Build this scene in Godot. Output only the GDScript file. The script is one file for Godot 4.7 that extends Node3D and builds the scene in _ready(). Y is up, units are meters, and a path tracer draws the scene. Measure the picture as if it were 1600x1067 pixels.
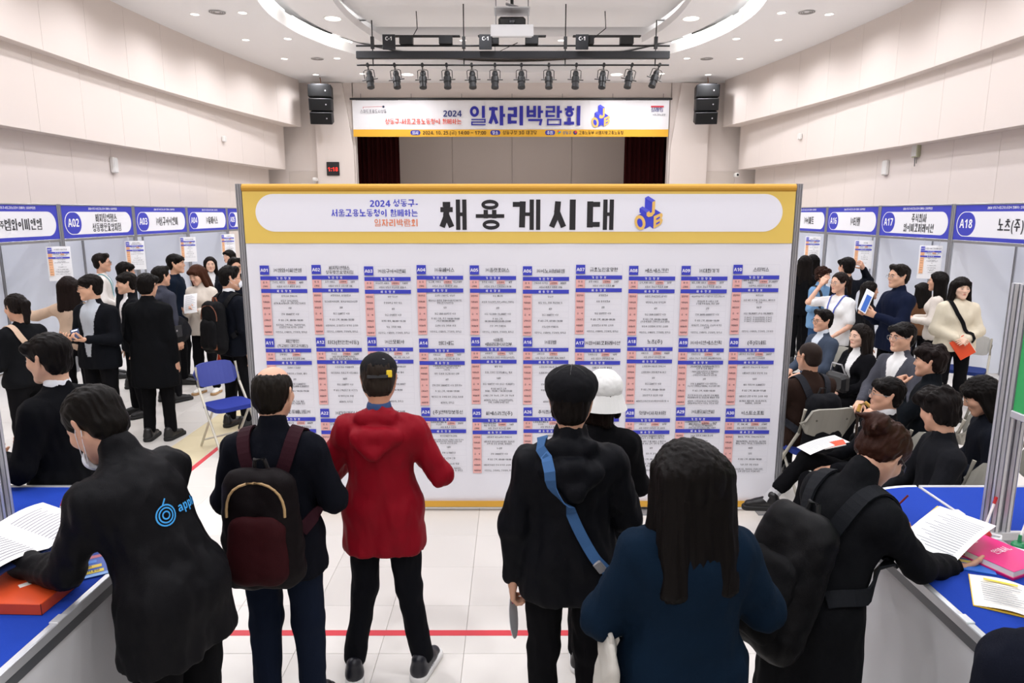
extends Node3D
# A job fair in a hall: camera, light and exposure first, then the hall, the things in it, then the people.

func _ready() -> void:
	var cam := Camera3D.new(); cam.name = "camera"; add_child(cam)
	cam.position = Vector3(0, 2.29, 0); cam.rotation.x = -atan(200.0 / 1067.0); cam.fov = rad_to_deg(2.0 * atan(533.5 / 1067.0)); cam.near = 0.05; cam.far = 80; cam.current = true
	var we := WorldEnvironment.new(); we.name = "environment"; add_child(we)
	var env := Environment.new(); we.environment = env
	env.background_mode = Environment.BG_COLOR; env.background_color = Color(0.02, 0.02, 0.02)
	env.tonemap_mode = Environment.TONE_MAPPER_LINEAR; env.tonemap_exposure = EXPOSURE
	env.sdfgi_enabled = true; env.ssao_enabled = true; env.ssil_enabled = true
	cloth_normal = noise_tex(0.09, true, 256, 3.0); wall_normal = noise_tex(0.25, true, 256, 2.0)
	font_bold = SystemFont.new(); font_bold.font_names = PackedStringArray(["Droid Sans"]); font_bold.font_weight = 700
	font_plain = SystemFont.new(); font_plain.font_names = PackedStringArray(["Droid Sans"])
	var zero := glyph("0", true); var lo := 9.0
	for v in zero.v: lo = minf(lo, v.y)
	base_y = lo + 0.01
	build_lights()
	build_floor(); build_walls(); build_ceiling(); build_stage_things()
	build_board(); build_booths()
	counter(-1, "blue topped white counter with rounded corner where the orange box lies"); counter(1, "blue topped white counter with rounded corner where the pink book lies")
	build_counter_things()
	print("objects ", Time.get_ticks_msec())
	build_protos()
	print("protos ", Time.get_ticks_msec())
	build_people()
	finish_jobs()
	print("people ", Time.get_ticks_msec())
const EXPOSURE := 0.72
# ------------------------------------------------------------------ helpers
var mats := {}
var names := {}
var jobs := []
var cloth_normal: NoiseTexture2D
var wall_normal: NoiseTexture2D

func noise_tex(freq: float, normal := false, size := 256, strength := 4.0) -> NoiseTexture2D:
	var n := FastNoiseLite.new(); n.seed = 7; n.frequency = freq; n.fractal_octaves = 3
	var t := NoiseTexture2D.new(); t.noise = n; t.width = size; t.height = size; t.seamless = true
	t.as_normal_map = normal; t.bump_strength = strength
	return t

func M(col: String, rough := 0.8, metal := 0.0, kind := "") -> StandardMaterial3D:
	var key := "%s|%.2f|%.2f|%s" % [col, rough, metal, kind]
	if mats.has(key): return mats[key]
	var m := StandardMaterial3D.new()
	m.albedo_color = Color(col); m.roughness = rough; m.metallic = metal
	if kind == "cloth":
		m.normal_enabled = true; m.normal_texture = cloth_normal; m.normal_scale = 0.5
		m.uv1_triplanar = true; m.uv1_scale = Vector3(9, 9, 9); m.metallic_specular = 0.22
	elif kind == "plaster":
		m.normal_enabled = true; m.normal_texture = wall_normal; m.normal_scale = 0.25
		m.uv1_triplanar = true; m.uv1_scale = Vector3(2, 2, 2); m.uv1_world_triplanar = true
	elif kind == "skin":
		m.subsurf_scatter_enabled = true; m.subsurf_scatter_strength = 0.08
	elif kind == "hair":
		m.metallic_specular = 0.2; m.normal_enabled = true; m.normal_texture = cloth_normal; m.normal_scale = 0.35; m.uv1_triplanar = true; m.uv1_scale = Vector3(30, 5, 30)
	elif kind == "glow":
		m.emission_enabled = true; m.emission = Color(col); m.emission_energy_multiplier = 6.0
	elif kind == "faint_glow":
		m.emission_enabled = true; m.emission = Color(col); m.emission_energy_multiplier = 1.2
	elif kind == "glass":
		m.transparency = BaseMaterial3D.TRANSPARENCY_ALPHA; m.albedo_color.a = 0.12
	m.cull_mode = BaseMaterial3D.CULL_DISABLED
	mats[key] = m
	return m

func numbered(called: String) -> String:
	if not names.has(called):
		names[called] = 0
		return called
	names[called] += 1
	return "%s_%03d" % [called, names[called]]

func tag(o: Node3D, label: String, category: String, group := "") -> Node3D:
	o.set_meta("label", label); o.set_meta("category", category)
	if group != "": o.set_meta("group", group)
	return o

func thing(called: String, label: String, category: String, at := Vector3.ZERO, yaw := 0.0, group := "") -> Node3D:
	var o := Node3D.new(); o.name = numbered(called); add_child(o)
	o.position = at; o.rotation.y = deg_to_rad(yaw)
	return tag(o, label, category, group)

func struct(called: String, label := "") -> Node3D:
	var o := Node3D.new(); o.name = numbered(called); add_child(o); o.set_meta("kind", "structure")
	if label != "": o.set_meta("label", label)
	return o

func part(parent: Node, called: String, mesh: Mesh, m: Material, at := Vector3.ZERO, basis := Basis.IDENTITY) -> MeshInstance3D:
	var o := MeshInstance3D.new(); o.name = called; o.mesh = mesh; o.material_override = m
	o.transform = Transform3D(basis, at)
	parent.add_child(o, true)
	return o

func arr_mesh(v: PackedVector3Array, n: PackedVector3Array, idx := PackedInt32Array()) -> ArrayMesh:
	var a := []; a.resize(Mesh.ARRAY_MAX)
	a[Mesh.ARRAY_VERTEX] = v; a[Mesh.ARRAY_NORMAL] = n
	if idx.size() > 0: a[Mesh.ARRAY_INDEX] = idx
	var m := ArrayMesh.new()
	if v.size() > 0: m.add_surface_from_arrays(Mesh.PRIMITIVE_TRIANGLES, a)
	return m

# triangle soup builder -------------------------------------------------
class Tri:
	var v := PackedVector3Array()
	var n := PackedVector3Array()
	func quad(a: Vector3, b: Vector3, c: Vector3, d: Vector3) -> void:   # counter-clockwise seen from outside
		var nn := (b - a).cross(c - a).normalized()
		if nn == Vector3.ZERO: nn = (c - a).cross(d - a).normalized()
		for p in [a, c, b, a, d, c]: v.append(p)
		for i in 6: n.append(nn)
	func tri(a: Vector3, b: Vector3, c: Vector3) -> void:
		var nn := (b - a).cross(c - a).normalized()
		for p in [a, c, b]: v.append(p)
		for i in 3: n.append(nn)
	func box(c: Vector3, s: Vector3, bs := Basis.IDENTITY, bev := 0.0) -> void:
		var h := s / 2
		if bev <= 0.0:
			var P := func(x, y, z): return c + bs * Vector3(h.x * x, h.y * y, h.z * z)
			quad(P.call(-1, -1, 1), P.call(1, -1, 1), P.call(1, 1, 1), P.call(-1, 1, 1))
			quad(P.call(1, -1, -1), P.call(-1, -1, -1), P.call(-1, 1, -1), P.call(1, 1, -1))
			quad(P.call(1, -1, 1), P.call(1, -1, -1), P.call(1, 1, -1), P.call(1, 1, 1))
			quad(P.call(-1, -1, -1), P.call(-1, -1, 1), P.call(-1, 1, 1), P.call(-1, 1, -1))
			quad(P.call(-1, 1, 1), P.call(1, 1, 1), P.call(1, 1, -1), P.call(-1, 1, -1))
			quad(P.call(-1, -1, -1), P.call(1, -1, -1), P.call(1, -1, 1), P.call(-1, -1, 1))
		else:
			# chamfered: extrude an octagon-cornered profile in z with chamfered ends
			var b := minf(bev, minf(h.x, minf(h.y, h.z)) * 0.99)
			var prof := [Vector2(h.x - b, -h.y), Vector2(h.x, -h.y + b), Vector2(h.x, h.y - b), Vector2(h.x - b, h.y), Vector2(-h.x + b, h.y), Vector2(-h.x, h.y - b), Vector2(-h.x, -h.y + b), Vector2(-h.x + b, -h.y)]
			var rings := []
			for zz in [[-h.z, b], [-h.z + b, 0.0], [h.z - b, 0.0], [h.z, b]]:
				var ring := []
				for q in prof:
					var f := Vector2(1.0 - zz[1] / h.x, 1.0 - zz[1] / h.y)
					ring.append(c + bs * Vector3(q.x * f.x, q.y * f.y, zz[0]))
				rings.append(ring)
			for i in 3:
				for j in 8:
					var k := (j + 1) % 8
					quad(rings[i][j], rings[i][k], rings[i + 1][k], rings[i + 1][j])
			for j in range(1, 7):
				tri(rings[3][0], rings[3][j], rings[3][j + 1])
				tri(rings[0][0], rings[0][j + 1], rings[0][j])
	func tube(pts: Array, r: float, sides := 8, r_end := -1.0) -> void:
		var last := []
		var up := Vector3.UP
		for i in pts.size():
			var t: Vector3 = (pts[mini(i + 1, pts.size() - 1)] - pts[maxi(i - 1, 0)]).normalized()
			if absf(t.dot(up)) > 0.95: up = Vector3.RIGHT
			var x := t.cross(up).normalized()
			var y := t.cross(x).normalized()
			var rr := r if r_end < 0 else lerpf(r, r_end, float(i) / (pts.size() - 1))
			var ring := []
			for k in sides:
				var an := TAU * k / sides
				ring.append(pts[i] + (x * cos(an) + y * sin(an)) * rr)
			if i > 0:
				for k in sides:
					var k2 := (k + 1) % sides
					quad(last[k], ring[k], ring[k2], last[k2])
			else:
				for k in range(1, sides - 1): tri(ring[0], ring[k], ring[k + 1])
			last = ring
		for k in range(1, sides - 1): tri(last[0], last[k + 1], last[k])
	# extrude a polygon (x,y) between z0 and z1
	func prism(poly: PackedVector2Array, z0: float, z1: float, tf := Transform3D.IDENTITY) -> void:
		if Geometry2D.is_polygon_clockwise(poly):
			poly = poly.duplicate(); poly.reverse()
		var ix := Geometry2D.triangulate_polygon(poly)
		for i in range(0, ix.size(), 3):
			var a := poly[ix[i]]; var b := poly[ix[i + 1]]; var c := poly[ix[i + 2]]
			if (b - a).cross(c - a) < 0:
				var t := b; b = c; c = t
			tri(tf * Vector3(a.x, a.y, z1), tf * Vector3(b.x, b.y, z1), tf * Vector3(c.x, c.y, z1))
			tri(tf * Vector3(a.x, a.y, z0), tf * Vector3(c.x, c.y, z0), tf * Vector3(b.x, b.y, z0))
		for i in poly.size():
			var a := poly[i]; var b := poly[(i + 1) % poly.size()]
			quad(tf * Vector3(a.x, a.y, z0), tf * Vector3(b.x, b.y, z0), tf * Vector3(b.x, b.y, z1), tf * Vector3(a.x, a.y, z1))
	# lathe: profile of (radius, y)
	func lathe(prof: Array, sides := 20, tf := Transform3D.IDENTITY) -> void:
		for i in prof.size() - 1:
			for k in sides:
				var a0 := TAU * k / sides; var a1 := TAU * (k + 1) / sides
				var p0: Vector2 = prof[i]; var p1: Vector2 = prof[i + 1]
				quad(tf * Vector3(p0.x * cos(a0), p0.y, -p0.x * sin(a0)), tf * Vector3(p0.x * cos(a1), p0.y, -p0.x * sin(a1)), tf * Vector3(p1.x * cos(a1), p1.y, -p1.x * sin(a1)), tf * Vector3(p1.x * cos(a0), p1.y, -p1.x * sin(a0)))
	func mesh() -> ArrayMesh:
		var a := []; a.resize(Mesh.ARRAY_MAX)
		a[Mesh.ARRAY_VERTEX] = v; a[Mesh.ARRAY_NORMAL] = n
		var m := ArrayMesh.new()
		m.add_surface_from_arrays(Mesh.PRIMITIVE_TRIANGLES, a)
		return m

func rounded(w: float, h: float, r: float, seg := 6) -> PackedVector2Array:
	var p := PackedVector2Array()
	for c in [[w / 2 - r, h / 2 - r, 0], [-w / 2 + r, h / 2 - r, 1], [-w / 2 + r, -h / 2 + r, 2], [w / 2 - r, -h / 2 + r, 3]]:
		for i in seg + 1:
			var a: float = (c[2] + float(i) / seg) * PI / 2
			p.append(Vector2(c[0] + cos(a) * r, c[1] + sin(a) * r))
	return p

func ellipse(a: float, b: float, n := 24) -> PackedVector2Array:
	var p := PackedVector2Array()
	for i in n: p.append(Vector2(a * cos(TAU * i / n), b * sin(TAU * i / n)))
	return p

var box_cache := {}
func box_mesh(s: Vector3, bev := 0.0) -> ArrayMesh:
	var k := "%v %f" % [s, bev]
	if not box_cache.has(k):
		var t := Tri.new(); t.box(Vector3.ZERO, s, Basis.IDENTITY, bev); box_cache[k] = t.mesh()
	return box_cache[k]

func bx(parent: Node, called: String, m: Material, c: Vector3, s: Vector3, bev := 0.0, bs := Basis.IDENTITY) -> MeshInstance3D:
	return part(parent, called, box_mesh(s, bev), m, c, bs)

# ------------------------------------------------------------------ lettering
const CHO := "ㄱㄲㄴㄷㄸㄹㅁㅂㅃㅅㅆㅇㅈㅉㅊㅋㅌㅍㅎ"
const JONG := " ㄱㄲㄳㄴㄵㄶㄷㄹㄺㄻㄼㄽㄾㄿㅀㅁㅂㅄㅅㅆㅇㅈㅊㅋㅌㅍㅎ"
const JUNG := "ㅏㅐㅑㅒㅓㅔㅕㅖㅗㅘㅙㅚㅛㅜㅝㅞㅟㅠㅡㅢㅣ"
var JAMO := {
	"ㄱ": [[0, 1, 1, 1, .92, 0]], "ㄴ": [[0, 1, 0, 0, 1, 0]], "ㄷ": [[1, 1, 0, 1, 0, 0, 1, 0]],
	"ㄹ": [[0, 1, 1, 1, 1, .5, 0, .5, 0, 0, 1, 0]], "ㅁ": [[0, 1, 1, 1, 1, 0, 0, 0, 0, 1]],
	"ㅂ": [[0, 1, 0, 0, 1, 0, 1, 1], [0, .52, 1, .52]], "ㅅ": [[.5, 1, .42, .5, 0, 0], [.48, .6, 1, 0]],
	"ㅇ": [["o", .5, .5, .5, .5]], "ㅈ": [[0, 1, 1, 1], [.5, 1, .4, .5, 0, 0], [.5, .6, 1, 0]],
	"ㅊ": [[.32, 1, .68, 1], [0, .74, 1, .74], [.5, .74, .4, .38, 0, 0], [.5, .45, 1, 0]],
	"ㅋ": [[0, 1, 1, 1, .92, 0], [0, .52, .95, .52]], "ㅌ": [[1, 1, 0, 1, 0, 0, 1, 0], [0, .5, .95, .5]],
	"ㅍ": [[0, 1, 1, 1], [0, 0, 1, 0], [.3, 1, .3, 0], [.7, 1, .7, 0]],
	"ㅎ": [[.32, 1, .68, 1], [0, .76, 1, .76], ["o", .5, .28, .38, .28]],
	"ㅏ": [[.35, 1, .35, 0], [.35, .52, 1, .52]], "ㅑ": [[.35, 1, .35, 0], [.35, .66, 1, .66], [.35, .38, 1, .38]],
	"ㅓ": [[.8, 1, .8, 0], [0, .52, .8, .52]], "ㅕ": [[.8, 1, .8, 0], [0, .66, .8, .66], [0, .38, .8, .38]],
	"ㅣ": [[.6, 1, .6, 0]], "ㅐ": [[.2, 1, .2, 0], [.85, 1, .85, 0], [.2, .52, .85, .52]],
	"ㅔ": [[.34, 1, .34, 0], [1, 1, 1, 0], [-.25, .52, .34, .52]], "ㅖ": [[.34, 1, .34, 0], [1, 1, 1, 0], [-.25, .66, .34, .66], [-.25, .38, .34, .38]],
	"ㅒ": [[.2, 1, .2, 0], [.85, 1, .85, 0], [.2, .66, .85, .66], [.2, .38, .85, .38]],
	"ㅗ": [[0, .1, 1, .1], [.5, .1, .5, 1]], "ㅛ": [[0, .1, 1, .1], [.33, .1, .33, 1], [.67, .1, .67, 1]],
	"ㅜ": [[0, .9, 1, .9], [.5, .9, .5, 0]], "ㅠ": [[0, .9, 1, .9], [.33, .9, .33, 0], [.67, .9, .67, 0]], "ㅡ": [[0, .5, 1, .5]]}
const SPLIT := {"ㅘ": "ㅗㅏ", "ㅙ": "ㅗㅐ", "ㅚ": "ㅗㅣ", "ㅝ": "ㅜㅓ", "ㅞ": "ㅜㅔ", "ㅟ": "ㅜㅣ", "ㅢ": "ㅡㅣ"}
const DOUBLE := {"ㄲ": "ㄱㄱ", "ㄸ": "ㄷㄷ", "ㅃ": "ㅂㅂ", "ㅆ": "ㅅㅅ", "ㅉ": "ㅈㅈ", "ㄳ": "ㄱㅅ", "ㄵ": "ㄴㅈ", "ㄶ": "ㄴㅎ", "ㄺ": "ㄹㄱ", "ㄻ": "ㄹㅁ", "ㄼ": "ㄹㅂ", "ㄽ": "ㄹㅅ", "ㄾ": "ㄹㅌ", "ㄿ": "ㄹㅍ", "ㅀ": "ㄹㅎ", "ㅄ": "ㅂㅅ"}
var latin := {}
var font_bold: SystemFont
var font_plain: SystemFont

# strokes of one jamo drawn into box [x0,y0,x1,y1] (already inset by half the stroke)
func jamo(t: Tri, j: String, x0: float, y0: float, x1: float, y1: float, w: float, o: Vector3, fine: bool) -> void:
	if DOUBLE.has(j):
		var m := (x0 + x1) / 2
		jamo(t, DOUBLE[j][0], x0, y0, m - w * 0.7, y1, w, o, fine); jamo(t, DOUBLE[j][1], m + w * 0.7, y0, x1, y1, w, o, fine)
		return
	# crowded letters take a thinner stroke
	var cap := (y1 - y0 + w) / (4.7 if j in "ㄹㅌ" else (3.9 if j in "ㅁㅂㄷㅎㅊㅋㅍㅈ" else 2.6))
	if w > cap and j in "ㄹㅌㅁㅂㄷㅎㅊㅋㅍㅈㅇㄱㄴㅅ":
		var e := (w - cap) / 2; x0 -= e; x1 += e; y0 -= e; y1 += e; w = cap
	if j in "ㅐㅔㅒㅖ":
		var cv := (x1 - x0 + w) / 3.3
		if w > cv:
			var e := (w - cv) / 2; x0 -= e; x1 += e; y0 -= e; y1 += e; w = cv
	for s in JAMO[j]:
		if s[0] is String:
			var cx := lerpf(x0, x1, s[1]); var cy := lerpf(y0, y1, s[2]); var ra: float = s[3] * (x1 - x0); var rb: float = s[4] * (y1 - y0)
			if ra > rb * 2.2: ra = rb * 2.2
			if rb > ra * 1.2: rb = ra * 1.2
			var n := 20 if fine else 8
			for i in n:
				var a0 := TAU * i / n; var a1 := TAU * (i + 1) / n
				var h := w / 2 * 0.9
				t.quad(o + Vector3(cx + (ra - h) * cos(a0), cy + (rb - h) * sin(a0), 0), o + Vector3(cx + (ra + h) * cos(a0), cy + (rb + h) * sin(a0), 0), o + Vector3(cx + (ra + h) * cos(a1), cy + (rb + h) * sin(a1), 0), o + Vector3(cx + (ra - h) * cos(a1), cy + (rb - h) * sin(a1), 0))
		else:
			for i in range(0, s.size() - 2, 2):
				var a := Vector2(lerpf(x0, x1, s[i]), lerpf(y0, y1, s[i + 1])); var b := Vector2(lerpf(x0, x1, s[i + 2]), lerpf(y0, y1, s[i + 3]))
				bar(t, a, b, w, o)

var stroke_n := 0
func bar(t: Tri, a: Vector2, b: Vector2, w: float, o: Vector3) -> void:
	stroke_n += 1; o.z += (stroke_n % 9) * 0.00015   # strokes lie over each other like ink, never in one plane
	var hz := absf((b - a).normalized().x)
	w *= lerpf(1.0, 0.82, hz)
	var d := (b - a).normalized() * w / 2
	var e := Vector2(-d.y, d.x)
	var p := [a - d - e, b + d - e, b + d + e, a - d + e]
	t.quad(o + Vector3(p[0].x, p[0].y, 0), o + Vector3(p[1].x, p[1].y, 0), o + Vector3(p[2].x, p[2].y, 0), o + Vector3(p[3].x, p[3].y, 0))

func syllable(t: Tri, code: int, x: float, y: float, wd: float, h: float, wt: float, fine: bool) -> void:
	var i := code - 0xAC00
	var L := CHO[i / 588]; var V := JUNG[(i % 588) / 28]; var T := JONG[i % 28]
	var w := wt * h
	var fin := T != " "
	if fin and w > 0.12 * h: w *= 0.85 if not (V in "ㅗㅛㅜㅠㅡ") else 0.74
	var o := Vector3(x, y, 0)
	var B := func(j: String, a: float, b: float, c: float, d: float):
		jamo(t, j, a * wd + w / 2, b * h + w / 2, c * wd - w / 2, d * h - w / 2, w, o, fine)
	if fin: B.call(T, .12, 0, .95, .34)
	if SPLIT.has(V):
		var hv: String = SPLIT[V][0]; var vv: String = SPLIT[V][1]
		if fin: B.call(L, .04, .64, .58, 1); B.call(hv, 0, .38, .62, .62); B.call(vv, .66, .38, 1, 1)
		else: B.call(L, .04, .42, .6, 1); B.call(hv, 0, .0, .62, .4); B.call(vv, .66, 0, 1, 1)
	elif V in "ㅗㅛㅜㅠㅡ":
		if fin:
			if V in "ㅗㅛ": B.call(L, .12, .66, .88, 1); B.call(V, 0, .37, 1, .66)
			elif V == "ㅡ": B.call(L, .12, .58, .88, 1); B.call(V, 0, .36, 1, .56)
			else: B.call(L, .12, .66, .88, 1); B.call(V, 0, .34, 1, .64)
		else:
			if V == "ㅡ": B.call(L, .1, .3, .9, 1); B.call(V, 0, 0, 1, .2)
			else: B.call(L, .12, .46, .88, 1); B.call(V, 0, 0, 1, .46)
	else:
		var c := .5 if V in "ㅐㅔㅒㅖ" else .58
		if fin: B.call(L, .04, .42, c, 1); B.call(V, c + .02, .38, 1, 1)
		else: B.call(L, .04, .08, c, .94); B.call(V, c + .02, 0, 1, 1)

func glyph(c: String, bold: bool) -> Dictionary:
	var k := c + ("b" if bold else "p")
	if latin.has(k): return latin[k]
	var tm := TextMesh.new()
	tm.font = font_bold if bold else font_plain
	tm.font_size = 32; tm.pixel_size = 1.0 / 32; tm.depth = 0.05; tm.curve_step = 3.0
	tm.horizontal_alignment = HORIZONTAL_ALIGNMENT_LEFT; tm.vertical_alignment = VERTICAL_ALIGNMENT_BOTTOM
	tm.text = c
	var a := tm.get_mesh_arrays()
	var out := PackedVector3Array()
	if a.size() > 0 and a[0] != null:
		var vs: PackedVector3Array = a[Mesh.ARRAY_VERTEX]; var ns: PackedVector3Array = a[Mesh.ARRAY_NORMAL]
		var ix: PackedInt32Array = a[Mesh.ARRAY_INDEX] if a[Mesh.ARRAY_INDEX] != null else PackedInt32Array(range(vs.size()))
		for i in range(0, ix.size(), 3):
			if ns[ix[i]].z > 0.9:
				for q in 3: out.append(Vector3(vs[ix[i + q]].x, vs[ix[i + q]].y, 0))
	var f: Font = tm.font
	latin[k] = {"v": out, "w": f.get_string_size(c, HORIZONTAL_ALIGNMENT_LEFT, -1, 32).x / 32.0}
	return latin[k]

# write a line: (x,y) is the left/centre/right of its baseline, h the letter height; condense scales the advance
func write(t: Tri, s: String, x: float, y: float, h: float, wt := 0.13, align := 0, condense := 0.92, bold := true, gap := 0.08) -> float:
	var wid := 0.0
	for c in s:
		wid += advance(c, h, condense, bold, gap)
	var cx := x - (wid / 2 if align == 1 else (wid if align == 2 else 0.0))
	var fine := h > 0.05
	for c in s:
		var ad := advance(c, h, condense, bold, gap)
		var code := c.unicode_at(0)
		if code >= 0xAC00 and code <= 0xD7A3: syllable(t, code, cx, y, h * condense, h, wt, fine)
		elif code == 0x321C:   # company sign: a small syllable in brackets
			bar(t, Vector2(cx + h * .1, y + h * .9), Vector2(cx + h * .1, y + h * .1), wt * h * .6, Vector3.ZERO)
			bar(t, Vector2(cx + h * .82, y + h * .9), Vector2(cx + h * .82, y + h * .1), wt * h * .6, Vector3.ZERO)
			syllable(t, "주".unicode_at(0), cx + h * .2, y + h * .2, h * .52, h * .6, wt, fine)
		elif c != " ":
			var g := glyph(c, bold)
			var sc := h / 0.74 * 0.92
			for p in g.v: t.v.append(Vector3(cx + p.x * sc * condense / 0.92, y + (p.y - base_y) * sc, 0)); t.n.append(Vector3(0, 0, 1))
		cx += ad
	return wid
var base_y := 0.0
func advance(c: String, h: float, condense: float, bold: bool, gap: float) -> float:
	var code := c.unicode_at(0)
	if code >= 0xAC00 and code <= 0xD7A3: return h * (condense + gap)
	if code == 0x321C: return h * (condense + gap)
	if c == " ": return h * 0.35
	return glyph(c, bold).w * h / 0.74 * condense

func letters(parent: Node, called: String, m: Material, s: String, x: float, y: float, z: float, h: float, wt := 0.13, align := 0, condense := 0.92) -> MeshInstance3D:
	var t := Tri.new()
	write(t, s, x, y, h, wt, align, condense)
	return part(parent, called, t.mesh(), m, Vector3(0, 0, z))

func flat_poly(parent: Node, called: String, m: Material, poly: PackedVector2Array, at: Vector3, thick := 0.0008) -> MeshInstance3D:
	var t := Tri.new(); t.prism(poly, 0, thick)
	return part(parent, called, t.mesh(), m, at)
# ------------------------------------------------------------------ smooth shapes (distance fields meshed as surface nets)
class Field:
	var typ := PackedInt32Array()
	var op := PackedInt32Array()
	var a := PackedVector3Array()
	var b := PackedVector3Array()
	var n := PackedVector3Array()
	var r1 := PackedFloat32Array()
	var r2 := PackedFloat32Array()
	var fl := PackedFloat32Array()
	var k := PackedFloat32Array()
	func bone(p: Vector3, q: Vector3, ra: float, rb: float, kk := 0.03, flat := 1.0, axis := Vector3.BACK, sub := 0) -> void:
		typ.append(0); op.append(sub); a.append(p); b.append(q); n.append(axis.normalized()); r1.append(ra); r2.append(rb); fl.append(flat); k.append(kk)
	func ell(c: Vector3, r: Vector3, kk := 0.02, sub := 0) -> void:
		typ.append(1); op.append(sub); a.append(c); b.append(r); n.append(Vector3.ZERO); r1.append(0); r2.append(0); fl.append(1); k.append(kk)
	func cut(c: Vector3, nn: Vector3, kk := 0.01) -> void:   # removes the side that nn points to
		typ.append(2); op.append(1); a.append(c); b.append(Vector3.ZERO); n.append(nn.normalized()); r1.append(0); r2.append(0); fl.append(1); k.append(kk)
	func dist(i: int, p: Vector3) -> float:
		if typ[i] == 0:
			var q := p - a[i]
			var ba := b[i] - a[i]
			if fl[i] < 1.0: q += n[i] * (q.dot(n[i]) * (1.0 / fl[i] - 1.0))
			var l := ba.length_squared()
			var h := clampf(q.dot(ba) / l, 0, 1) if l > 0.0 else 0.0
			return ((q - ba * h).length() - lerpf(r1[i], r2[i], h)) * fl[i]
		if typ[i] == 1:
			var r := b[i]
			return ((p - a[i]) / r).length() * minf(r.x, minf(r.y, r.z)) - minf(r.x, minf(r.y, r.z))
		return -(p - a[i]).dot(n[i])
	func eval(p: Vector3) -> float:
		var f := 0.5
		for i in typ.size():
			var d := dist(i, p)
			if op[i] == 0:
				var e := maxf(k[i] - absf(f - d), 0.0)
				f = minf(f, d) - e * e * 0.25 / k[i]
			else:
				d = -d
				var e := maxf(k[i] - absf(f - d), 0.0)
				f = maxf(f, d) + e * e * 0.25 / k[i]
		return f
	func hit(from: Vector3, dir: Vector3, lim := 1.0) -> Vector3:
		var t := 0.0
		for i in 60:
			var d := eval(from + dir * t)
			if d < 0.0008: break
			t += d * 0.8
			if t > lim: break
		return from + dir * t
	func box() -> AABB:
		var r := AABB(a[0], Vector3.ZERO)
		for i in typ.size():
			if op[i]: continue
			if typ[i] == 0:
				var m := maxf(r1[i], r2[i])
				r = r.merge(AABB(a[i] - Vector3.ONE * m, Vector3.ONE * 2 * m)).merge(AABB(b[i] - Vector3.ONE * m, Vector3.ONE * 2 * m))
			else: r = r.merge(AABB(a[i] - b[i], b[i] * 2))
		return r
	# vertices, normals, indices; amp/freq add folds
	func mesh(c: float, amp := 0.0, freq := 6.0, stretch := Vector3.ONE, sd := 1) -> Array:
		var bb := box().grow(c * 2.5 + 0.012)
		var o := bb.position
		var nx := int(bb.size.x / c) + 2; var ny := int(bb.size.y / c) + 2; var nz := int(bb.size.z / c) + 2
		var g := PackedFloat32Array(); g.resize(nx * ny * nz); g.fill(0.3)
		for i in typ.size():
			var kk := k[i]; var kq := 0.25 / kk
			var A := a[i]; var Bv := b[i]
			var lo := Vector3.ZERO; var hi := Vector3(nx - 1, ny - 1, nz - 1)
			if typ[i] == 0:
				var m := maxf(r1[i], r2[i]) + kk + c * 2
				lo = ((A.min(Bv) - Vector3.ONE * m - o) / c).floor().max(Vector3.ZERO)
				hi = ((A.max(Bv) + Vector3.ONE * m - o) / c).ceil().min(hi)
			elif typ[i] == 1:
				lo = ((A - Bv - Vector3.ONE * (kk + c * 2) - o) / c).floor().max(Vector3.ZERO)
				hi = ((A + Bv + Vector3.ONE * (kk + c * 2) - o) / c).ceil().min(hi)
			var x0 := int(lo.x); var x1 := int(hi.x) + 1
			var ba := Bv - A; var l2 := ba.length_squared(); var inv := 1.0 / l2 if l2 > 0.0 else 0.0
			var N := n[i]; var fi := fl[i]; var gg := 1.0 / fi - 1.0; var ra := r1[i]; var dr := r2[i] - r1[i]
			var t := typ[i]; var sub := op[i] == 1
			var mr := minf(Bv.x, minf(Bv.y, Bv.z)); var ir := Vector3.ONE / Bv if t == 1 else Vector3.ZERO
			for z in range(int(lo.z), int(hi.z) + 1):
				for y in range(int(lo.y), int(hi.y) + 1):
					var id := (z * ny + y) * nx + x0
					var q := Vector3(o.x + x0 * c, o.y + y * c, o.z + z * c) - A
					var rest := x1 - x0
					var band := kk + c * 2.0
					if t == 2 and absf(N.x) < 0.001 and q.dot(N) < -band: continue
					while rest > 0:
						var d: float
						if t == 0:
							var w := q
							if gg > 0.0: w += N * (w.dot(N) * gg)
							var h := clampf(w.dot(ba) * inv, 0.0, 1.0)
							d = ((w - ba * h).length() - (ra + dr * h)) * fi
						elif t == 1: d = ((q * ir).length() - 1.0) * mr
						else: d = -q.dot(N)
						if d > band:
							var n2 := maxi(int((d - band) / c), 1)
							id += n2; q.x += c * n2; rest -= n2
							continue
						var f := g[id]
						if sub:
							d = -d
							var e := kk - absf(f - d)
							if e > 0.0: g[id] = maxf(f, d) + e * e * kq
							elif d > f: g[id] = d
						else:
							var e := kk - absf(f - d)
							if e > 0.0: g[id] = minf(f, d) - e * e * kq
							elif d < f: g[id] = d
							if d < -band:
								var n3 := mini(int((-d - band) / c), rest - 1)
								for j in n3:
									id += 1; q.x += c; rest -= 1
									if g[id] > -band: g[id] = -band
						id += 1
						rest -= 1
						q.x += c
		# surface nets by crossed edges
		var cellv := {}
		var V := PackedVector3Array(); var cnt := PackedInt32Array(); var idx := PackedInt32Array()
		var st := [1, nx, nx * ny]
		var lim := c * 2.0
		var offs := [[0, -st[1], -st[1] - st[2], -st[2]], [0, -st[2], -st[2] - st[0], -st[0]], [0, -st[0], -st[0] - st[1], -st[1]]]
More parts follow.
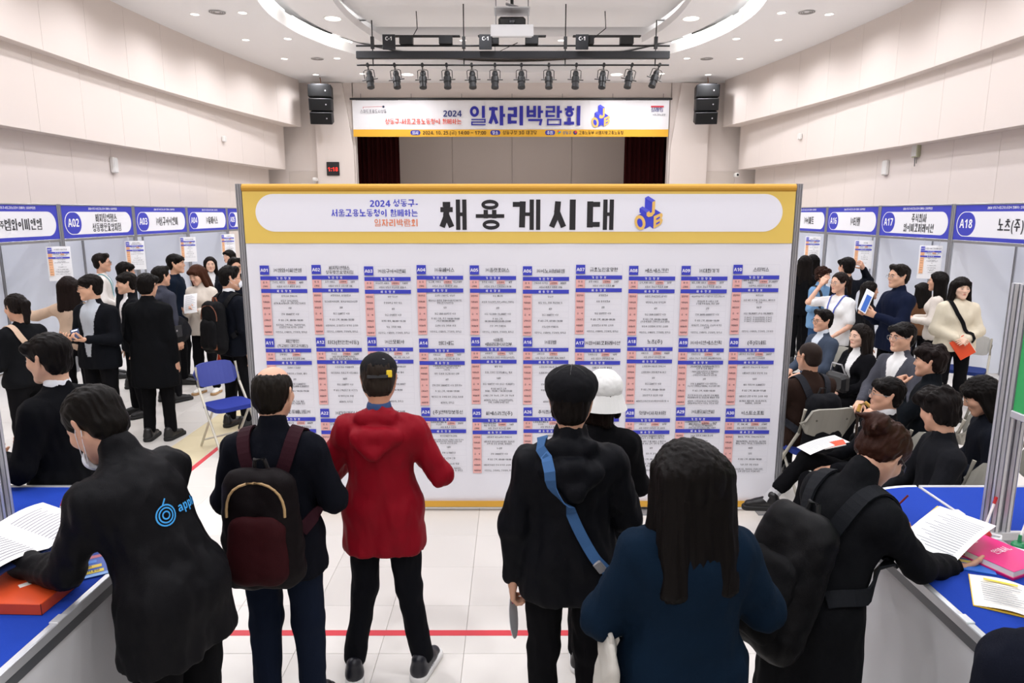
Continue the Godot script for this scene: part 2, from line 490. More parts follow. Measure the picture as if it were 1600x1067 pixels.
		for z in range(1, nz - 1):
			for y in range(1, ny - 1):
				var id := (z * ny + y) * nx + 1
				for x in range(1, nx - 1):
					var f := g[id]
					if f < lim and f > -lim:
						for ax in 3:
							var f2 := g[id + st[ax]]
							if (f < 0.0) != (f2 < 0.0):
								var p := Vector3(o.x + x * c, o.y + y * c, o.z + z * c)
								p[ax] += c * f / (f - f2)
								var q4 := [0, 0, 0, 0]
								for j in 4:
									var cid: int = id + offs[ax][j]
									var vi: int = cellv.get(cid, -1)
									if vi < 0:
										vi = V.size(); cellv[cid] = vi; V.append(p); cnt.append(1)
									else:
										V[vi] += p; cnt[vi] += 1
									q4[j] = vi
								if f < 0.0:
									idx.append_array(PackedInt32Array([q4[0], q4[2], q4[1], q4[0], q4[3], q4[2]]))
								else:
									idx.append_array(PackedInt32Array([q4[0], q4[1], q4[2], q4[0], q4[2], q4[3]]))
					id += 1
		for i in V.size(): V[i] /= cnt[i]
		var NN := normals(V, idx)
		if amp > 0.0:
			var ns := FastNoiseLite.new(); ns.seed = sd; ns.frequency = freq; ns.fractal_octaves = 2
			for i in V.size():
				var q := V[i] * stretch
				V[i] += NN[i] * amp * ns.get_noise_3dv(q)
			NN = normals(V, idx)
		return [V, NN, idx]
	static func normals(V: PackedVector3Array, idx: PackedInt32Array) -> PackedVector3Array:
		var N := PackedVector3Array(); N.resize(V.size())
		for i in range(0, idx.size(), 3):
			var i0 := idx[i]; var i1 := idx[i + 1]; var i2 := idx[i + 2]
			var nn := (V[i2] - V[i0]).cross(V[i1] - V[i0])
			N[i0] += nn; N[i1] += nn; N[i2] += nn
		for i in N.size(): N[i] = N[i].normalized()
		return N

func job(f: Field, c: float, o: MeshInstance3D, amp := 0.0, freq := 6.0, stretch := Vector3.ONE, extra := [], split = null, split_node: MeshInstance3D = null) -> void:
	jobs.append({"f": f, "c": c, "o": o, "amp": amp, "freq": freq, "st": stretch, "extra": extra, "split": split, "o2": split_node, "sd": jobs.size() + 3})

func run_job(i: int) -> void:
	var j: Dictionary = jobs[i]
	var f: Field = j.f
	j.out = f.mesh(j.c, j.amp, j.freq, j.st, j.sd)

func finish_jobs() -> void:
	var g := WorkerThreadPool.add_group_task(run_job, jobs.size())
	WorkerThreadPool.wait_for_group_task_completion(g)
	for j in jobs:
		var V: PackedVector3Array = j.out[0]; var N: PackedVector3Array = j.out[1]; var I: PackedInt32Array = j.out[2]
		if j.split != null:
			var fn: Callable = j.split
			var A := PackedInt32Array(); var B := PackedInt32Array()
			for t in range(0, I.size(), 3):
				var c := (V[I[t]] + V[I[t + 1]] + V[I[t + 2]]) / 3.0
				if fn.call(c, N[I[t]]): B.append_array(I.slice(t, t + 3))
				else: A.append_array(I.slice(t, t + 3))
			if B.size() > 0: j.o2.mesh = arr_mesh(V, N, B)
			else: j.o2.queue_free()
			I = A
		for e in j.extra:   # [arrays, transform]: prototypes joined into this mesh
			var base := V.size()
			var src: Array = e[0]; var tf: Transform3D = e[1]
			var flip := tf.basis.determinant() < 0
			var nb := tf.basis.inverse().transposed()
			V.append_array(tf * (src[0] as PackedVector3Array))
			for q in src[1]: N.append((nb * q).normalized())
			var si: PackedInt32Array = src[2]
			var s2 := PackedInt32Array(); s2.resize(si.size())
			for q in range(0, si.size(), 3):
				s2[q] = si[q] + base
				s2[q + 1] = si[q + (2 if flip else 1)] + base
				s2[q + 2] = si[q + (1 if flip else 2)] + base
			I.append_array(s2)
		j.o.mesh = arr_mesh(V, N, I)
	jobs.clear()
# ------------------------------------------------------------------ the hall
const HC := 6.12          # soffit height
const HALL_BACK := -8.0   # behind the camera (depth)
func P(x: float, y: float, d: float) -> Vector3: return Vector3(x, y, -d)

func wall_x(d: float, tier: int) -> float:
	var e := maxf(d - 13.0, 0.0) / 8.0
	var x := 7.37 - 1.13 * pow(e, 1.6)
	if tier == 2: x += 0.2 + 0.33 * e * e
	if tier == 3: x += 0.5 + 0.55 * e * e
	return x

func build_walls() -> void:
	var plaster := M("#dfd4cd", 0.85, 0, "plaster")
	var ledge_m := plaster
	for side in [-1, 1]:
		var w := struct("wall_left" if side < 0 else "wall_right", "pale beige hall wall of three stepped panel tiers")
		bx(w, "backing", plaster, P(side * 8.75, 3.5, 7.0), Vector3(0.3, 7.2, 31))
		for tier in [1, 2, 3]:
			var y0: float = [4.81, 3.58, 0.0][tier - 1]
			var y1: float = [6.3, 4.95, 3.75][tier - 1]
			var ds := [HALL_BACK]
			var d := 6.6
			while d < 20.6:
				ds.append(d); d += 1.2
			ds.append(21.0)
			for i in ds.size() - 1:
				var a := P(side * wall_x(ds[i], tier), 0, ds[i]); var b := P(side * wall_x(ds[i + 1], tier), 0, ds[i + 1])
				var c := (a + b) / 2
				var dir := (b - a).normalized()
				var bs := Basis(dir, Vector3.UP, dir.cross(Vector3.UP))
				bx(w, "panel", plaster, Vector3(c.x + side * 0.03, (y0 + y1) / 2, c.z), Vector3(a.distance_to(b) - 0.005, y1 - y0, 0.06), 0.002, bs)
			# dark joint line behind the gaps and the underside of the tier
			if tier < 3:
				var poly := PackedVector2Array()
				for q in range(0, 30):
					var dd := lerpf(HALL_BACK, 21.0, q / 29.0); poly.append(Vector2(side * (wall_x(dd, tier) + 0.02), dd))
				poly.append(Vector2(side * 8.7, 21.0)); poly.append(Vector2(side * 8.7, HALL_BACK))
				var t := Tri.new(); t.prism(poly, 0, 0.05, Transform3D(Basis(Vector3.RIGHT, Vector3.FORWARD, Vector3.UP), Vector3(0, y0 + 0.002, 0)))
				part(w, "ledge", t.mesh(), ledge_m)
				# end face of the tier beside the stage
				bx(w, "end_panel", plaster, P(side * (wall_x(21.0, tier) + 8.7) / 2, (y0 + y1) / 2, 21.02), Vector3(8.7 - wall_x(21.0, tier), y1 - y0, 0.04))
			else:
				bx(w, "end_panel", plaster, P(side * (wall_x(21.0, tier) + 8.7) / 2, (y0 + y1) / 2, 21.02), Vector3(8.7 - wall_x(21.0, tier), y1 - y0, 0.04))
	var back := struct("wall_back", "plain beige rear wall of the hall")
	bx(back, "panel", plaster, P(0, 3.5, HALL_BACK - 0.15), Vector3(17.8, 7.2, 0.3))
	# proscenium wall with the stage opening
	var front := struct("wall_front", "beige wall around the stage opening")
	for side in [-1, 1]:
		bx(front, "side_panel", plaster, P(side * 6.75, 3.3, 21.6), Vector3(4.0, 6.8, 0.3), 0.01)
		bx(front, "access_panel", M("#cfc4bb", 0.8), P(side * 6.35, 3.1, 21.43), Vector3(0.9, 0.9, 0.03), 0.008)
		# slanted plaster fin beside the opening
		var t := Tri.new()
		t.prism(PackedVector2Array([Vector2(4.78, 0), Vector2(5.9, 0), Vector2(5.9, 6.1), Vector2(5.05, 6.1), Vector2(4.78, 4.2)]), 0, 0.12, Transform3D(Basis(Vector3(side, 0, 0), Vector3.UP, Vector3(0, 0, 1)), P(0, 0, 21.44)))
		part(front, "fin", t.mesh(), plaster)
	bx(front, "header", plaster, P(0, 6.25, 21.6), Vector3(9.6, 1.1, 0.3), 0.01)
	# stage box behind
	var stage := struct("wall_stage", "stage recess with panelled back wall")
	var back_m := plaster
	for i in 4:
		bx(stage, "back_panel", back_m, P(-3.3 + i * 2.2, 3.4, 26.0), Vector3(2.19, 5.6, 0.08), 0.004)
	bx(stage, "backing", plaster, P(0, 3.3, 26.2), Vector3(13, 6.8, 0.2))
	for side in [-1, 1]:
		bx(stage, "side_wall", plaster, P(side * 6.4, 3.3, 23.9), Vector3(0.2, 6.8, 4.6))
		bx(stage, "brown_pilaster", M("#6b5544", 0.8), P(side * 4.65, 3.3, 25.9), Vector3(0.5, 6.8, 0.12), 0.01)
	bx(stage, "stage_ceiling", plaster, P(0, 6.75, 23.9), Vector3(13, 0.1, 4.7))
	bx(stage, "stage_floor", M("#8a6a48", 0.5), P(0, 0.45, 23.7), Vector3(12.8, 0.9, 4.3), 0.01)
	for side in [-1, 1]:
		var cur := thing("stage_curtain", "dark red pleated stage curtain at the %s side of the stage" % ("clock" if side < 0 else "camera-less"), "curtain", P(side * 4.35, 0.9, 22.6))
		var t := Tri.new()
		var n := 60
		for i in n:
			var x0 := lerpf(-0.75, 0.75, float(i) / n); var x1 := lerpf(-0.75, 0.75, float(i + 1) / n)
			var z0 := 0.05 * sin(x0 * 42.0) + 0.02 * sin(x0 * 19.0); var z1 := 0.05 * sin(x1 * 42.0) + 0.02 * sin(x1 * 19.0)
			t.quad(Vector3(x0, 0, z0), Vector3(x1, 0, z1), Vector3(x1, 5.6, z1), Vector3(x0, 5.6, z0))
			t.quad(Vector3(x1, 0, z1 - 0.01), Vector3(x0, 0, z0 - 0.01), Vector3(x0, 5.6, z0 - 0.01), Vector3(x1, 5.6, z1 - 0.01))
		part(cur, "drape", t.mesh(), M("#2a0606", 0.9, 0, "cloth"))
		bx(cur, "rail", M("#111111", 0.5), Vector3(0, 5.62, 0), Vector3(1.6, 0.04, 0.06))
		cur.set_meta("label", "dark red pleated stage curtain on the %s" % ("side of the red digital clock" if side < 0 else "side away from the red digital clock"))

func x_in(d: float) -> float: return 3.45 * sqrt(maxf(1.0 - pow((d - 14.7) / 6.0, 2), 0.0))
func x_out(d: float) -> float: return 4.4 * sqrt(maxf(1.0 - pow((d - 14.5) / 5.1, 2), 0.0))

func build_ceiling() -> void:
	var c := struct("ceiling", "white stepped hall ceiling with an oval raised centre")
	var white := M("#f0eeee", 0.9, 0, "plaster")
	# soffit with the oval opening: ring from oval to rectangle
	var t := Tri.new(); var riser := Tri.new()
	var angs := []
	for i in 120: angs.append(TAU * i / 120)
	var X := 8.9; var d0 := HALL_BACK - 0.3; var d1 := 21.9; var cd := 14.5
	for q in [[X, d1], [-X, d1], [X, d0], [-X, d0]]: angs.append(fposmod(atan2(q[1] - cd, q[0]), TAU))
	angs.sort()
	var rect := func(a: float) -> Vector2:
		var u := Vector2(cos(a), sin(a)); var s := 1e9
		if absf(u.x) > 1e-6: s = minf(s, X / absf(u.x))
		if u.y > 1e-6: s = minf(s, (d1 - cd) / u.y)
		if u.y < -1e-6: s = minf(s, (cd - d0) / -u.y)
		return Vector2(u.x * s, cd + u.y * s)
	var oval := func(a: float) -> Vector2:
		var u := Vector2(cos(a), sin(a)); var s := 1.0 / sqrt(pow(u.x / 4.75, 2) + pow(u.y / 5.45, 2))
		return Vector2(u.x * s, cd + u.y * s)
	for i in angs.size():
		var a: float = angs[i]; var b: float = angs[(i + 1) % angs.size()]
		var e0: Vector2 = oval.call(a); var e1: Vector2 = oval.call(b); var r0: Vector2 = rect.call(a); var r1: Vector2 = rect.call(b)
		t.quad(P(e0.x, HC, e0.y), P(e1.x, HC, e1.y), P(r1.x, HC, r1.y), P(r0.x, HC, r0.y))
		t.quad(P(r0.x, HC + 0.06, r0.y), P(r1.x, HC + 0.06, r1.y), P(e1.x, HC + 0.06, e1.y), P(e0.x, HC + 0.06, e0.y))
		riser.quad(P(e1.x, HC, e1.y), P(e0.x, HC, e0.y), P(e0.x, HC + 0.28, e0.y), P(e1.x, HC + 0.28, e1.y))
		var o := Vector2(e0.x, e0.y - cd) * 0.012; var o2 := Vector2(e1.x, e1.y - cd) * 0.012
		riser.quad(P(e0.x + o.x, HC, e0.y + o.y), P(e1.x + o2.x, HC, e1.y + o2.y), P(e1.x + o2.x, HC + 0.28, e1.y + o2.y), P(e0.x + o.x, HC + 0.28, e0.y + o.y))
	part(c, "soffit", t.mesh(), white); part(c, "cove_riser", riser.mesh(), white)
	bx(c, "upper_slab", white, P(0, 6.95, 7.0), Vector3(18, 0.2, 31))
	# middle panels either side
	for side in [-1, 1]:
		var p := PackedVector2Array()
		for i in 41:
			var d := lerpf(10.2, 17.35, i / 40.0); p.append(Vector2(side * maxf(x_out(d), x_in(d) + 0.05), d))
		for i in 41:
			var d := lerpf(17.35, 10.2, i / 40.0); p.append(Vector2(side * x_in(d), d))
		var m := Tri.new(); m.prism(p, 0, 0.16, Transform3D(Basis(Vector3.RIGHT, Vector3.FORWARD, Vector3.UP), Vector3(0, 6.3, 0)))
		part(c, "middle_panel", m.mesh(), white)
	var q := PackedVector2Array()
	for i in 31:
		var d := lerpf(9.3, 17.3, i / 30.0); q.append(Vector2(x_in(d) + 0.12, d))
	for i in 31:
		var d := lerpf(17.3, 9.3, i / 30.0); q.append(Vector2(-x_in(d) - 0.12, d))
	var m2 := Tri.new(); m2.prism(q, 0, 0.1, Transform3D(Basis(Vector3.RIGHT, Vector3.FORWARD, Vector3.UP), Vector3(0, 6.64, 0)))
	part(c, "centre_panel", m2.mesh(), white)
	var f := PackedVector2Array()
	for i in 25:
		var a := lerpf(0.0, PI, i / 24.0); f.append(Vector2(4.3 * cos(a), 17.42 + 2.1 * sin(a)))
	var m3 := Tri.new(); m3.prism(f, 0, 0.35, Transform3D(Basis(Vector3.RIGHT, Vector3.FORWARD, Vector3.UP), Vector3(0, 6.45, 0)))
	part(c, "front_panel", m3.mesh(), white)

var light_n := 0
func downlight(x: float, y: float, d: float, r: float, energy: float, label: String, group := "small round downlights") -> void:
	var o := thing("ceiling_light", label, "ceiling light", P(x, y, d), 0, group)
	var key := "dl%.3f" % r
	if not box_cache.has(key):
		var t := Tri.new(); t.lathe([Vector2(r, -0.004), Vector2(r * 1.22, -0.012), Vector2(r * 1.25, 0.0)], 24)
		var g := Tri.new(); g.lathe([Vector2(0.0, -0.006), Vector2(r, -0.006)], 24)
		box_cache[key] = [t.mesh(), g.mesh()]
	part(o, "trim_ring", box_cache[key][0], M("#f4f2f0", 0.5))
	part(o, "diffuser", box_cache[key][1], M("#fffaf2", 0.5, 0, "glow"))
	var l := SpotLight3D.new(); l.name = "lamp"; l.position = Vector3(0, -0.03, 0); l.rotation.x = -PI / 2
	l.spot_angle = 80; l.spot_angle_attenuation = 0.6; l.spot_range = 40; l.spot_attenuation = 2; l.light_energy = energy; l.light_size = r
	l.light_color = Color("#fafaff"); l.shadow_enabled = true
	o.add_child(l)

func build_lights() -> void:
	var lab := "small round recessed downlight in the white soffit over the %s booths"
	for side in [-1, 1]:
		var l: String = lab % ("A01 row" if side < 0 else "A18 row")
		for q in [[6.2, 14.3], [5.23, 14.2], [5.97, 16.3], [5.0, 16.2], [5.73, 18.2], [4.39, 18.15], [5.5, 20.2], [4.17, 20.07]]:
			downlight(side * q[0], HC, q[1], 0.075, 3.4, l)
		for d in [12.2, 10.1, 8.0, 5.9, 3.8]:
			downlight(side * 6.2, HC, d, 0.075, 3.4, l); downlight(side * 5.1, HC, d, 0.075, 3.4, l)
		downlight(side * 3.75, 6.3, 15.3, 0.16, 7.0, "large round downlight in the oval ceiling's middle step", "large round downlights")
		downlight(side * 2.93, HC, 20.2, 0.16, 5.0, "large round downlight in front of the stage header", "large round downlights by the stage")
		downlight(side * 3.57, 6.3, 13.4, 0.075, 3.4, "small round downlight in the oval ceiling's middle step")
		downlight(side * 0.85, 6.64, 14.6, 0.075, 3.4, "small round downlight in the raised oval ceiling by the projector")
		downlight(side * 1.2, 6.45, 17.75, 0.075, 3.4, "small round downlight above the lighting truss")
		downlight(side * 0.85, 6.64, 11.6, 0.075, 3.4, "small round downlight in the raised oval ceiling by the projector")
		for d in [7.2, 4.6, 2.0, -0.8, -4.0]:  # unseen grid around the camera, added so that the foreground is lit
			downlight(side * 3.4, HC, d, 0.1, 6.0, "round downlight in the flat rear ceiling over the counters"); downlight(side * 1.2, HC, d, 0.1, 6.0, "round downlight in the flat rear ceiling over the counters")
	# cove lamps in the gap of the oval
	for side in [-1, 1]:
		var seg := [[10.2, 12.4], [12.6, 14.8], [15.2, 17.4]]
		for s in seg:
			var o := thing("cove_lamp", "long white cove lamp tucked in the oval ceiling gap, %s side" % ("A01" if side < 0 else "A18"), "ceiling light", P(0, 0, 0), 0, "cove lamps in the oval gap")
			var pts := []
			for i in 9:
				var d := lerpf(s[0], s[1], i / 8.0)
				pts.append(P(side * (x_out(d) + 0.22), HC + 0.2, d))
			var t := Tri.new(); t.tube(pts, 0.018, 6)
			part(o, "tube", t.mesh(), M("#fffdf0", 0.5, 0, "glow"))
			for i in [2, 6]:
				var l := OmniLight3D.new(); l.name = "lamp"; l.position = pts[i] + Vector3(-side * 0.05, 0.03, 0); l.light_energy = (0.9 if side > 0 else 0.45); l.omni_range = 40; l.light_size = 0.05; l.shadow_enabled = true
				o.add_child(l)

	# made-up lamps, added out of view to brighten the stage back wall
	for x in [-2.6, 0.0, 2.6]:
		var o := thing("added_stage_batten", "added white batten lamp, unseen behind the stage header, brightening the stage back wall", "added stage light", P(x, 6.2, 22.3), 0, "added stage batten lamps")
		bx(o, "housing", M("#202022", 0.6), Vector3(0, 0.08, 0), Vector3(1.4, 0.08, 0.16), 0.01); bx(o, "rod", M("#202022", 0.6), Vector3(0, 0.3, 0), Vector3(0.03, 0.38, 0.03))
		bx(o, "diffuser", M("#fffaf2", 0.5, 0, "glow"), Vector3(0, 0.035, 0), Vector3(1.34, 0.012, 0.12))
		var l := AreaLight3D.new(); l.name = "lamp"; l.area_size = Vector2(1.3, 0.12); l.light_energy = 1.5; l.position = Vector3(0, 0.02, 0); l.rotation.x = -PI / 2; l.shadow_enabled = true; l.area_range = 40
		o.add_child(l)

func build_floor() -> void:
	var f := struct("floor", "pale grey tiled hall floor")
	bx(f, "slab", M("#8f8a84", 0.9), P(0, -0.06, 7.0), Vector3(18, 0.1, 31))
	var rng := RandomNumberGenerator.new(); rng.seed = 5
	var tm := box_mesh(Vector3(0.4485, 0.012, 0.4485), 0.0015)
	var tones := [M("#d6d2cc", 0.32, 0, "tile"), M("#d3cfc9", 0.34, 0, "tile"), M("#d9d5cf", 0.33, 0, "tile")]
	var beige := [M("#d8cba8", 0.34, 0, "tile"), M("#d4c7a4", 0.35, 0, "tile")]
	var near := []; var far := []
	for i in range(-19, 19):
		for j in range(-17, 48):
			var x := -0.255 + i * 0.45 + 0.225; var d := 0.1 + j * 0.45 + 0.225
			if d > 21.4: continue
			var is_beige := absf(x + 3.18) < 0.3
			var p := P(x, -0.006, d)
			var z := d * 0.983 + 2.29 * 0.184
			var u := absf(1067.0 * x / z) if z > 0.5 else 9999.0
			var v := 533.5 - 1067.0 * (-2.29 * 0.983 + d * 0.184) / z
			if d > 1.5 and u < 830 and v < 1090: near.append([z, p, is_beige])
			else: far.append([p, is_beige])
	near.sort_custom(func(a, b): return a[0] < b[0])
	for i in near.size():
		if i < 300: part(f, "tile", tm, (beige if near[i][2] else tones)[rng.randi() % (2 if near[i][2] else 3)], near[i][1])
		else: far.append([near[i][1], near[i][2]])
	for kind in [false, true]:
		var list := far.filter(func(q): return q[1] == kind)
		var mm := MultiMesh.new(); mm.transform_format = MultiMesh.TRANSFORM_3D; mm.mesh = tm; mm.instance_count = list.size()
		for i in list.size(): mm.set_instance_transform(i, Transform3D(Basis.IDENTITY, list[i][0]))
		var o := MultiMeshInstance3D.new(); o.name = "far_tiles"; o.multimesh = mm; o.material_override = beige[0] if kind else tones[0]
		o.set_meta("kind", "stuff"); f.add_child(o, true)
	var tape := M("#c8323c", 0.5)
	var o := thing("floor_tape", "red tape line stuck across the floor in front of the notice board", "tape", P(0, 0, 0))
	bx(o, "strip", tape, P(0.0, 0.0006, 3.43), Vector3(5.8, 0.0012, 0.05))
	var o2 := thing("floor_tape", "red tape line running along the floor beside the blue folding chair", "tape", P(0, 0, 0))
	bx(o2, "strip", tape, P(-2.92, 0.0006, 7.2), Vector3(0.05, 0.0012, 7.4))

func build_stage_things() -> void:
	var black := M("#101012", 0.5)
	# hanging banner over the stage
	var b := thing("stage_banner", "long white and yellow printed banner hanging over the stage", "banner", P(0, 0, 21.3))
	var sheet := Tri.new()
	var nx := 60
	for i in nx:
		for j in 6:
			var F := func(u: float, v: float) -> Vector3:
				var x := lerpf(-4.76, 4.69, u); var y := lerpf(4.555, 5.60, v)
				return Vector3(x, y, 0.012 * sin(x * 2.3 + y * 3.0) * (1.0 - v) + 0.006 * sin(x * 9.0))
			sheet.quad(F.call(float(i) / nx, j / 6.0), F.call(float(i + 1) / nx, j / 6.0), F.call(float(i + 1) / nx, (j + 1) / 6.0), F.call(float(i) / nx, (j + 1) / 6.0))
	part(b, "sheet", sheet.mesh(), M("#e4e2e4", 0.7))
	var BX := func(px: float) -> float: return (px - 797.0) * 0.01886
	var BY := func(py: float) -> float: return 5.584 - (py - 155.0) * 0.01808
	bx(b, "yellow_band", M("#e2ab2e", 0.7), Vector3(-0.035, BY.call(206.2), 0.022), Vector3(9.44, 0.21, 0.004))
	var blue := M("#2a2a9c", 0.7); var navy := M("#1c2a6e", 0.7)
	letters(b, "lettering", blue, "일자리박람회", BX.call(819.0), BY.call(194.0), 0.03, 0.56, 0.19, 1, 0.93)
	letters(b, "lettering", navy, "2024", BX.call(717.5), BY.call(180.0), 0.03, 0.2, 0.15, 2)
	letters(b, "lettering", M("#d95a48", 0.7), "성동구-서울고용노동청이 함께하는", BX.call(717.5), BY.call(192.0), 0.03, 0.155, 0.17, 2, 0.86)
	var brown := M("#4a3514", 0.7)
	for q in [["일시", 643.5], ["장소", 770.5], ["주최", 857.5]]:
		flat_poly(b, "tag", M("#33399e", 0.7), rounded(0.3, 0.14, 0.07), Vector3(BX.call(q[1]), BY.call(205.5), 0.028), 0.002)
		letters(b, "lettering", M("#f4f4f8", 0.7), q[0], BX.call(q[1]), BY.call(208.3), 0.032, 0.095, 0.15, 1)
	letters(b, "lettering", brown, "2024. 10. 25.(금) 14:00 ~ 17:00", BX.call(655.0), BY.call(208.5), 0.03, 0.115, 0.14, 0, 0.88)
	letters(b, "lettering", brown, "성동구청 3층 대강당", BX.call(782.0), BY.call(208.5), 0.03, 0.115, 0.14, 0, 0.88)
	letters(b, "lettering", brown, "고용노동부 서울지방고용노동청", BX.call(903.0), BY.call(208.3), 0.03, 0.1, 0.12, 0, 0.86)
	letters(b, "lettering", M("#3a6a9a", 0.7), "성동구", BX.call(877.5), BY.call(208.3), 0.03, 0.095, 0.12, 0, 0.86)
	for q in [["#d8405a", 870.5, 203.5], ["#3a8ac8", 873.0, 204.5], ["#4aa84a", 871.5, 206.5]]:
		flat_poly(b, "logo_petal", M(q[0], 0.7), ellipse(0.03, 0.025, 12), Vector3(BX.call(q[1]), BY.call(q[2]), 0.028), 0.002)
	flat_poly(b, "logo_swirl", M("#1c2a6e", 0.7), ellipse(0.06, 0.06), Vector3(BX.call(897.5), BY.call(205.5), 0.028), 0.002)
	flat_poly(b, "logo_swirl", M("#c83a3a", 0.7), ellipse(0.035, 0.035), Vector3(BX.call(898.2), BY.call(204.6), 0.031), 0.002)
	letters(b, "lettering", M("#3c3c46", 0.7), "스마트포용도시성동", BX.call(578.0), BY.call(174.5), 0.03, 0.1, 0.1, 1, 0.8)
	var lg := Tri.new(); bar(lg, Vector2(BX.call(562.0), BY.call(165.0)), Vector2(BX.call(595.0), BY.call(164.0)), 0.012, Vector3.ZERO); bar(lg, Vector2(BX.call(562.0), BY.call(165.0)), Vector2(BX.call(562.0), BY.call(167.0)), 0.012, Vector3.ZERO)
	part(b, "logo_line", lg.mesh(), M("#c04848", 0.7), Vector3(0, 0, 0.03))
	flat_poly(b, "logo_dot", M("#22304a", 0.7), ellipse(0.035, 0.035, 8), Vector3(BX.call(594.0), BY.call(164.5), 0.03), 0.002)
	bx(b, "logo_bar", M("#c03044", 0.7), Vector3(BX.call(1026.5), BY.call(164.2), 0.03), Vector3(0.38, 0.045, 0.003))
	letters(b, "lettering", navy, "설래임", BX.call(1026.5), BY.call(172.5), 0.03, 0.125, 0.12, 1)
	letters(b, "lettering", M("#3c3c46", 0.7), "서울고용노동청", BX.call(1029.5), BY.call(178.5), 0.03, 0.055, 0.14, 1)
	job_logo(b, Vector3(BX.call(937.5), BY.call(179.0), 0.03), 0.66)
	bx(b, "rod", black, Vector3(-0.03, 5.64, 0), Vector3(9.6, 0.06, 0.05), 0.01)
	for i in 7: bx(b, "cord", black, Vector3(-4.5 + i * 1.5, 5.72, 0), Vector3(0.01, 0.14, 0.01))
	# speakers
	for side in [-1, 1]:
		var s := thing("line_array_speaker", "black three-box loudspeaker hanging on the %s side of the stage" % ("clock" if side < 0 else "farther"), "loudspeaker", P(side * 5.55 + 0.05, 4.86, 20.6), side * -8.0)
		s.set_meta("label", "black hanging loudspeaker column %s" % ("above the red digital clock" if side < 0 else "beside the stage banner's JOB emblem end"))
		for k in 3:
			var tilt := deg_to_rad([14.0, 7.0, 0.0][k])
			var o := bx(s, "cabinet", M("#17181b", 0.55), Vector3(0, 0.17 + k * 0.345, [-0.07, -0.02, 0.0][k]), Vector3(0.62 + k * 0.015, 0.335, 0.5), 0.015, Basis(Vector3.RIGHT, tilt))
			bx(o, "grille", M("#0b0b0c", 0.9), Vector3(0, 0, 0.252), Vector3(0.57, 0.29, 0.006))
			var badge := Tri.new(); badge.lathe([Vector2(0, 0.004), Vector2(0.02, 0.003), Vector2(0.02, 0)], 10, Transform3D(Basis(Vector3.RIGHT, PI / 2), Vector3(0.16, 0.0, 0.256)))
			part(o, "badge", badge.mesh(), M("#c8c8cc", 0.4))
		var c := Tri.new(); c.tube([Vector3(0, 1.03, 0), Vector3(0.02, 1.15, 0), Vector3(0, 1.258, 0)], 0.012, 6)
		part(s, "cable", c.mesh(), M("#8a5a30", 0.6))
		bx(s, "bracket", black, Vector3(0, 1.05, 0), Vector3(0.5, 0.04, 0.3), 0.005)
	# clock, small wall devices
	var clk := thing("digital_clock", "black framed wall clock with glowing red digits beside the stage", "clock", P(-5.42, 3.42, 21.3))
	bx(clk, "case", black, Vector3(0, 0.2, 0), Vector3(0.38, 0.4, 0.06), 0.012)
	letters(clk, "digits", M("#ff2a1c", 0.6, 0, "faint_glow"), "1:18", 0.0, 0.13, 0.034, 0.13, 0.15, 1)
	var cam := thing("security_camera", "white wall camera on a bracket below the digital clock", "camera", P(-6.0, 3.1, 21.25))
	bx(cam, "bracket", M("#d8d4d0", 0.6), Vector3(0, 0.05, 0), Vector3(0.06, 0.25, 0.06), 0.01)
	bx(cam, "housing", M("#e8e6e2", 0.5), Vector3(0.07, 0.2, 0.12), Vector3(0.11, 0.1, 0.26), 0.02); bx(cam, "second_arm", M("#c8c4c0", 0.5), Vector3(-0.2, 0.06, 0.03), Vector3(0.36, 0.05, 0.06), 0.01)
	var cam2 := thing("security_camera", "white wall camera under the tier end away from the clock", "camera", P(6.65, 3.35, 20.8))
	bx(cam2, "housing", M("#e8e6e2", 0.5), Vector3(0, 0.06, 0), Vector3(0.1, 0.12, 0.24), 0.02); bx(cam2, "lens", black, Vector3(0, 0.06, 0.125), Vector3(0.06, 0.06, 0.01), 0.004)
	for q in [[-1, 174.0, 258.0, 0.16, 0.3, "white wall speaker box above the A02 booth"], [-1, 367.0, 217.0, 0.12, 0.14, "small cream sensor box high on the A05 side wall"], [1, 1389.0, 262.0, 0.16, 0.3, "white wall speaker box above the A17 booth"], [1, 1225.0, 213.0, 0.12, 0.14, "small cream sensor box high on the wall by the stage"], [1, 1440.0, 235.0, 0.2, 0.26, "greenish wall junction box with dangling leads above A17"]]:
		var tier := 3 if q[2] > 255 else 2
		if q[1] == 1440.0: tier = 3
		# place where the ray meets the wall
		var rr := pix(q[1], q[2]); var tt := 5.0
		for k in 60:
			var pp := rr * tt + Vector3(0, 2.29, 0)
			if absf(pp.x) >= wall_x(-pp.z, tier) - 0.02: break
			tt += 0.2
		var at := rr * tt + Vector3(0, 2.29, 0)
		at.x = q[0] * (wall_x(-at.z, tier) - 0.0)
		var w := thing("wall_box", q[5], "wall box", at, -90.0 * q[0])
		bx(w, "case", M("#b8b89a" if q[1] == 1440.0 else "#eceae6", 0.5), Vector3(0, 0, 0.04), Vector3(q[3], q[4], 0.08), 0.015)
		bx(w, "face", M("#dedcd8", 0.5), Vector3(0, 0, 0.082), Vector3(q[3] * 0.8, q[4] * 0.85, 0.006))
		if q[1] == 1440.0:
			var ld := Tri.new(); ld.tube([Vector3(0.0, -0.1, 0.05), Vector3(0.01, -0.3, 0.05)], 0.01, 6); ld.tube([Vector3(0.06, -0.1, 0.05), Vector3(0.06, -0.25, 0.05)], 0.008, 6)
			part(w, "lead", ld.mesh(), M("#555555", 0.6))
	# lighting truss
	var tr := thing("lighting_truss", "black overhead lighting bar with conduit, hangers and C-1 signs", "truss", P(0.02, 0, 15.5))
	bx(tr, "beam", M("#26272b", 0.4, 0.3), Vector3(0, 5.62, 0), Vector3(6.7, 0.15, 0.12), 0.008)
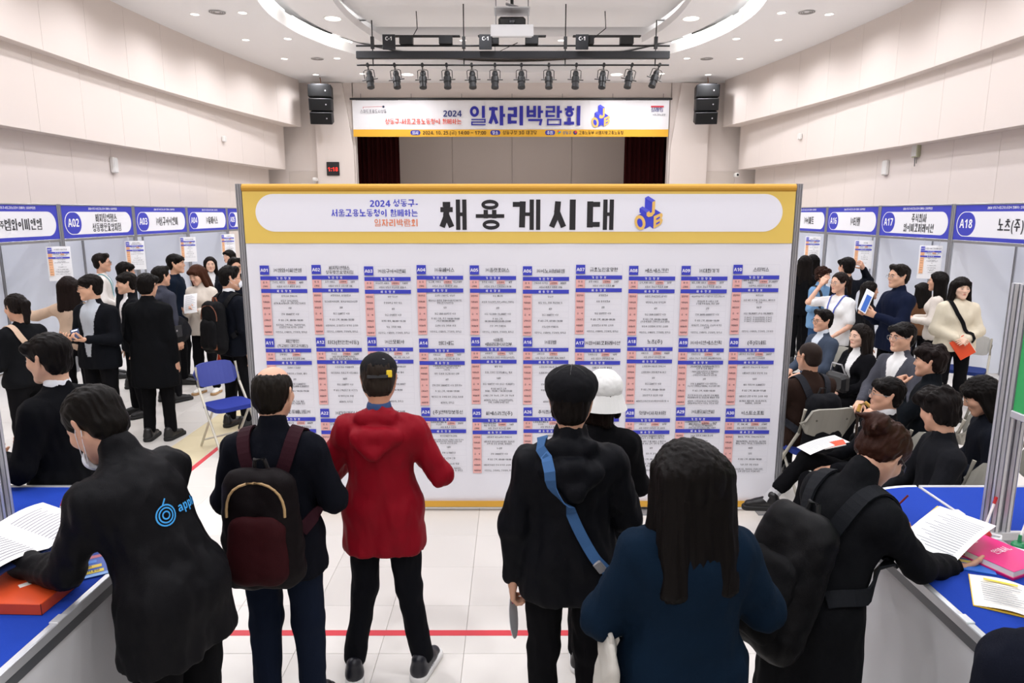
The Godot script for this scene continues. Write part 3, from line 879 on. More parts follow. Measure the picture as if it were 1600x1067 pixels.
	for q in [[5.81, 0.02], [5.42, 0.018]]:
		var t := Tri.new(); t.tube([Vector3(-3.35, q[0], 0), Vector3(3.35, q[0], 0)], q[1], 8); part(tr, "pipe", t.mesh(), black)
	for x in [-3.0, -1.05, 1.12, 3.05]:
		var t := Tri.new(); t.tube([Vector3(x, 5.4, 0), Vector3(x, 6.66 if absf(x) < 3.2 and absf(x) > 0 and absf(x) < 2 else 6.32, 0)], 0.014, 6); t.box(Vector3(x, 5.87, 0), Vector3(0.07, 0.24, 0.07)); part(tr, "hanger", t.mesh(), M("#1a1a1c", 0.5))
	for x in [-2.62, -0.58, 1.46]:
		var s := bx(tr, "sign", M("#1d1f24", 0.6), Vector3(x, 5.85, 0.15), Vector3(0.27, 0.3, 0.04), 0.006)
		letters(s, "lettering", M("#f0f0f0", 0.6), "C-1", 0.0, 0.03, 0.023, 0.085, 0.13, 1)
	for x in [-1.85, -0.02, 2.0]:
		bx(tr, "tray", M("#17181a", 0.6), Vector3(x, 6.0, 0), Vector3(1.45, 0.03, 0.12), 0.01)
		for s in [-0.42, 0.42]: bx(tr, "junction_box", M("#141518", 0.6), Vector3(x + s, 5.91, 0.02), Vector3(0.28, 0.17, 0.2), 0.01)
	var wires := Tri.new()
	for q in [[-2.05, 6.5, -2.2], [1.95, 6.5, 1.6], [-0.4, 6.0, 0.1]]:
		wires.tube([Vector3(q[0], q[1], 0), Vector3(q[0] + 0.02, q[1] - 0.35, 0.03), Vector3(q[2], 5.86, 0.05)], 0.01, 5)
	part(tr, "wire", wires.mesh(), black)
	var xs := [580.0, 621.0, 663.5, 700.5, 739.0, 774.5, 815.0, 857.0, 899.0, 941.0, 984.0, 1026.0]
	var tilts := [8, 7, 2, 3, 3, 0, 0, 0, -3, -5, -12, -20]
	var proto: Node3D = null
	for i in 12:
		var x: float = (xs[i] - 802.0) * 0.01405 + 0.02
		var at := P(x, 5.42, 15.5)
		var lb := "black theatre spotlight clamped to the lighting bar, %s of twelve from the clock side" % ["first", "second", "third", "fourth", "fifth", "sixth", "seventh", "eighth", "ninth", "tenth", "eleventh", "twelfth"][i]
		if proto == null:
			proto = thing("stage_spotlight", lb, "spotlight", at, 0, "theatre spotlights on the bar")
			var hk := Tri.new(); hk.tube([Vector3(0, 0.05, 0), Vector3(0, -0.1, 0)], 0.014, 6); hk.box(Vector3(0, 0, 0), Vector3(0.05, 0.07, 0.07)); part(proto, "clamp", hk.mesh(), black)
			var yk := Tri.new(); yk.tube([Vector3(-0.11, -0.28, 0), Vector3(-0.11, -0.12, 0), Vector3(-0.08, -0.1, 0), Vector3(0.08, -0.1, 0), Vector3(0.11, -0.12, 0), Vector3(0.11, -0.28, 0)], 0.009, 6); part(proto, "yoke", yk.mesh(), black)
			var bo := Tri.new()
			var tf := Transform3D(Basis(Vector3.RIGHT, deg_to_rad(-18)), Vector3(0, -0.28, 0))
			bo.lathe([Vector2(0, 0.17), Vector2(0.05, 0.165), Vector2(0.065, 0.12), Vector2(0.06, 0.06), Vector2(0.085, 0.03), Vector2(0.085, -0.08), Vector2(0.072, -0.1), Vector2(0.072, -0.16), Vector2(0.08, -0.165), Vector2(0.08, -0.21), Vector2(0.06, -0.212), Vector2(0, -0.2)], 14, tf)
			part(proto, "body", bo.mesh(), M("#17181b", 0.45))
			var kn := Tri.new(); kn.tube([Vector3(-0.17, -0.3, 0), Vector3(0.17, -0.3, 0)], 0.01, 6); part(proto, "knob", kn.mesh(), black)
			var gr := Tri.new(); gr.tube([Vector3(-0.03, -0.1, -0.05), Vector3(-0.03, -0.07, -0.05), Vector3(0.03, -0.07, -0.05), Vector3(0.03, -0.1, -0.05)], 0.008, 5); part(proto, "handle", gr.mesh(), M("#c0c0c0", 0.4))
			proto.rotation.z = deg_to_rad(tilts[i])
		else:
			var o: Node3D = proto.duplicate(); o.name = numbered("stage_spotlight"); add_child(o); o.position = at; o.rotation.z = deg_to_rad(tilts[i]); o.set_meta("label", lb)
	# projector on its lift
	var pj := thing("ceiling_projector", "black projector on a white ceiling lift platform under a grey hatch", "projector", P(0.0, 0, 13.6))
	bx(pj, "hatch", M("#8e8e90", 0.7), Vector3(0, 6.62, 0), Vector3(0.74, 0.03, 0.7))
	bx(pj, "upper_plate", M("#c8c8ca", 0.5), Vector3(0, 5.98, 0), Vector3(0.66, 0.02, 0.55), 0.004)
	bx(pj, "lower_tray", M("#d2d2d4", 0.5), Vector3(0, 5.62, 0.02), Vector3(0.76, 0.05, 0.65), 0.008)
	bx(pj, "tray_front", M("#d8d8da", 0.5), Vector3(0, 5.56, 0.36), Vector3(0.78, 0.2, 0.02), 0.004)
	bx(pj, "projector_body", M("#121214", 0.4), Vector3(0, 5.74, 0.05), Vector3(0.5, 0.17, 0.45), 0.04)
	var ln := Tri.new(); ln.lathe([Vector2(0.0, 0.02), Vector2(0.05, 0.03), Vector2(0.06, 0.0)], 14, Transform3D(Basis(Vector3.RIGHT, PI / 2), Vector3(0, 5.74, 0.28))); part(pj, "lens", ln.mesh(), M("#2a2a2e", 0.2))
	for sx in [-0.3, 0.3]:
		for sz in [-0.2, 0.25]: bx(pj, "rod", M("#9a9a9c", 0.4, 0.6), Vector3(sx, 5.85, sz), Vector3(0.012, 0.5, 0.012)); bx(pj, "lift_chain", M("#77777a", 0.5, 0.5), Vector3(sx, 6.3, sz), Vector3(0.01, 0.62, 0.01))
	for k in 4: bx(pj, "scissor_arm", M("#a0a0a2", 0.4, 0.6), Vector3(0, 6.08 + k * 0.14, 0), Vector3(0.24, 0.025, 0.1), 0.004, Basis(Vector3.BACK, 0.25 if k % 2 else -0.25))
	bx(pj, "cable_bundle", M("#3a3d3a", 0.8), Vector3(0.0, 6.3, -0.08), Vector3(0.06, 0.6, 0.05), 0.015)
	# ceiling vents
	for q in [[-5.7, 14.15], [5.7, 14.15], [-4.9, 18.2], [4.9, 18.2]]:
		var v := thing("ceiling_vent", "small round slotted vent between the soffit downlights", "vent", P(q[0], HC, q[1]), 0, "round soffit vents")
		for k in 3:
			var t := Tri.new(); t.lathe([Vector2(0.05 + k * 0.04, -0.004), Vector2(0.075 + k * 0.04, -0.012)], 18); part(v, "ring", t.mesh(), M("#8e8a88", 0.6))

func pix(u: float, v: float) -> Vector3:   # direction through a photo pixel
	var th := atan(200.0 / 1067.0); var y := -(v - 533.5) / 1067.0
	return Vector3((u - 800.0) / 1067.0, y * cos(th) - sin(th), -(cos(th) + y * sin(th)))

func job_logo(parent: Node, at: Vector3, h: float) -> void:
	var k := h / 600.0
	var pl := func(a: Array) -> PackedVector2Array:
		var p := PackedVector2Array()
		for i in range(0, a.size(), 2): p.append(Vector2((a[i] - 830) * k, (395 - a[i + 1]) * k))
		return p
	var blue := M("#3f45cf", 0.7); var mid := M("#5a60dc", 0.7); var yel := M("#ecc068", 0.7)
	var put := func(called: String, m: Material, a: Array, z: float): flat_poly(parent, called, m, pl.call(a), at + Vector3(0, 0, z), 0.0006)
	put.call("emblem_block", blue, [640, 430, 760, 375, 935, 325, 1060, 400, 1060, 480, 915, 670, 860, 625, 775, 670, 700, 640], 0.0)
	put.call("emblem_block", mid, [755, 130, 810, 100, 940, 180, 885, 210, 800, 165], 0.0024)
	put.call("emblem_block", blue, [755, 130, 890, 200, 935, 250, 935, 400, 860, 460, 800, 455, 665, 385, 665, 310, 755, 300], 0.0012)
	put.call("emblem_block", mid, [665, 310, 715, 280, 850, 355, 795, 390], 0.0024)
	put.call("emblem_letter", yel, [885, 205, 935, 180, 935, 395, 890, 450, 825, 466, 790, 440, 790, 388, 840, 360, 848, 395, 885, 378], 0.0036)
	var o := PackedVector2Array(); var oi := PackedVector2Array()
	for i in 28:
		var a := TAU * i / 28
		var e := Vector2(93 * cos(a), 132 * sin(a)).rotated(0.28); o.append(Vector2((680 - 830 + e.x) * k, (395 - 560 + e.y) * k))
		var e2 := Vector2(46 * cos(a), 78 * sin(a)).rotated(0.28); oi.append(Vector2((677 - 830 + e2.x) * k, (395 - 565 + e2.y) * k))
	flat_poly(parent, "emblem_letter", yel, o, at + Vector3(0, 0, 0.0036), 0.0006); flat_poly(parent, "emblem_counter", blue, oi, at + Vector3(0, 0, 0.0048), 0.0006)
	put.call("emblem_letter", yel, [920, 450, 1045, 393, 1072, 410, 1076, 445, 1058, 485, 1080, 515, 1070, 560, 1045, 598, 920, 668], 0.0036)
	put.call("emblem_counter", blue, [965, 490, 1030, 452, 1028, 480, 965, 518], 0.0048); put.call("emblem_counter", blue, [965, 572, 1030, 533, 1026, 565, 965, 602], 0.0048)
# ------------------------------------------------------------------ notice board
const NOTICES := [
	["㈜엠와이씨앤엠", "건설업, 제조업|43명|서울시 용산구 새창로 31길|토목공사 엔지니어|수도권 광역급행철도;GTX-B,GTX-C등 2개 철도건설사업|1명|연봉 3500만원 이상|주 5일 근무, 09:00~18:00|토목기사, 건축기사, 건설안전기사,;산업안전기사 자격증 소지자|국민연금, 산재보험, 건강보험, 퇴직금"],
	["비지팅엔젤스;성동방문요양지점", "요양 서비스|33명|서울시 성동구 성수이로 24|사회복지사, 요양보호사|가산사회복지업무, 재가요양보호사업무|2명|월급 230만원 이상|주 5일 근무, 09:00~18:00|사회복지사, 요양보호사 자격증 소지자|국민연금, 산재보험, 건강보험, 퇴직금"],
	["㈜삼구아이앤씨", "사업관련 서비스|130명|서울시 성동구 왕십리로 222-1|병원 청소원|한양대학교 병원 청소|3명|월급 210만원 이상|월7회 휴무, 06:00~15:30|청소 경력자 우대|국민연금, 산재보험, 건강보험, 퇴직금"],
	["㈜유베이스", "도소매, 서비스|10,210명|서울시 강남구 테헤란로 313|콜센터 인바운드 상담원|해외송금 플랫폼 모바이어플약인바운드;상담 (한국어/영어)|5명|월급 250-337만원 이상|주 5일 근무, 주간 10:00-19:00;/야간 00:00-09:00|콜센터 상담 경력자 우대|국민연금, 산재보험, 건강보험, 퇴직금"],
	["㈜플랫포머스", "플랫폼 서비스|8명|서울시 성동구 연무장5길 9-16|청소 매니저|사업장 청소(병원,학원,사무실,건물등)|2명|시급 12,500~15,000원 이상|주 5일 근무,;06:00-09:00/20:00-23:00|건강 경력 문제없음|국민연금, 산재보험, 건강보험, 퇴직금"],
	["㈜이노서브비엠", "건물관리 용역업|800명|서울시 마포구 양화로 176|청소원|빌딩 청소, 호텔 객실청비 등|8명|월급 208만원 이상|주 6일 근무, 07:00~16:00|신입/경력 문제없음|국민연금, 산재보험, 건강보험, 퇴직금"],
	["금호노인요양원", "요양 서비스|24명|서울시 성동구 금호로 45|요양보호사|시설 요양보호사|2명|월급 237만원 이상|주 3일 근무, 08:30~09:30|요양보호사 자격증 소지자|국민연금, 산재보험, 건강보험, 퇴직금"],
	["에스에스크린", "소독,방제 서비스|20명|서울시 강남구 학동로 230|미화원,주차관리원,방역원|병원청소,주차 방역업무|4명|월급 200-230만원 이상|주 5일 근무, 09:00~18:00;(직종에 따라 근무시간,요금 협의)|자동차 운전면허 자격증 소지자|국민연금, 산재보험, 건강보험, 퇴직금"],
	["㈜대화기기", "제조,도매 서비스|35명|서울시 강남구 학동로 33길3|해외무역사무원 / 의료기기 보조엔지니어|무역사무 및 서류스 업무;/ 의료기기 A/S, 품질 업무|2명|연봉 2600-3000만원 이상|주 5일 근무, 09:00~18:00|무역관련, 전자/전기, 관심학 자격증;소지자|국민연금, 산재보험, 건강보험, 퇴직금"],
	["스타벅스", "커피 및 음료판매,;커피업|21,000명|스타벅스 서울지역 내 매장|바리스타|음료 제조 및 판매, 고객서비스, 매장청결;등 관리|10 명|시급 10,800원 (수습 10,300원)|주 25시간 : 주 5일(주말포함), 일 5시간;주 15시간 : 주 3일(주말포함), 일 5시간;주 10시간 : 주 2일(주말포함), 일 5시간| |국민연금, 산재보험, 건강보험, 고용보험"],
	["제인병원;(학교법인 대진교육재단)", "한방병원| |서울 성동구 왕십리로 240|조리사 / 조리원|조리, 주방관리 / 전처리, 배식|3명|조리원 : 연봉 2,800만원;조리사 : 연봉 3,000-3,500만원|05:30-15:00 / 10:30-19:30| |4대보험, 식사 제공;직원가족 의료비 할인"],
	["타다(편안한이동)", "운수업|230명|서울 영등포구양평, 시청당,;서울 목동, 왕십리, 서울숲, 청량동|승합차기사 1100여명|타다플러스 호출고객 이동서비스|30명|월급 230만원 이상|주 6일 근무(조간 및 야간간)|자격취득신차 우대|4대보험, 퇴직금"],
	["㈜산모피아", "서비스업|5명|서울 강남, 강동, 송파, 서초, 성동, 노원|산후관리사 / 베이비시터|산모와 신생아 케어|30명|120,000-132,000원|09:00-18:00| |4대보험, 퇴직금"],
	["엠디애드", "서비스업|10명|서울 강남구 봉은사로 81 길 5|1.병원마케팅관리자(기획)(바이럴마케터);2.웹디자이너 그래픽광고 및 홍보;디자인팀|병원 홍보와 광고를 위한 업무|4명|연봉 최저 3000만원 이상 협의가능|주 5일 근무, 10:00~19:00|병원광고 및 홍보를 위한 경력자 특우대|4대보험, 퇴직금"],
	["이마트;에브리데이사업부", "슈퍼마켓|12명|서울 영등포구 선유로 아이리스(아울렛)|매장 영업|진열, 온라인 집검품(배송), 캐셔|10명|월급 100만원 이상 (시급 : 9,860원)|주 5일 6시간 근무;9:00 - 15:00 / 16:30-23:00|스케줄 근무 가능자, 오후 근무 가능자|4대보험, 퇴직금, 상여금(명절2회),;연차, 신세계 임직원 할인"],
	["㈜티벨", "서비스업| |서울 강남구 강남대로 354, 505호|소프트웨어 테스트 및 개발|소프트웨어 테스트 및 개발|00명|연봉 2,800만원 이상|주5일 09:00~18:00| |4대보험, 퇴직금"],
	["㈜와이씨코퍼레이션", "정보통신업|10명|서울 성동구 연무장5길 10|임베디드 시스템 개발자|산업 장비 데이터 연동;(IoT 장비, PLC, TCP/IP 통신 연결);신규 프로그램 개발(C++/C#)|1명|연봉 3000만원 (협의)|주 5일 09:30~18:30|C++ 활용, 경험,;개발 경험|4대보험, 퇴직금"],
	["노츠(주)", "서비스업|100명|서울 성동구 성수일로 10|소프트웨어 테스트 엔지니어|소프트웨어 결함 발견 및 보고|3명|월급 220만원 이상|주 5일 근무, 09:00~18:00|IT관련학과 졸업자 우대|4대보험,통합건강검진/명절복지포인트 등"],
	["㈜아이앤에스원픽", "정보통신업|9명|서울시 강남구 강남대로 382(메리츠타워)|(AutoCAD, Solidworks 활용);도면 및 도해 개발자|- Auto CAD,솔리드웍스 등 TOOL활용;- 모델링, 도해 및 도면 개발;- (국방)민수분야 매뉴얼 및 도해 개발|2명|연봉 2,800만원 이상~협의가능;수습기간 3개월(급여80%), 수습종료후 채용|주 5일 근무, 9:00~18:00|항공 및 방산업 활동 설계/검토 도해 개발자;통합물류이력 및 통합도해 개발자 우대|4대보험, 인센티브/보너스 지급(연체 월도),;(명절/생일/경조사 지원), 경조사 지원"],
	["(주)링네트", "네트워크 통신장비|280명|서울 구로구 디지털로|네트워크 엔지니어 및 영업사원|네트워크 인프라 영업 및 기술|10명|채용 희망연봉 3,800만원|주 5일 근무, 08:30~17:30|네트워크 관련 자격증 소지자 우대|3년마다 해외여행, 유니드리치과,;사내대출, 스터디비"],
	["코오롱베니트㈜", "정보서비스업|600명|서울시 코오롱로11 코오롱타워|네트워크 운영|시스템 운영 및 관리|2명|연봉 3,200만원|주 5일 근무, 09:00~18:00|관련 자격증 소지자|4대보험, 퇴직금"],
	["㈜다인리더스", "소프트웨어 개발업|30명|서울 성동구 성수이로 22길|개발자|웹 개발|2명|연봉 3,000만원|주 5일 근무| |4대보험"],
	["㈜인터앤", "서비스업|20명|서울 성동구 아차산로 17|마케팅|광고 운영|2명|협의|주 5일 근무| |4대보험"],
	["(주)엔텍정보통신", "소프트웨어개발 및;공급업|250명|서울 마포구 상암동|보안관제(원격/교대)|보안 이벤트 모니터링, 침해사고 대응 및 분석;관제 보고서 작성, 정보보호 솔루션 운영;보안관제 실시간 모니터링|10명|연봉 3,100만원|4조 2교대 근무|보안 자격증 소지자 우대|4대보험, 퇴직연금, 식비지원,;복지카드지원,경조휴가 및 경조금"],
	["씨에스리크(주)", "응용소프트웨어;개발 및 공급업|10명|서울 강남구 봉은사로 224|네트워크 보안솔루션 엔지니어|네트워크 보안솔루션에 대한 기술지원;구축 및 운용 최적화, 유지보수|1~2명|연봉 3000만원 이상|주 5일 근무, 09:00~18:00|네트워크/보안 분야 자격증 소지자 우대|국민연금, 고용보험, 건강보험, 퇴직금"],
	["주식회사 앤코", "소프트웨어개발 및;공급업|16명|서울 영등포구 여의도동|개발자|서비스 개발|3명|연봉 2,800만원|주 5일 근무| |4대보험"],
	["㈜우리의파티", "서비스업|9명|서울 성동구 뚝섬로 3, 106호|기획자|행사 기획|2명|협의|주 5일 09:30~18:30| |4대보험"],
	["멋쟁이사자처럼", "서비스업|97명|서울 종로구 종로3길 17, D1동|- Career Support Intern;- IT교육 운영 매니저 (계약직)|- B2B 채용 연계 서비스 소개/운영;- 취부 사업 교육 기획 및 운영|0명|협의 후 결정|주 5일 근무, 09:00~18:00|- B2B 채용 경험 세일즈 우려형자;- 사범대학, IT교육 관련 전공 우대|국민연금, 산재보험, 건강보험, 퇴직금"],
	["㈜내담씨앤씨", "소프트웨어자문 및;개발 공급|80명|(본사) 경기 하남시 광암구 판교역로 210,;5층 T타워(판교동, 백미러테크);(지사) 서울 금천구 범안로 208, 1109호;(가산동, 대륭테크노타운)|Java 웹프로그래머 풀스택|웹 풀스택 개발|2명|협의|주 5일 근무|Java 개발 경험|4대보험, 퇴직금"],
	["이스트소프트", "IT, SW, AI|270명|서울 서초구 반포대로 3, 이스트빌딩|개발자, 기획자, 엔지니어/강연자|개발자(백엔드, 프론트엔드, AI 모델;개발), 서비스 기획자, 인프라엔지니어|00명|협의|주 5일 근무, 09:00~18:00|직무 관련 경험 보유자|복지포인트, 점저점심 구내식 지원,;업무 관련 도서 구입비 지원"]]

func notice(board: Node3D, no: int, x: float, top: float, z: float, w: float, prefix := "A%02d", warm := false, called := "notice") -> Node3D:
	var k := w / 0.345
	var blue := M("#3c43bd", 0.75); var pink := M("#f2b98e" if warm else "#ebb4b0", 0.75); var ink := M("#2e2e38", 0.8); var pale := M("#f6f6fa", 0.8)
	var g := Tri.new()
	var rows := [0.205]
	for i in 7: rows.append(0.205 + 0.0457 * (i + 1))
	for y in [0.0, 0.14] + rows: g.quad(Vector3(0, -y * k - 0.0006, 0), Vector3(w, -y * k - 0.0006, 0), Vector3(w, -y * k, 0), Vector3(0, -y * k, 0))
	for xx in [0.0, 0.07 * k, w]: g.quad(Vector3(xx, -rows[-1] * k, 0), Vector3(xx + 0.0007, -rows[-1] * k, 0), Vector3(xx + 0.0007, 0, 0), Vector3(xx, 0, 0))
	var o := part(board, called, g.mesh(), M("#c4c4ce", 0.8), Vector3(x, top, z))
	var data: Array = NOTICES[no - 1]
	var f: PackedStringArray = (data[1] as String).split("|")
	bx(o, "number_tag", blue, Vector3(0.034, -0.034, 0.0004) * Vector3(k, k, 1), Vector3(0.068 * k, 0.068 * k, 0.0008))
	for y in [0.094, 0.19]: bx(o, "title_bar", blue, Vector3(w / 2, -y * k, 0.0004), Vector3(w, 0.029 * k, 0.0008))
	var cells := Tri.new()
	cells.quad(Vector3(0, -0.174 * k, 0), Vector3(0.068 * k, -0.174 * k, 0), Vector3(0.068 * k, -0.109 * k, 0), Vector3(0, -0.109 * k, 0))
	cells.quad(Vector3(0, -rows[-1] * k, 0), Vector3(0.068 * k, -rows[-1] * k, 0), Vector3(0.068 * k, -0.206 * k, 0), Vector3(0, -0.206 * k, 0))
	cells.quad(Vector3(0.2 * k, -0.138 * k, 0), Vector3(0.262 * k, -0.138 * k, 0), Vector3(0.262 * k, -0.11 * k, 0), Vector3(0.2 * k, -0.11 * k, 0))
	part(o, "label_cells", cells.mesh(), pink, Vector3(0, 0, 0.0004))
	var wt := Tri.new(); write(wt, prefix % no, 0.034 * k, -0.047 * k, 0.027 * k, 0.15, 1)
	part(o, "number_lettering", wt.mesh(), pale, Vector3(0, 0, 0.0014))
	for q in [["기  업  정  보", 0.103], ["채  용  정  보", 0.199]]:
		var ht := Tri.new(); write(ht, q[0], w / 2, -q[1] * k, 0.018 * k, 0.15, 1); part(o, "heading_lettering", ht.mesh(), pale, Vector3(0, 0, 0.0014))
	var t := Tri.new()
	var ti: PackedStringArray = (data[0] as String).split(";")
	var hs := 0.03 if ti.size() == 1 else 0.026
	for i in ti.size():
		var n := float(ti[i].length())
		write(t, ti[i], 0.208 * k, (-0.05 - (i - (ti.size() - 1) * 0.5) * 0.033) * k, minf(hs, 0.27 / n) * k, 0.13, 1)
	var lines := func(s: String, y: float, cx: float, mw: float):
		var ls := s.split(";")
		var h := 0.0145 if ls.size() < 3 else 0.0115
		for i in ls.size():
			var n := 0.0
			for c in ls[i]: n += 1.0 if c.unicode_at(0) > 255 else 0.6
			var hh := minf(h, mw / maxf(n, 1.0))
			write(t, ls[i], cx * k, (-y - (i - (ls.size() - 1) * 0.5) * (h + 0.003) - hh * 0.5) * k, hh * k, 0.13, 1, 0.9, true)
	var lab := func(s: String, y: float, cx := 0.034): write(t, s, cx * k, (-y - 0.007) * k, 0.0135 * k, 0.15, 1, 0.86)
	lab.call("업  종", 0.125); lab.call("근무지", 0.156); lab.call("근로자수", 0.125, 0.231)
	lines.call(f[0], 0.125, 0.134, 0.125); lines.call(f[1], 0.125, 0.303, 0.07); lines.call(f[2], 0.156, 0.208, 0.26)
	var names7 := ["모집직종", "직무내용", "모집인원", "급    여", "근무시간", "우대사항", "복리후생"]
	for i in 7:
		lab.call(names7[i], (rows[i] + rows[i + 1]) / 2); lines.call(f[3 + i], (rows[i] + rows[i + 1]) / 2, 0.208, 0.265)
	part(o, "lettering", t.mesh(), ink, Vector3(0, 0, 0.0014))
	return o

var post_cache := {}
func post_mesh(h: float) -> ArrayMesh:
	var k := "%.3f" % h
	if post_cache.has(k): return post_cache[k]
	var poly := PackedVector2Array()
	for i in 8:
		var a := TAU * (i + 0.5) / 8
		for q in [[-0.28, 0.021], [-0.12, 0.0215], [-0.1, 0.013], [0.1, 0.013], [0.12, 0.0215], [0.28, 0.021]]:
			poly.append(Vector2(cos(a + q[0]), sin(a + q[0])) * q[1])
	var t := Tri.new(); t.prism(poly, 0, h, Transform3D(Basis(Vector3.RIGHT, Vector3.FORWARD, Vector3.UP), Vector3.ZERO))
	post_cache[k] = t.mesh()
	return post_cache[k]

func build_board() -> void:
	var b := thing("notice_board", "large white notice board with yellow header listing job vacancies", "notice board", P(0.05, 0, 5.03))
	var alu := M("#a9abb0", 0.35, 0.7)
	var L := -2.018; var R := 2.019
	for x in [L + 0.01, R - 0.01]:
		for s in [0.0, 0.042]: part(b, "post", post_mesh(2.5), alu, Vector3(x + (s if x > 0 else -s) * 0.6, 0, -0.02 - s * 0.4))
	for y in [0.04, 2.46]: bx(b, "rail", alu, Vector3(0, y, -0.025), Vector3(3.98, 0.05, 0.03), 0.004)
	for i in 4:
		bx(b, "back_panel", M("#e2e2e6", 0.6), Vector3(-1.5 + i * 1.0, 1.25, -0.03), Vector3(0.97, 2.36, 0.012), 0.002)
	for i in 5: part(b, "back_post", post_mesh(2.5), alu, Vector3(-2.0 + i, 0, -0.055))
	var W := 3.985
	# the stretched printed sheet, gently uneven
	var sheet := Tri.new()
	var F := func(u: float, v: float) -> Vector3:
		var x := (u - 0.5) * W; var y := lerpf(0.05, 2.49, v)
		return Vector3(x, y, 0.0022 * sin(x * 3.1 + y * 1.7) * sin(y * 2.9) + 0.0008 * sin(x * 11.0 - y * 7.0))
	for i in 48:
		for j in 28: sheet.quad(F.call(i / 48.0, j / 28.0), F.call((i + 1) / 48.0, j / 28.0), F.call((i + 1) / 48.0, (j + 1) / 28.0), F.call(i / 48.0, (j + 1) / 28.0))
	part(b, "printed_sheet", sheet.mesh(), M("#e9e9f0", 0.55))
	var yel := M("#e6c560", 0.6)
	bx(b, "yellow_header", yel, Vector3(0, 2.283, 0.0045), Vector3(W, 0.414, 0.001))
	var roll := Tri.new(); roll.tube([Vector3(-W / 2, 2.47, -0.012), Vector3(W / 2, 2.47, -0.012)], 0.03, 14)
	part(b, "rolled_top", roll.mesh(), M("#c8952c", 0.6))
	var roll2 := Tri.new(); roll2.tube([Vector3(-W / 2, 0.052, -0.006), Vector3(W / 2, 0.052, -0.006)], 0.022, 12)
	part(b, "rolled_bottom", roll2.mesh(), M("#d9a232", 0.6))
	bx(b, "yellow_footer", M("#dba63a", 0.6), Vector3(0, 0.06, 0.0185), Vector3(W, 0.05, 0.001))
	flat_poly(b, "white_pill", M("#ececf4", 0.6), rounded(3.81, 0.268, 0.134, 12), Vector3(0.001, 2.294, 0.006), 0.0008)
	var X := func(px: float) -> float: return (px - 811.0) / 215.3
	# the headline is widely spaced: each syllable set by itself
	var hl := Tri.new(); var xs := [709.0, 766.0, 821.5, 880.0, 938.0]
	for i in 5: write(hl, "채용게시대"[i], X.call(xs[i]), 2.173, 0.216, 0.2, 1, 0.98, true, 0.0)
	part(b, "headline_lettering", hl.mesh(), M("#1e1c20", 0.7), Vector3(0, 0, 0.0085))
	var bl := M("#3f46c8", 0.7)
	letters(b, "lettering", bl, "2024 성동구-", X.call(654.5), 2.338, 0.0085, 0.052, 0.16, 2, 0.95)
	letters(b, "lettering", bl, "서울고용노동청이 함께하는", X.call(654.5), 2.268, 0.0085, 0.052, 0.16, 2, 0.9)
	letters(b, "lettering", M("#e58a62", 0.7), "일자리박람회", X.call(654.5), 2.198, 0.0085, 0.052, 0.16, 2, 0.95)
	job_logo(b, Vector3(X.call(1013.0), 2.293, 0.0085), 0.245)
	var cx := [-1.851, -1.471, -1.086, -0.700, -0.310, 0.08, 0.47, 0.86, 1.245, 1.625]
	for r in 3:
		for c in 10:
			var jig := 0.006 * sin(c * 2.3 + r * 4.1)
			notice(b, r * 10 + c + 1, cx[c] - 0.05 + r * 0.004, [1.915, 1.377, 0.832][r] + jig, 0.0065, 0.34)
	# base plates
	for x in [-1.9, -1.0, 0.0, 1.0, 1.9]: bx(b, "foot_plate", M("#8e9094", 0.5, 0.4), Vector3(x, 0.005, -0.1), Vector3(0.1, 0.01, 0.4), 0.002)

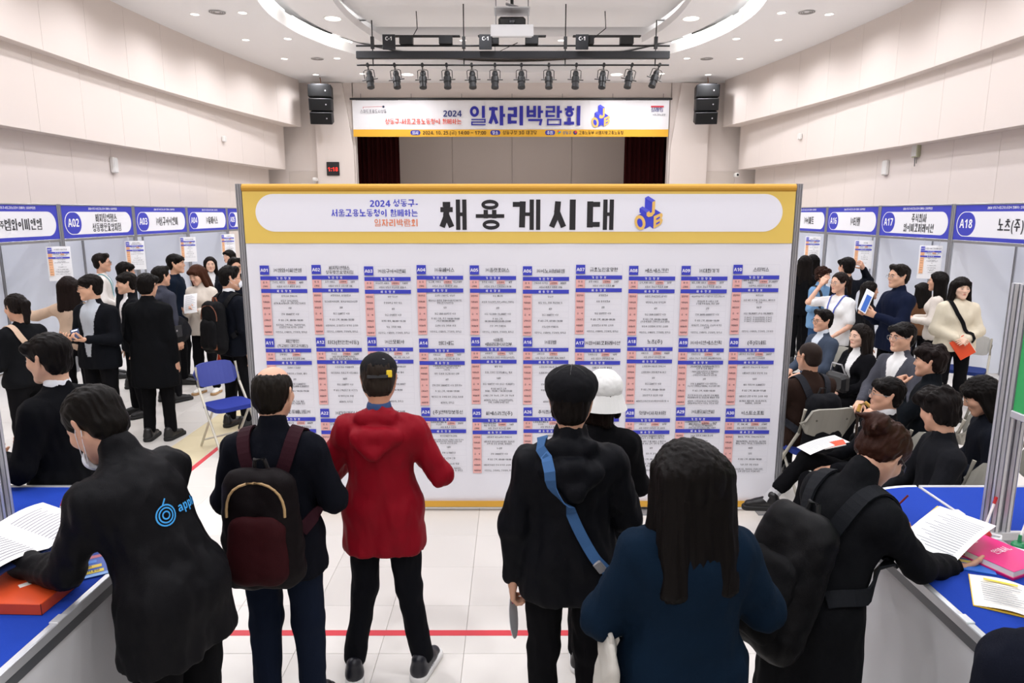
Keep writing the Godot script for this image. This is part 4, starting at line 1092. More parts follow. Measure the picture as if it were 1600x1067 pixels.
# ------------------------------------------------------------------ booths
func booth(side: int, no: String, name: Array, d0: float, x: float, category_hint: String, wd := 1.92) -> void:
	# local frame: x along the front (reading direction), z out to the aisle
	var o := Node3D.new(); o.name = numbered("booth"); add_child(o)
	tag(o, "white panel booth with blue fascia reading %s" % no, "booth", "fair booths along the walls")
	if side < 0: o.transform = Transform3D(Basis(Vector3(0, 0, -1), Vector3.UP, Vector3(1, 0, 0)), P(-x, 0, d0))
	else: o.transform = Transform3D(Basis(Vector3(0, 0, 1), Vector3.UP, Vector3(-1, 0, 0)), P(x, 0, d0 + wd))
	var alu := M("#a9abb0", 0.35, 0.7); var white := M("#dcdfe6", 0.6)
	part(o, "post", post_mesh(2.42), alu, Vector3(0.0, 0, 0)); part(o, "post", post_mesh(2.42), alu, Vector3(wd - 0.045, 0, 0))
	var fas := bx(o, "fascia", M("#3a40b8", 0.7), Vector3(wd / 2 - 0.02, 2.17, 0.0), Vector3(wd - 0.09, 0.47, 0.012), 0.003)
	var pw := wd - 0.19
	flat_poly(fas, "white_pill", M("#eeeef4", 0.7), rounded(pw, 0.33, 0.165, 10), Vector3(0.0, -0.02, 0.0065), 0.0008)
	flat_poly(fas, "number_ring", M("#3a40b8", 0.7), rounded(0.37, 0.31, 0.155, 10), Vector3(-pw / 2 + 0.2, -0.02, 0.0075), 0.0008)
	var t := Tri.new(); write(t, no, -pw / 2 + 0.2, -0.07, 0.13, 0.16, 1, 0.85)
	write(t, "2024 성동구-서울고용노동청이 함께하는 일자리박람회", 0.1, 0.176, 0.034, 0.13, 1, 0.8)
	part(fas, "white_lettering", t.mesh(), M("#f6f6fa", 0.7), Vector3(0, 0, 0.0095))
	var k := Tri.new()
	for i in name.size():
		var n: float = name[i].length()
		var h := minf(0.125 if name.size() > 1 else 0.15, 1.2 / (n * 0.75))
		write(k, name[i], 0.17, -0.02 - h * 0.5 - (i - (name.size() - 1) * 0.5) * 0.145, h, 0.14, 1, 0.7)
	part(fas, "lettering", k.mesh(), M("#2a2a30", 0.7), Vector3(0, 0, 0.0095))
	bx(o, "rail", alu, Vector3(wd / 2 - 0.02, 1.915, 0), Vector3(wd - 0.09, 0.04, 0.03), 0.004); bx(o, "rail", alu, Vector3(wd / 2 - 0.02, 2.41, 0), Vector3(wd - 0.09, 0.02, 0.03), 0.004)
	for i in 2:
		bx(o, "back_panel", white, Vector3(0.48 + i * 0.96 - 0.02, 1.2, -0.92), Vector3(0.93, 2.34, 0.01), 0.002)
		part(o, "back_post", post_mesh(2.4), alu, Vector3(i * 0.96, 0, -0.92))
	bx(o, "back_rail", alu, Vector3(wd / 2, 2.385, -0.92), Vector3(wd - 0.05, 0.04, 0.03), 0.004)
	bx(o, "divider", white, Vector3(0, 1.2, -0.46), Vector3(0.01, 2.34, 0.86), 0.002)

func build_booths() -> void:
	var ln := [["A01", ["㈜엠와이씨앤엠"]], ["A02", ["비지팅엔젤스", "성동방문요양지점"]], ["A03", ["㈜삼구아이앤씨"]], ["A04", ["㈜유베이스"]], ["A05", ["㈜플랫포머스"]]]
	for i in 5: booth(-1, ln[i][0], ln[i][1], 7.91 + 1.92 * i, 6.4, "")
	var rn := [["A18", ["노츠(주)"]], ["A17", ["주식회사", "와이씨코퍼레이션"]], ["A16", ["㈜티벨"]], ["A15", ["㈜이마트"]]]
	for i in 4: booth(1, rn[i][0], rn[i][1], 7.65 + 1.92 * i, 6.1, "")
	# notice sheets hanging from the fascias
	for q in [[-1, 1, 96.0, 377.0, 9.55, -6.3], [-1, 2, 213.0, 371.0, 11.5, -6.3], [-1, 3, 296.0, 365.0, 13.4, -6.3], [-1, 4, 356.0, 362.0, 15.3, -6.3], [1, 15, 1275.0, 361.0, 13.75, 6.0], [1, 16, 1353.0, 368.0, 11.75, 6.0], [1, 17, 1463.0, 375.0, 9.85, 6.0]]:
		var o := thing("hanging_notice", "white job notice sheet clipped under the A%02d fascia" % q[1], "notice", P(q[5] * 1.0, 1.89, q[4]), -q[0] * 28.0 if true else 0.0, "notice sheets hanging from the booths"); o.scale = Vector3.ONE * 0.84
		var sh := Tri.new()
		for i in 8:
			var y0 := -i * 0.071; var y1 := -(i + 1) * 0.071
			var z0 := 0.03 * sin(i * 0.35); var z1 := 0.03 * sin((i + 1) * 0.35)
			sh.quad(Vector3(-0.17, y1, z1), Vector3(0.17, y1, z1), Vector3(0.17, y0, z0), Vector3(-0.17, y0, z0))
		part(o, "sheet", sh.mesh(), M("#f2f2f4", 0.7), Vector3(0, -0.06, -0.002 - 0.032))
		notice(o, q[1], -0.15, -0.08, 0.004, 0.3, "A%02d", true, "print")
		for s in [-0.11, 0.11]:
			var c := Tri.new(); c.tube([Vector3(s, 0.03, 0), Vector3(s + 0.012, 0.0, 0.006), Vector3(s, -0.07, 0)], 0.004, 5); part(o, "clip", c.mesh(), M("#d0d2d8", 0.4))

# ------------------------------------------------------------------ counters
func counter(side: int, label: String) -> void:
	var o := thing("counter", label, "counter", P(0, 0, 0))
	var blue := M("#1d3c9c", 0.85, 0, "cloth"); var alu := M("#c6c8cc", 0.35, 0.6); var white := M("#c9cacd", 0.55); var dark := M("#5d6064", 0.4, 0.5)
	var S := func(x: float) -> float: return side * x
	# tops: along the aisle, quarter round corner, along the far side
	var tf := Transform3D(Basis(Vector3.RIGHT, Vector3.FORWARD, Vector3.UP), Vector3.ZERO)
	var add_top := func(poly: PackedVector2Array):
		var t := Tri.new(); t.prism(poly, 0.972, 1.0, tf); part(o, "top", t.mesh(), blue)
	var rp := func(a: float, b: float, c: float, d: float) -> PackedVector2Array: return PackedVector2Array([Vector2(S.call(a), b), Vector2(S.call(c), b), Vector2(S.call(c), d), Vector2(S.call(a), d)])
	add_top.call(rp.call(1.48, 0.62, 1.945, 1.615)); add_top.call(rp.call(1.48, 1.635, 1.945, 2.61)); add_top.call(rp.call(1.965, 2.63, 2.93, 3.09))
	var arc := PackedVector2Array([Vector2(S.call(1.945), 2.63)])
	for i in 17:
		var a := PI + lerpf(0, -PI / 2, i / 16.0); arc.append(Vector2(S.call(1.945 + 0.465 * cos(a)), 2.63 + 0.465 * sin(a)))
	add_top.call(arc)
	# edge profiles
	for q in [[1.465, 0.62, 1.465, 2.62], [1.955, 0.62, 1.955, 2.62]]: bx(o, "edge_profile", alu, P(S.call(q[0]), 0.985, (q[1] + q[3]) / 2), Vector3(0.026, 0.036, q[3] - q[1]), 0.003)
	for q in [2.62, 3.1]: bx(o, "edge_profile", alu, P(S.call(2.45), 0.985, q), Vector3(0.98, 0.036, 0.022), 0.003)
	bx(o, "joint_profile", alu, P(S.call(1.71), 0.987, 2.62), Vector3(0.48, 0.034, 0.016), 0.003); bx(o, "joint_profile", alu, P(S.call(1.955), 0.987, 2.86), Vector3(0.016, 0.034, 0.46), 0.003)
	bx(o, "joint_profile", alu, P(S.call(1.71), 0.987, 1.625), Vector3(0.46, 0.034, 0.016), 0.003)
	for q in [[1.464, 2.0], [1.464, 1.2], [1.71, 2.622], [1.955, 2.8]]: bx(o, "clip", M("#d8dadd", 0.3, 0.5), P(S.call(q[0]), 1.004, q[1]), Vector3(0.03, 0.008, 0.05), 0.002)
	var rim := Tri.new(); var skirt := Tri.new(); var band := Tri.new()
	var prev := Vector3.ZERO
	var rimpts := []
	for i in 17:
		var a := PI + lerpf(0, -PI / 2, i / 16.0)
		var c := Vector3(S.call(1.945 + 0.485 * cos(a)), 0, -(2.62 + 0.485 * sin(a)))
		rimpts.append(c + Vector3(0, 0.987, 0))
		if i > 0:
			var A := prev; var B := c
			for pair in [[skirt, 0.03, 0.93], [band, 0.93, 0.97]]:
				var tt: Tri = pair[0]
				tt.quad(A + Vector3(0, pair[1], 0), B + Vector3(0, pair[1], 0), B + Vector3(0, pair[2], 0), A + Vector3(0, pair[2], 0))
				var inn := Vector3(S.call(1.945), 0, -2.62)
				var A2 := A.lerp(inn, 0.03); var B2 := B.lerp(inn, 0.03)
				tt.quad(B2 + Vector3(0, pair[1], 0), A2 + Vector3(0, pair[1], 0), A2 + Vector3(0, pair[2], 0), B2 + Vector3(0, pair[2], 0))
		prev = c
	rim.tube(rimpts, 0.017, 8)
	part(o, "edge_profile", rim.mesh(), alu); part(o, "side_panel", skirt.mesh(), white); part(o, "upper_rail", band.mesh(), dark)
	for q in [0.62, 1.62]:
		bx(o, "side_panel", white, P(S.call(1.475), 0.48, q + 0.5), Vector3(0.012, 0.9, 0.96), 0.002)
		bx(o, "upper_rail", dark, P(S.call(1.472), 0.95, q + 0.5), Vector3(0.03, 0.045, 0.98), 0.003)
		bx(o, "lower_rail", dark, P(S.call(1.472), 0.02, q + 0.5), Vector3(0.03, 0.04, 0.98), 0.003)
	for q in [[1.475, 0.62], [1.475, 1.62], [1.475, 2.62], [1.955, 0.62], [2.93, 2.63], [2.93, 3.09], [1.955, 3.09]]: part(o, "post", post_mesh(0.97), alu, P(S.call(q[0]), 0, q[1]))
	bx(o, "side_panel", white, P(S.call(2.44), 0.48, 3.09), Vector3(0.95, 0.9, 0.012), 0.002); bx(o, "upper_rail", dark, P(S.call(2.44), 0.95, 3.092), Vector3(0.95, 0.045, 0.03), 0.003)
	# sign frame standing on the counter
	var s := thing("sign_frame", "aluminium post with %s sign panel standing on the %s counter" % [("green" if side > 0 else "white"), ("pink book" if side > 0 else "orange box")], "sign", P(1.99 if side > 0 else -2.11, 1.0, 2.68))
	for q in [0.0, 0.048]:
		part(s, "post", post_mesh(1.02), alu, Vector3(0, 0, 0.0 + q)); part(s, "post", post_mesh(1.02), alu, Vector3(S.call(0.045), 0, 0.0 + q))
	# the panel runs along the counter: toward the camera on one side, outward on the other
	var along := Vector3(0, 0, 1) if side > 0 else Vector3(-0.42, 0, 0)
	var size := Vector3(0.012, 0.5, 1.86) if side > 0 else Vector3(0.72, 0.5, 0.012)
	part(s, "post", post_mesh(1.02), alu, along * 1.95)
	bx(s, "panel", M("#2fa45a" if side > 0 else "#d8d8dc", 0.7), along + Vector3(0, 0.77, 0), size, 0.003)
	for y in [0.51, 1.02]: bx(s, "rail", alu, along + Vector3(0, y, 0), Vector3(maxf(size.x, 0.03), 0.03, maxf(size.z, 0.03)), 0.003)

func sheet_stack(called: String, label: String, cat: String, at: Vector3, yaw: float, w: float, l: float, h: float, cover: String) -> Node3D:
	var o := thing(called, label, cat, at, yaw)
	bx(o, "cover", M(cover, 0.35), Vector3(0, h - 0.0006, 0), Vector3(w, 0.0012, l)); bx(o, "pages", M("#efeeea", 0.8), Vector3(0, (h - 0.0012) / 2, 0), Vector3(w * 0.99, h - 0.0012, l * 0.99))
	return o

func top_text(o: Node3D, col: String, s: String, x: float, z: float, y: float, h: float, align := 0, turn := 0.0) -> void:
	var t := Tri.new(); write(t, s, 0, 0, h, 0.14, align, 0.85)
	part(o, "lettering", t.mesh(), M(col, 0.6), Vector3(x, y, z), Basis(Vector3.UP, turn) * Basis(Vector3.RIGHT, -PI / 2))

func lines_on(o: Node3D, x0: float, x1: float, z0: float, dz: float, n: int, y: float, rng: RandomNumberGenerator, col := "#8a8a94") -> void:
	var t := Tri.new()
	for i in n:
		var xe := lerpf(x0, x1, rng.randf_range(0.6, 1.0)); var z := z0 + dz * i
		t.quad(Vector3(x0, y, z + 0.0025), Vector3(xe, y, z + 0.0025), Vector3(xe, y, z - 0.0015), Vector3(x0, y, z - 0.0015))
	part(o, "text_lines", t.mesh(), M(col, 0.8))

func open_booklet(label: String, at: Vector3, yaw: float, w: float, l: float) -> Node3D:
	var rng := RandomNumberGenerator.new(); rng.seed = int(absf(at.x) * 1000)
	var o := thing("open_booklet", label, "booklet", at, yaw)
	for s in [-1, 1]:
		var t := Tri.new()
		for i in 8:
			var a := i / 8.0; var b := (i + 1) / 8.0
			var F := func(u: float) -> float: return 0.004 + 0.012 * sin(u * PI) * (1.0 - u * 0.6)
			var p0 := Vector3(s * a * w, F.call(a), 0); var p1 := Vector3(s * b * w, F.call(b), 0)
			var hl := Vector3(0, 0, l / 2)
			if s > 0: t.quad(p0 + hl, p1 + hl, p1 - hl, p0 - hl)
			else: t.quad(p1 + hl, p0 + hl, p0 - hl, p1 - hl)
		part(o, "page", t.mesh(), M("#f1f0ec", 0.6))
		var g := Tri.new(); g.quad(Vector3(s * w * 0.45 - 0.05, 0.0165, -l * 0.3), Vector3(s * w * 0.45 + 0.05, 0.0165, -l * 0.3), Vector3(s * w * 0.45 + 0.05, 0.0165, -l * 0.36), Vector3(s * w * 0.45 - 0.05, 0.0165, -l * 0.36))
		part(o, "heading_bar", g.mesh(), M("#ecd34a", 0.7))
		lines_on(o, s * w * 0.45 - 0.06, s * w * 0.45 + 0.07, -l * 0.2, 0.016, 9, 0.017, rng)
	bx(o, "cover", M("#e8c040", 0.5), Vector3(0, 0.002, 0), Vector3(w * 2 + 0.006, 0.003, l + 0.004))
	return o

func build_counter_things() -> void:
	var Y := 1.001
	# orange box
	var o := thing("gift_box", "orange box with a small white label lying on the blue counter", "box", P(-1.665, Y, 2.13), -2)
	bx(o, "lid", M("#cf4a20", 0.45), Vector3(0, 0.02, 0), Vector3(0.27, 0.04, 0.2), 0.002)
	bx(o, "label_patch", M("#e8e4de", 0.6), Vector3(0.01, 0.0405, -0.03), Vector3(0.025, 0.001, 0.075), 0.0, Basis(Vector3.UP, -0.7))
	for s in [-1, 1]: bx(o, "edge_line", M("#5a1a0c", 0.6), Vector3(s * 0.1352, 0.02, 0.1), Vector3(0.0012, 0.04, 0.0024))
	# brochures on the left counter
	var b := thing("brochure", "blue brochure with yellow and pink headings under the orange box", "brochure", P(-1.62, Y, 2.36), 33)
	bx(b, "cover", M("#2b55b4", 0.3), Vector3(0, 0.002, 0), Vector3(0.21, 0.004, 0.29))
	var cols := ["#e9d23a", "#e8c94a", "#4a86d8", "#d87a86", "#d8607e"]
	for i in 5: bx(b, "heading_bar", M(cols[i], 0.4), Vector3(-0.01 + 0.01 * (i % 2), 0.0045, 0.105 - i * 0.042), Vector3([0.17, 0.14, 0.13, 0.16, 0.11][i], 0.001, 0.024))
	top_text(b, "#20263c", "채용정보 중장년내일", -0.085, 0.112, 0.0058, 0.017); top_text(b, "#f4f4f4", "일자리 박람회", -0.07, -0.055, 0.0058, 0.016); top_text(b, "#3a3420", "우리동네 일자리", -0.07, 0.07, 0.0058, 0.016)
	bx(b, "paper_corner", M("#7fb0ea", 0.4), Vector3(0, 0.0045, 0.135), Vector3(0.21, 0.001, 0.02))
	for s in [0, 1]: flat_disc(b, "medal_print", "#d8b060" if s == 0 else "#d8407a", Vector3(-0.085 + s * 0.14, 0.0058, 0.13 - s * 0.25), 0.018)
	var w := thing("leaflet", "white leaflet with blue lettering tucked behind the blue brochure", "leaflet", P(-1.55, Y, 2.56), 20)
	bx(w, "paper", M("#eeeeee", 0.6), Vector3(0, 0.001, 0), Vector3(0.28, 0.002, 0.19)); top_text(w, "#3a48a8", "일자리센터", -0.04, 0.03, 0.0026, 0.026); top_text(w, "#d86a50", "성동구", -0.05, -0.04, 0.0026, 0.016)
	bx(w, "yellow_corner", M("#e2b850", 0.6), Vector3(0.11, 0.0023, 0.06), Vector3(0.06, 0.0006, 0.07))
	var fl := thing("folded_leaflet", "folded white leaflet near the tip of the orange box counter", "leaflet", P(-1.86, Y, 2.15), -35)
	bx(fl, "lower_leaf", M("#e6e6e6", 0.6), Vector3(0, 0.001, 0), Vector3(0.1, 0.002, 0.24)); bx(fl, "upper_leaf", M("#f0f0f0", 0.6), Vector3(-0.006, 0.01, 0), Vector3(0.1, 0.002, 0.24), 0, Basis(Vector3.BACK, 0.15)); bx(fl, "grey_print", M("#9a9ea6", 0.6), Vector3(-0.01, 0.0118, -0.03), Vector3(0.06, 0.001, 0.12), 0, Basis(Vector3.BACK, 0.15))
	# pens on cords: red holder on the left, two on the right
	pen_holder("red pen holder with white coiled cord beside the leaflet", P(-1.86, Y, 2.58), "#c01c22")
	pen_holder("red pen holder with white cord at the green sign post", P(1.93, Y, 2.6), "#b01820")
	pen_holder("green tipped pen holder with white cord near the pink book", P(2.0, Y, 2.5), "#157a4a")
	for q in [["blue pen with white cord curled by the orange box post", P(-1.93, Y, 2.5), "#203ab0"]]: pen_holder(q[0], q[1], q[2])
	# right counter
	var pk := sheet_stack("pink_book", "bright pink book with white lettering on the blue counter", "book", P(1.83, Y, 2.41), 24, 0.2, 0.27, 0.03, "#d81e78")
	top_text(pk, "#f6e8f0", "지원사업", -0.075, -0.06, 0.0308, 0.024); top_text(pk, "#f6e8f0", "안내서.", -0.02, 0.03, 0.0308, 0.03)
	bx(pk, "lower_volume", M("#c8166c", 0.4), Vector3(-0.006, 0.004, 0.004), Vector3(0.2, 0.008, 0.27))
	var b2 := thing("brochure", "blue brochure with yellow headings under the reading woman's paper", "brochure", P(1.66, Y, 2.43), -24)
	bx(b2, "cover", M("#2b6fd0", 0.3), Vector3(0, 0.002, 0), Vector3(0.3, 0.004, 0.21))
	for i in 4: bx(b2, "heading_bar", M(["#e9d23a", "#e8c94a", "#d87a86", "#f0e27a"][i], 0.4), Vector3(0.02, 0.0045, -0.07 + i * 0.035), Vector3(0.17, 0.001, 0.022))
	top_text(b2, "#26304a", "찾아가는 채용정보", -0.05, -0.063, 0.0058, 0.016); top_text(b2, "#fafafa", "청년 일자리", -0.05, 0.008, 0.0058, 0.014)
	flat_disc(b2, "medal_print", "#d8b060", Vector3(-0.08, 0.0058, 0.06), 0.022); flat_disc(b2, "medal_print", "#d8b060", Vector3(0.12, 0.0058, -0.06), 0.022)
	open_booklet("open white booklet with yellow headings at the end of the pink book counter", P(1.74, Y, 2.1), -30, 0.16, 0.23)

func flat_disc(o: Node3D, called: String, col: String, at: Vector3, r: float) -> void:
	var t := Tri.new(); t.lathe([Vector2(0, 0.0008), Vector2(r, 0.0008), Vector2(r, 0)], 14); part(o, called, t.mesh(), M(col, 0.5), at)

func pen_holder(label: String, at: Vector3, col: String) -> void:
	var o := thing("pen_holder", label, "pen holder", at)
	var t := Tri.new(); t.lathe([Vector2(0.0, 0.018), Vector2(0.018, 0.016), Vector2(0.026, 0.008), Vector2(0.028, 0)], 14); part(o, "base", t.mesh(), M(col, 0.35))
	var s := Tri.new(); s.lathe([Vector2(0.0, 0.03), Vector2(0.006, 0.03), Vector2(0.008, 0), Vector2(0, 0)], 8, Transform3D(Basis.IDENTITY, Vector3(0, 0.016, 0))); part(o, "socket", s.mesh(), M(col, 0.35))
	var c := Tri.new(); c.tube([Vector3(0.02, 0.006, 0.01), Vector3(0.05, 0.006, 0.03), Vector3(0.03, 0.006, 0.055), Vector3(-0.02, 0.006, 0.05), Vector3(-0.05, 0.006, 0.02), Vector3(-0.09, 0.006, 0.0)], 0.005, 6); part(o, "cord", c.mesh(), M("#e8e8ea", 0.5))
	var p := Tri.new(); p.tube([Vector3(0.0, 0.03, 0), Vector3(0.045, 0.15, -0.02)], 0.005, 8); part(o, "pen", p.mesh(), M("#ecebe8", 0.4))
	var q := Tri.new(); q.tube([Vector3(0.036, 0.126, -0.016), Vector3(0.046, 0.153, -0.0205)], 0.0062, 8); part(o, "pen_cap", q.mesh(), M(col, 0.35))

# ------------------------------------------------------------------ folding chair: facing local +z
func chair(label: String, at: Vector3, yaw: float, back_col: String, seat_col: String) -> Node3D:
	var o := thing("folding_chair", label, "chair", at, yaw, "folding chairs")
	var fr := M("#b9b5a8", 0.4, 0.3)
	for s in [-1, 1]:
		var a := Tri.new(); a.tube([Vector3(s * 0.21, 0.012, 0.25), Vector3(s * 0.21, 0.4, 0.0), Vector3(s * 0.205, 0.62, -0.15), Vector3(s * 0.2, 0.82, -0.2)], 0.0125, 8); part(o, "front_leg", a.mesh(), fr)
		var b := Tri.new(); b.tube([Vector3(s * 0.19, 0.012, -0.24), Vector3(s * 0.19, 0.43, 0.08)], 0.0115, 8); part(o, "rear_leg", b.mesh(), fr)
	for q in [[0.1, 0.19, 0.21], [0.08, -0.19, 0.19]]:
		var c := Tri.new(); c.tube([Vector3(-q[2], q[0], q[1]), Vector3(q[2], q[0], q[1])], 0.009, 6); part(o, "stretcher", c.mesh(), fr)
	var st := Tri.new(); st.prism(rounded(0.4, 0.38, 0.08), 0, 0.04, Transform3D(Basis(Vector3.RIGHT, Vector3.FORWARD, Vector3.UP), Vector3(0, 0.425, 0.03))); part(o, "seat", st.mesh(), M(seat_col, 0.8, 0, "cloth"))
	# curved backrest
	var t := Tri.new(); var N := 10
	for i in N:
		var F := func(u: float, v: float, off: float) -> Vector3:
			var x := (u - 0.5) * 0.43; var hh := 0.115 * sqrt(maxf(1.0 - pow(absf(u - 0.5) * 2.0, 6), 0.02))
			return Vector3(x, 0.72 + v * hh, -0.2 - v * 0.03 - 0.05 * (1.0 - pow((u - 0.5) * 2, 2)) + off)
		var u0 := float(i) / N; var u1 := float(i + 1) / N
		t.quad(F.call(u0, -1, 0.012), F.call(u1, -1, 0.012), F.call(u1, 1, 0.012), F.call(u0, 1, 0.012))
		t.quad(F.call(u1, -1, -0.012), F.call(u0, -1, -0.012), F.call(u0, 1, -0.012), F.call(u1, 1, -0.012))
		t.quad(F.call(u0, 1, 0.012), F.call(u1, 1, 0.012), F.call(u1, 1, -0.012), F.call(u0, 1, -0.012)); t.quad(F.call(u0, -1, -0.012), F.call(u1, -1, -0.012), F.call(u1, -1, 0.012), F.call(u0, -1, 0.012))
		if i == 0: t.quad(F.call(u0, -1, -0.012), F.call(u0, -1, 0.012), F.call(u0, 1, 0.012), F.call(u0, 1, -0.012))
		if i == N - 1: t.quad(F.call(u1, -1, 0.012), F.call(u1, -1, -0.012), F.call(u1, 1, -0.012), F.call(u1, 1, 0.012))
	part(o, "backrest", t.mesh(), M(back_col, 0.5))
	for s in [-0.13, 0.13]: flat_screw(o, Vector3(s, 0.74, -0.262 + absf(s) * 0.1))
	return o

func flat_screw(o: Node3D, at: Vector3) -> void:
	var t := Tri.new(); t.lathe([Vector2(0, 0.004), Vector2(0.008, 0.003), Vector2(0.009, 0)], 8, Transform3D(Basis(Vector3.RIGHT, -PI / 2), Vector3.ZERO)); part(o, "screw", t.mesh(), M("#6a6860", 0.4, 0.5), at)
# ------------------------------------------------------------------ people: shared shapes
var proto := {}
var sphere: SphereMesh

func head_field(fem: bool) -> Field:
	var f := Field.new()
	var w := 0.95 if fem else 1.0
	f.ell(Vector3(0, 0.035, -0.014), Vector3(0.076 * w, 0.085, 0.094))
	f.ell(Vector3(0, -0.028, 0.026), Vector3(0.062 * w, 0.084, 0.062), 0.03)
	for s in [-1, 1]:
		f.bone(Vector3(s * 0.052 * w, -0.045, 0.0), Vector3(s * 0.014, -0.1, 0.062), 0.022, 0.016, 0.03)
		f.ell(Vector3(s * 0.041 * w, -0.022, 0.056), Vector3(0.024, 0.022, 0.024), 0.025)
	f.bone(Vector3(-0.008, -0.1, 0.068), Vector3(0.008, -0.1, 0.068), 0.014 if fem else 0.017, 0.014 if fem else 0.017, 0.02)
	f.bone(Vector3(-0.034, 0.022, 0.07), Vector3(0.034, 0.022, 0.07), 0.01 if fem else 0.0125, 0.01 if fem else 0.0125, 0.018)
	for s in [-1, 1]: f.ell(Vector3(s * 0.031, 0.002, 0.094), Vector3(0.019, 0.011, 0.011), 0.012, 1)
	for s in [-1, 1]: f.ell(Vector3(s * 0.031, 0.0, 0.072), Vector3(0.017, 0.012, 0.0135), 0.006)
	f.bone(Vector3(0, 0.012, 0.083), Vector3(0, -0.026, 0.099), 0.0075, 0.0105, 0.012)
	for s in [-1, 1]: f.ell(Vector3(s * 0.0105, -0.031, 0.092), Vector3(0.008, 0.007, 0.009), 0.006)
	f.bone(Vector3(-0.016, -0.057, 0.083), Vector3(0.016, -0.057, 0.083), 0.007, 0.007, 0.009)
	f.bone(Vector3(-0.014, -0.069, 0.082), Vector3(0.014, -0.069, 0.082), 0.0075, 0.0075, 0.009)
	f.bone(Vector3(-0.02, -0.063, 0.097), Vector3(0.02, -0.063, 0.097), 0.0035, 0.0035, 0.004, 1.0, Vector3.BACK, 1)
	for s in [-1, 1]:
		f.bone(Vector3(s * 0.074 * w, -0.03, -0.008), Vector3(s * 0.083 * w, 0.02, -0.016), 0.012, 0.016, 0.008, 0.5, Vector3(1, 0, s * 0.5))
	f.bone(Vector3(0, -0.06, -0.03), Vector3(0, -0.105, -0.028), 0.053 if not fem else 0.046, 0.05 if not fem else 0.044, 0.035)
	return f

func hand_field(curl: float, spread := 0.0) -> Field:
	var f := Field.new()
	for x in [-0.029, -0.01, 0.01, 0.028]: f.bone(Vector3(x * 0.75, 0.012, 0), Vector3(x, 0.082, 0), 0.0135, 0.0115, 0.014)
	f.bone(Vector3(0, -0.03, 0), Vector3(0, 0.02, 0), 0.026, 0.024, 0.02, 0.75)
	var L := [0.058, 0.074, 0.08, 0.07]
	for i in 4:
		var p := Vector3([-0.031, -0.0105, 0.0105, 0.031][i], 0.085, 0)
		var a := 0.0
		for j in 3:
			a += deg_to_rad(curl * [0.8, 1.0, 0.7][j])
			var dir := Vector3((i - 1.5) * (0.05 + spread), cos(a), sin(a)).normalized()
			var q: Vector3 = p + dir * L[i] * [0.45, 0.3, 0.25][j]
			f.bone(p, q, 0.0088 - j * 0.0006, 0.0084 - j * 0.0008, 0.004)
			p = q
	var t := Vector3(0.024, 0.03, 0.006)
	for j in 3:
		var q: Vector3 = t + Vector3(0.62 - j * 0.18, 0.68 + j * 0.1, 0.28 + j * 0.12 + curl * 0.004).normalized() * [0.036, 0.03, 0.026][j]
		f.bone(t, q, 0.0125 - j * 0.0015, 0.011 - j * 0.0015, 0.008); t = q
	return f

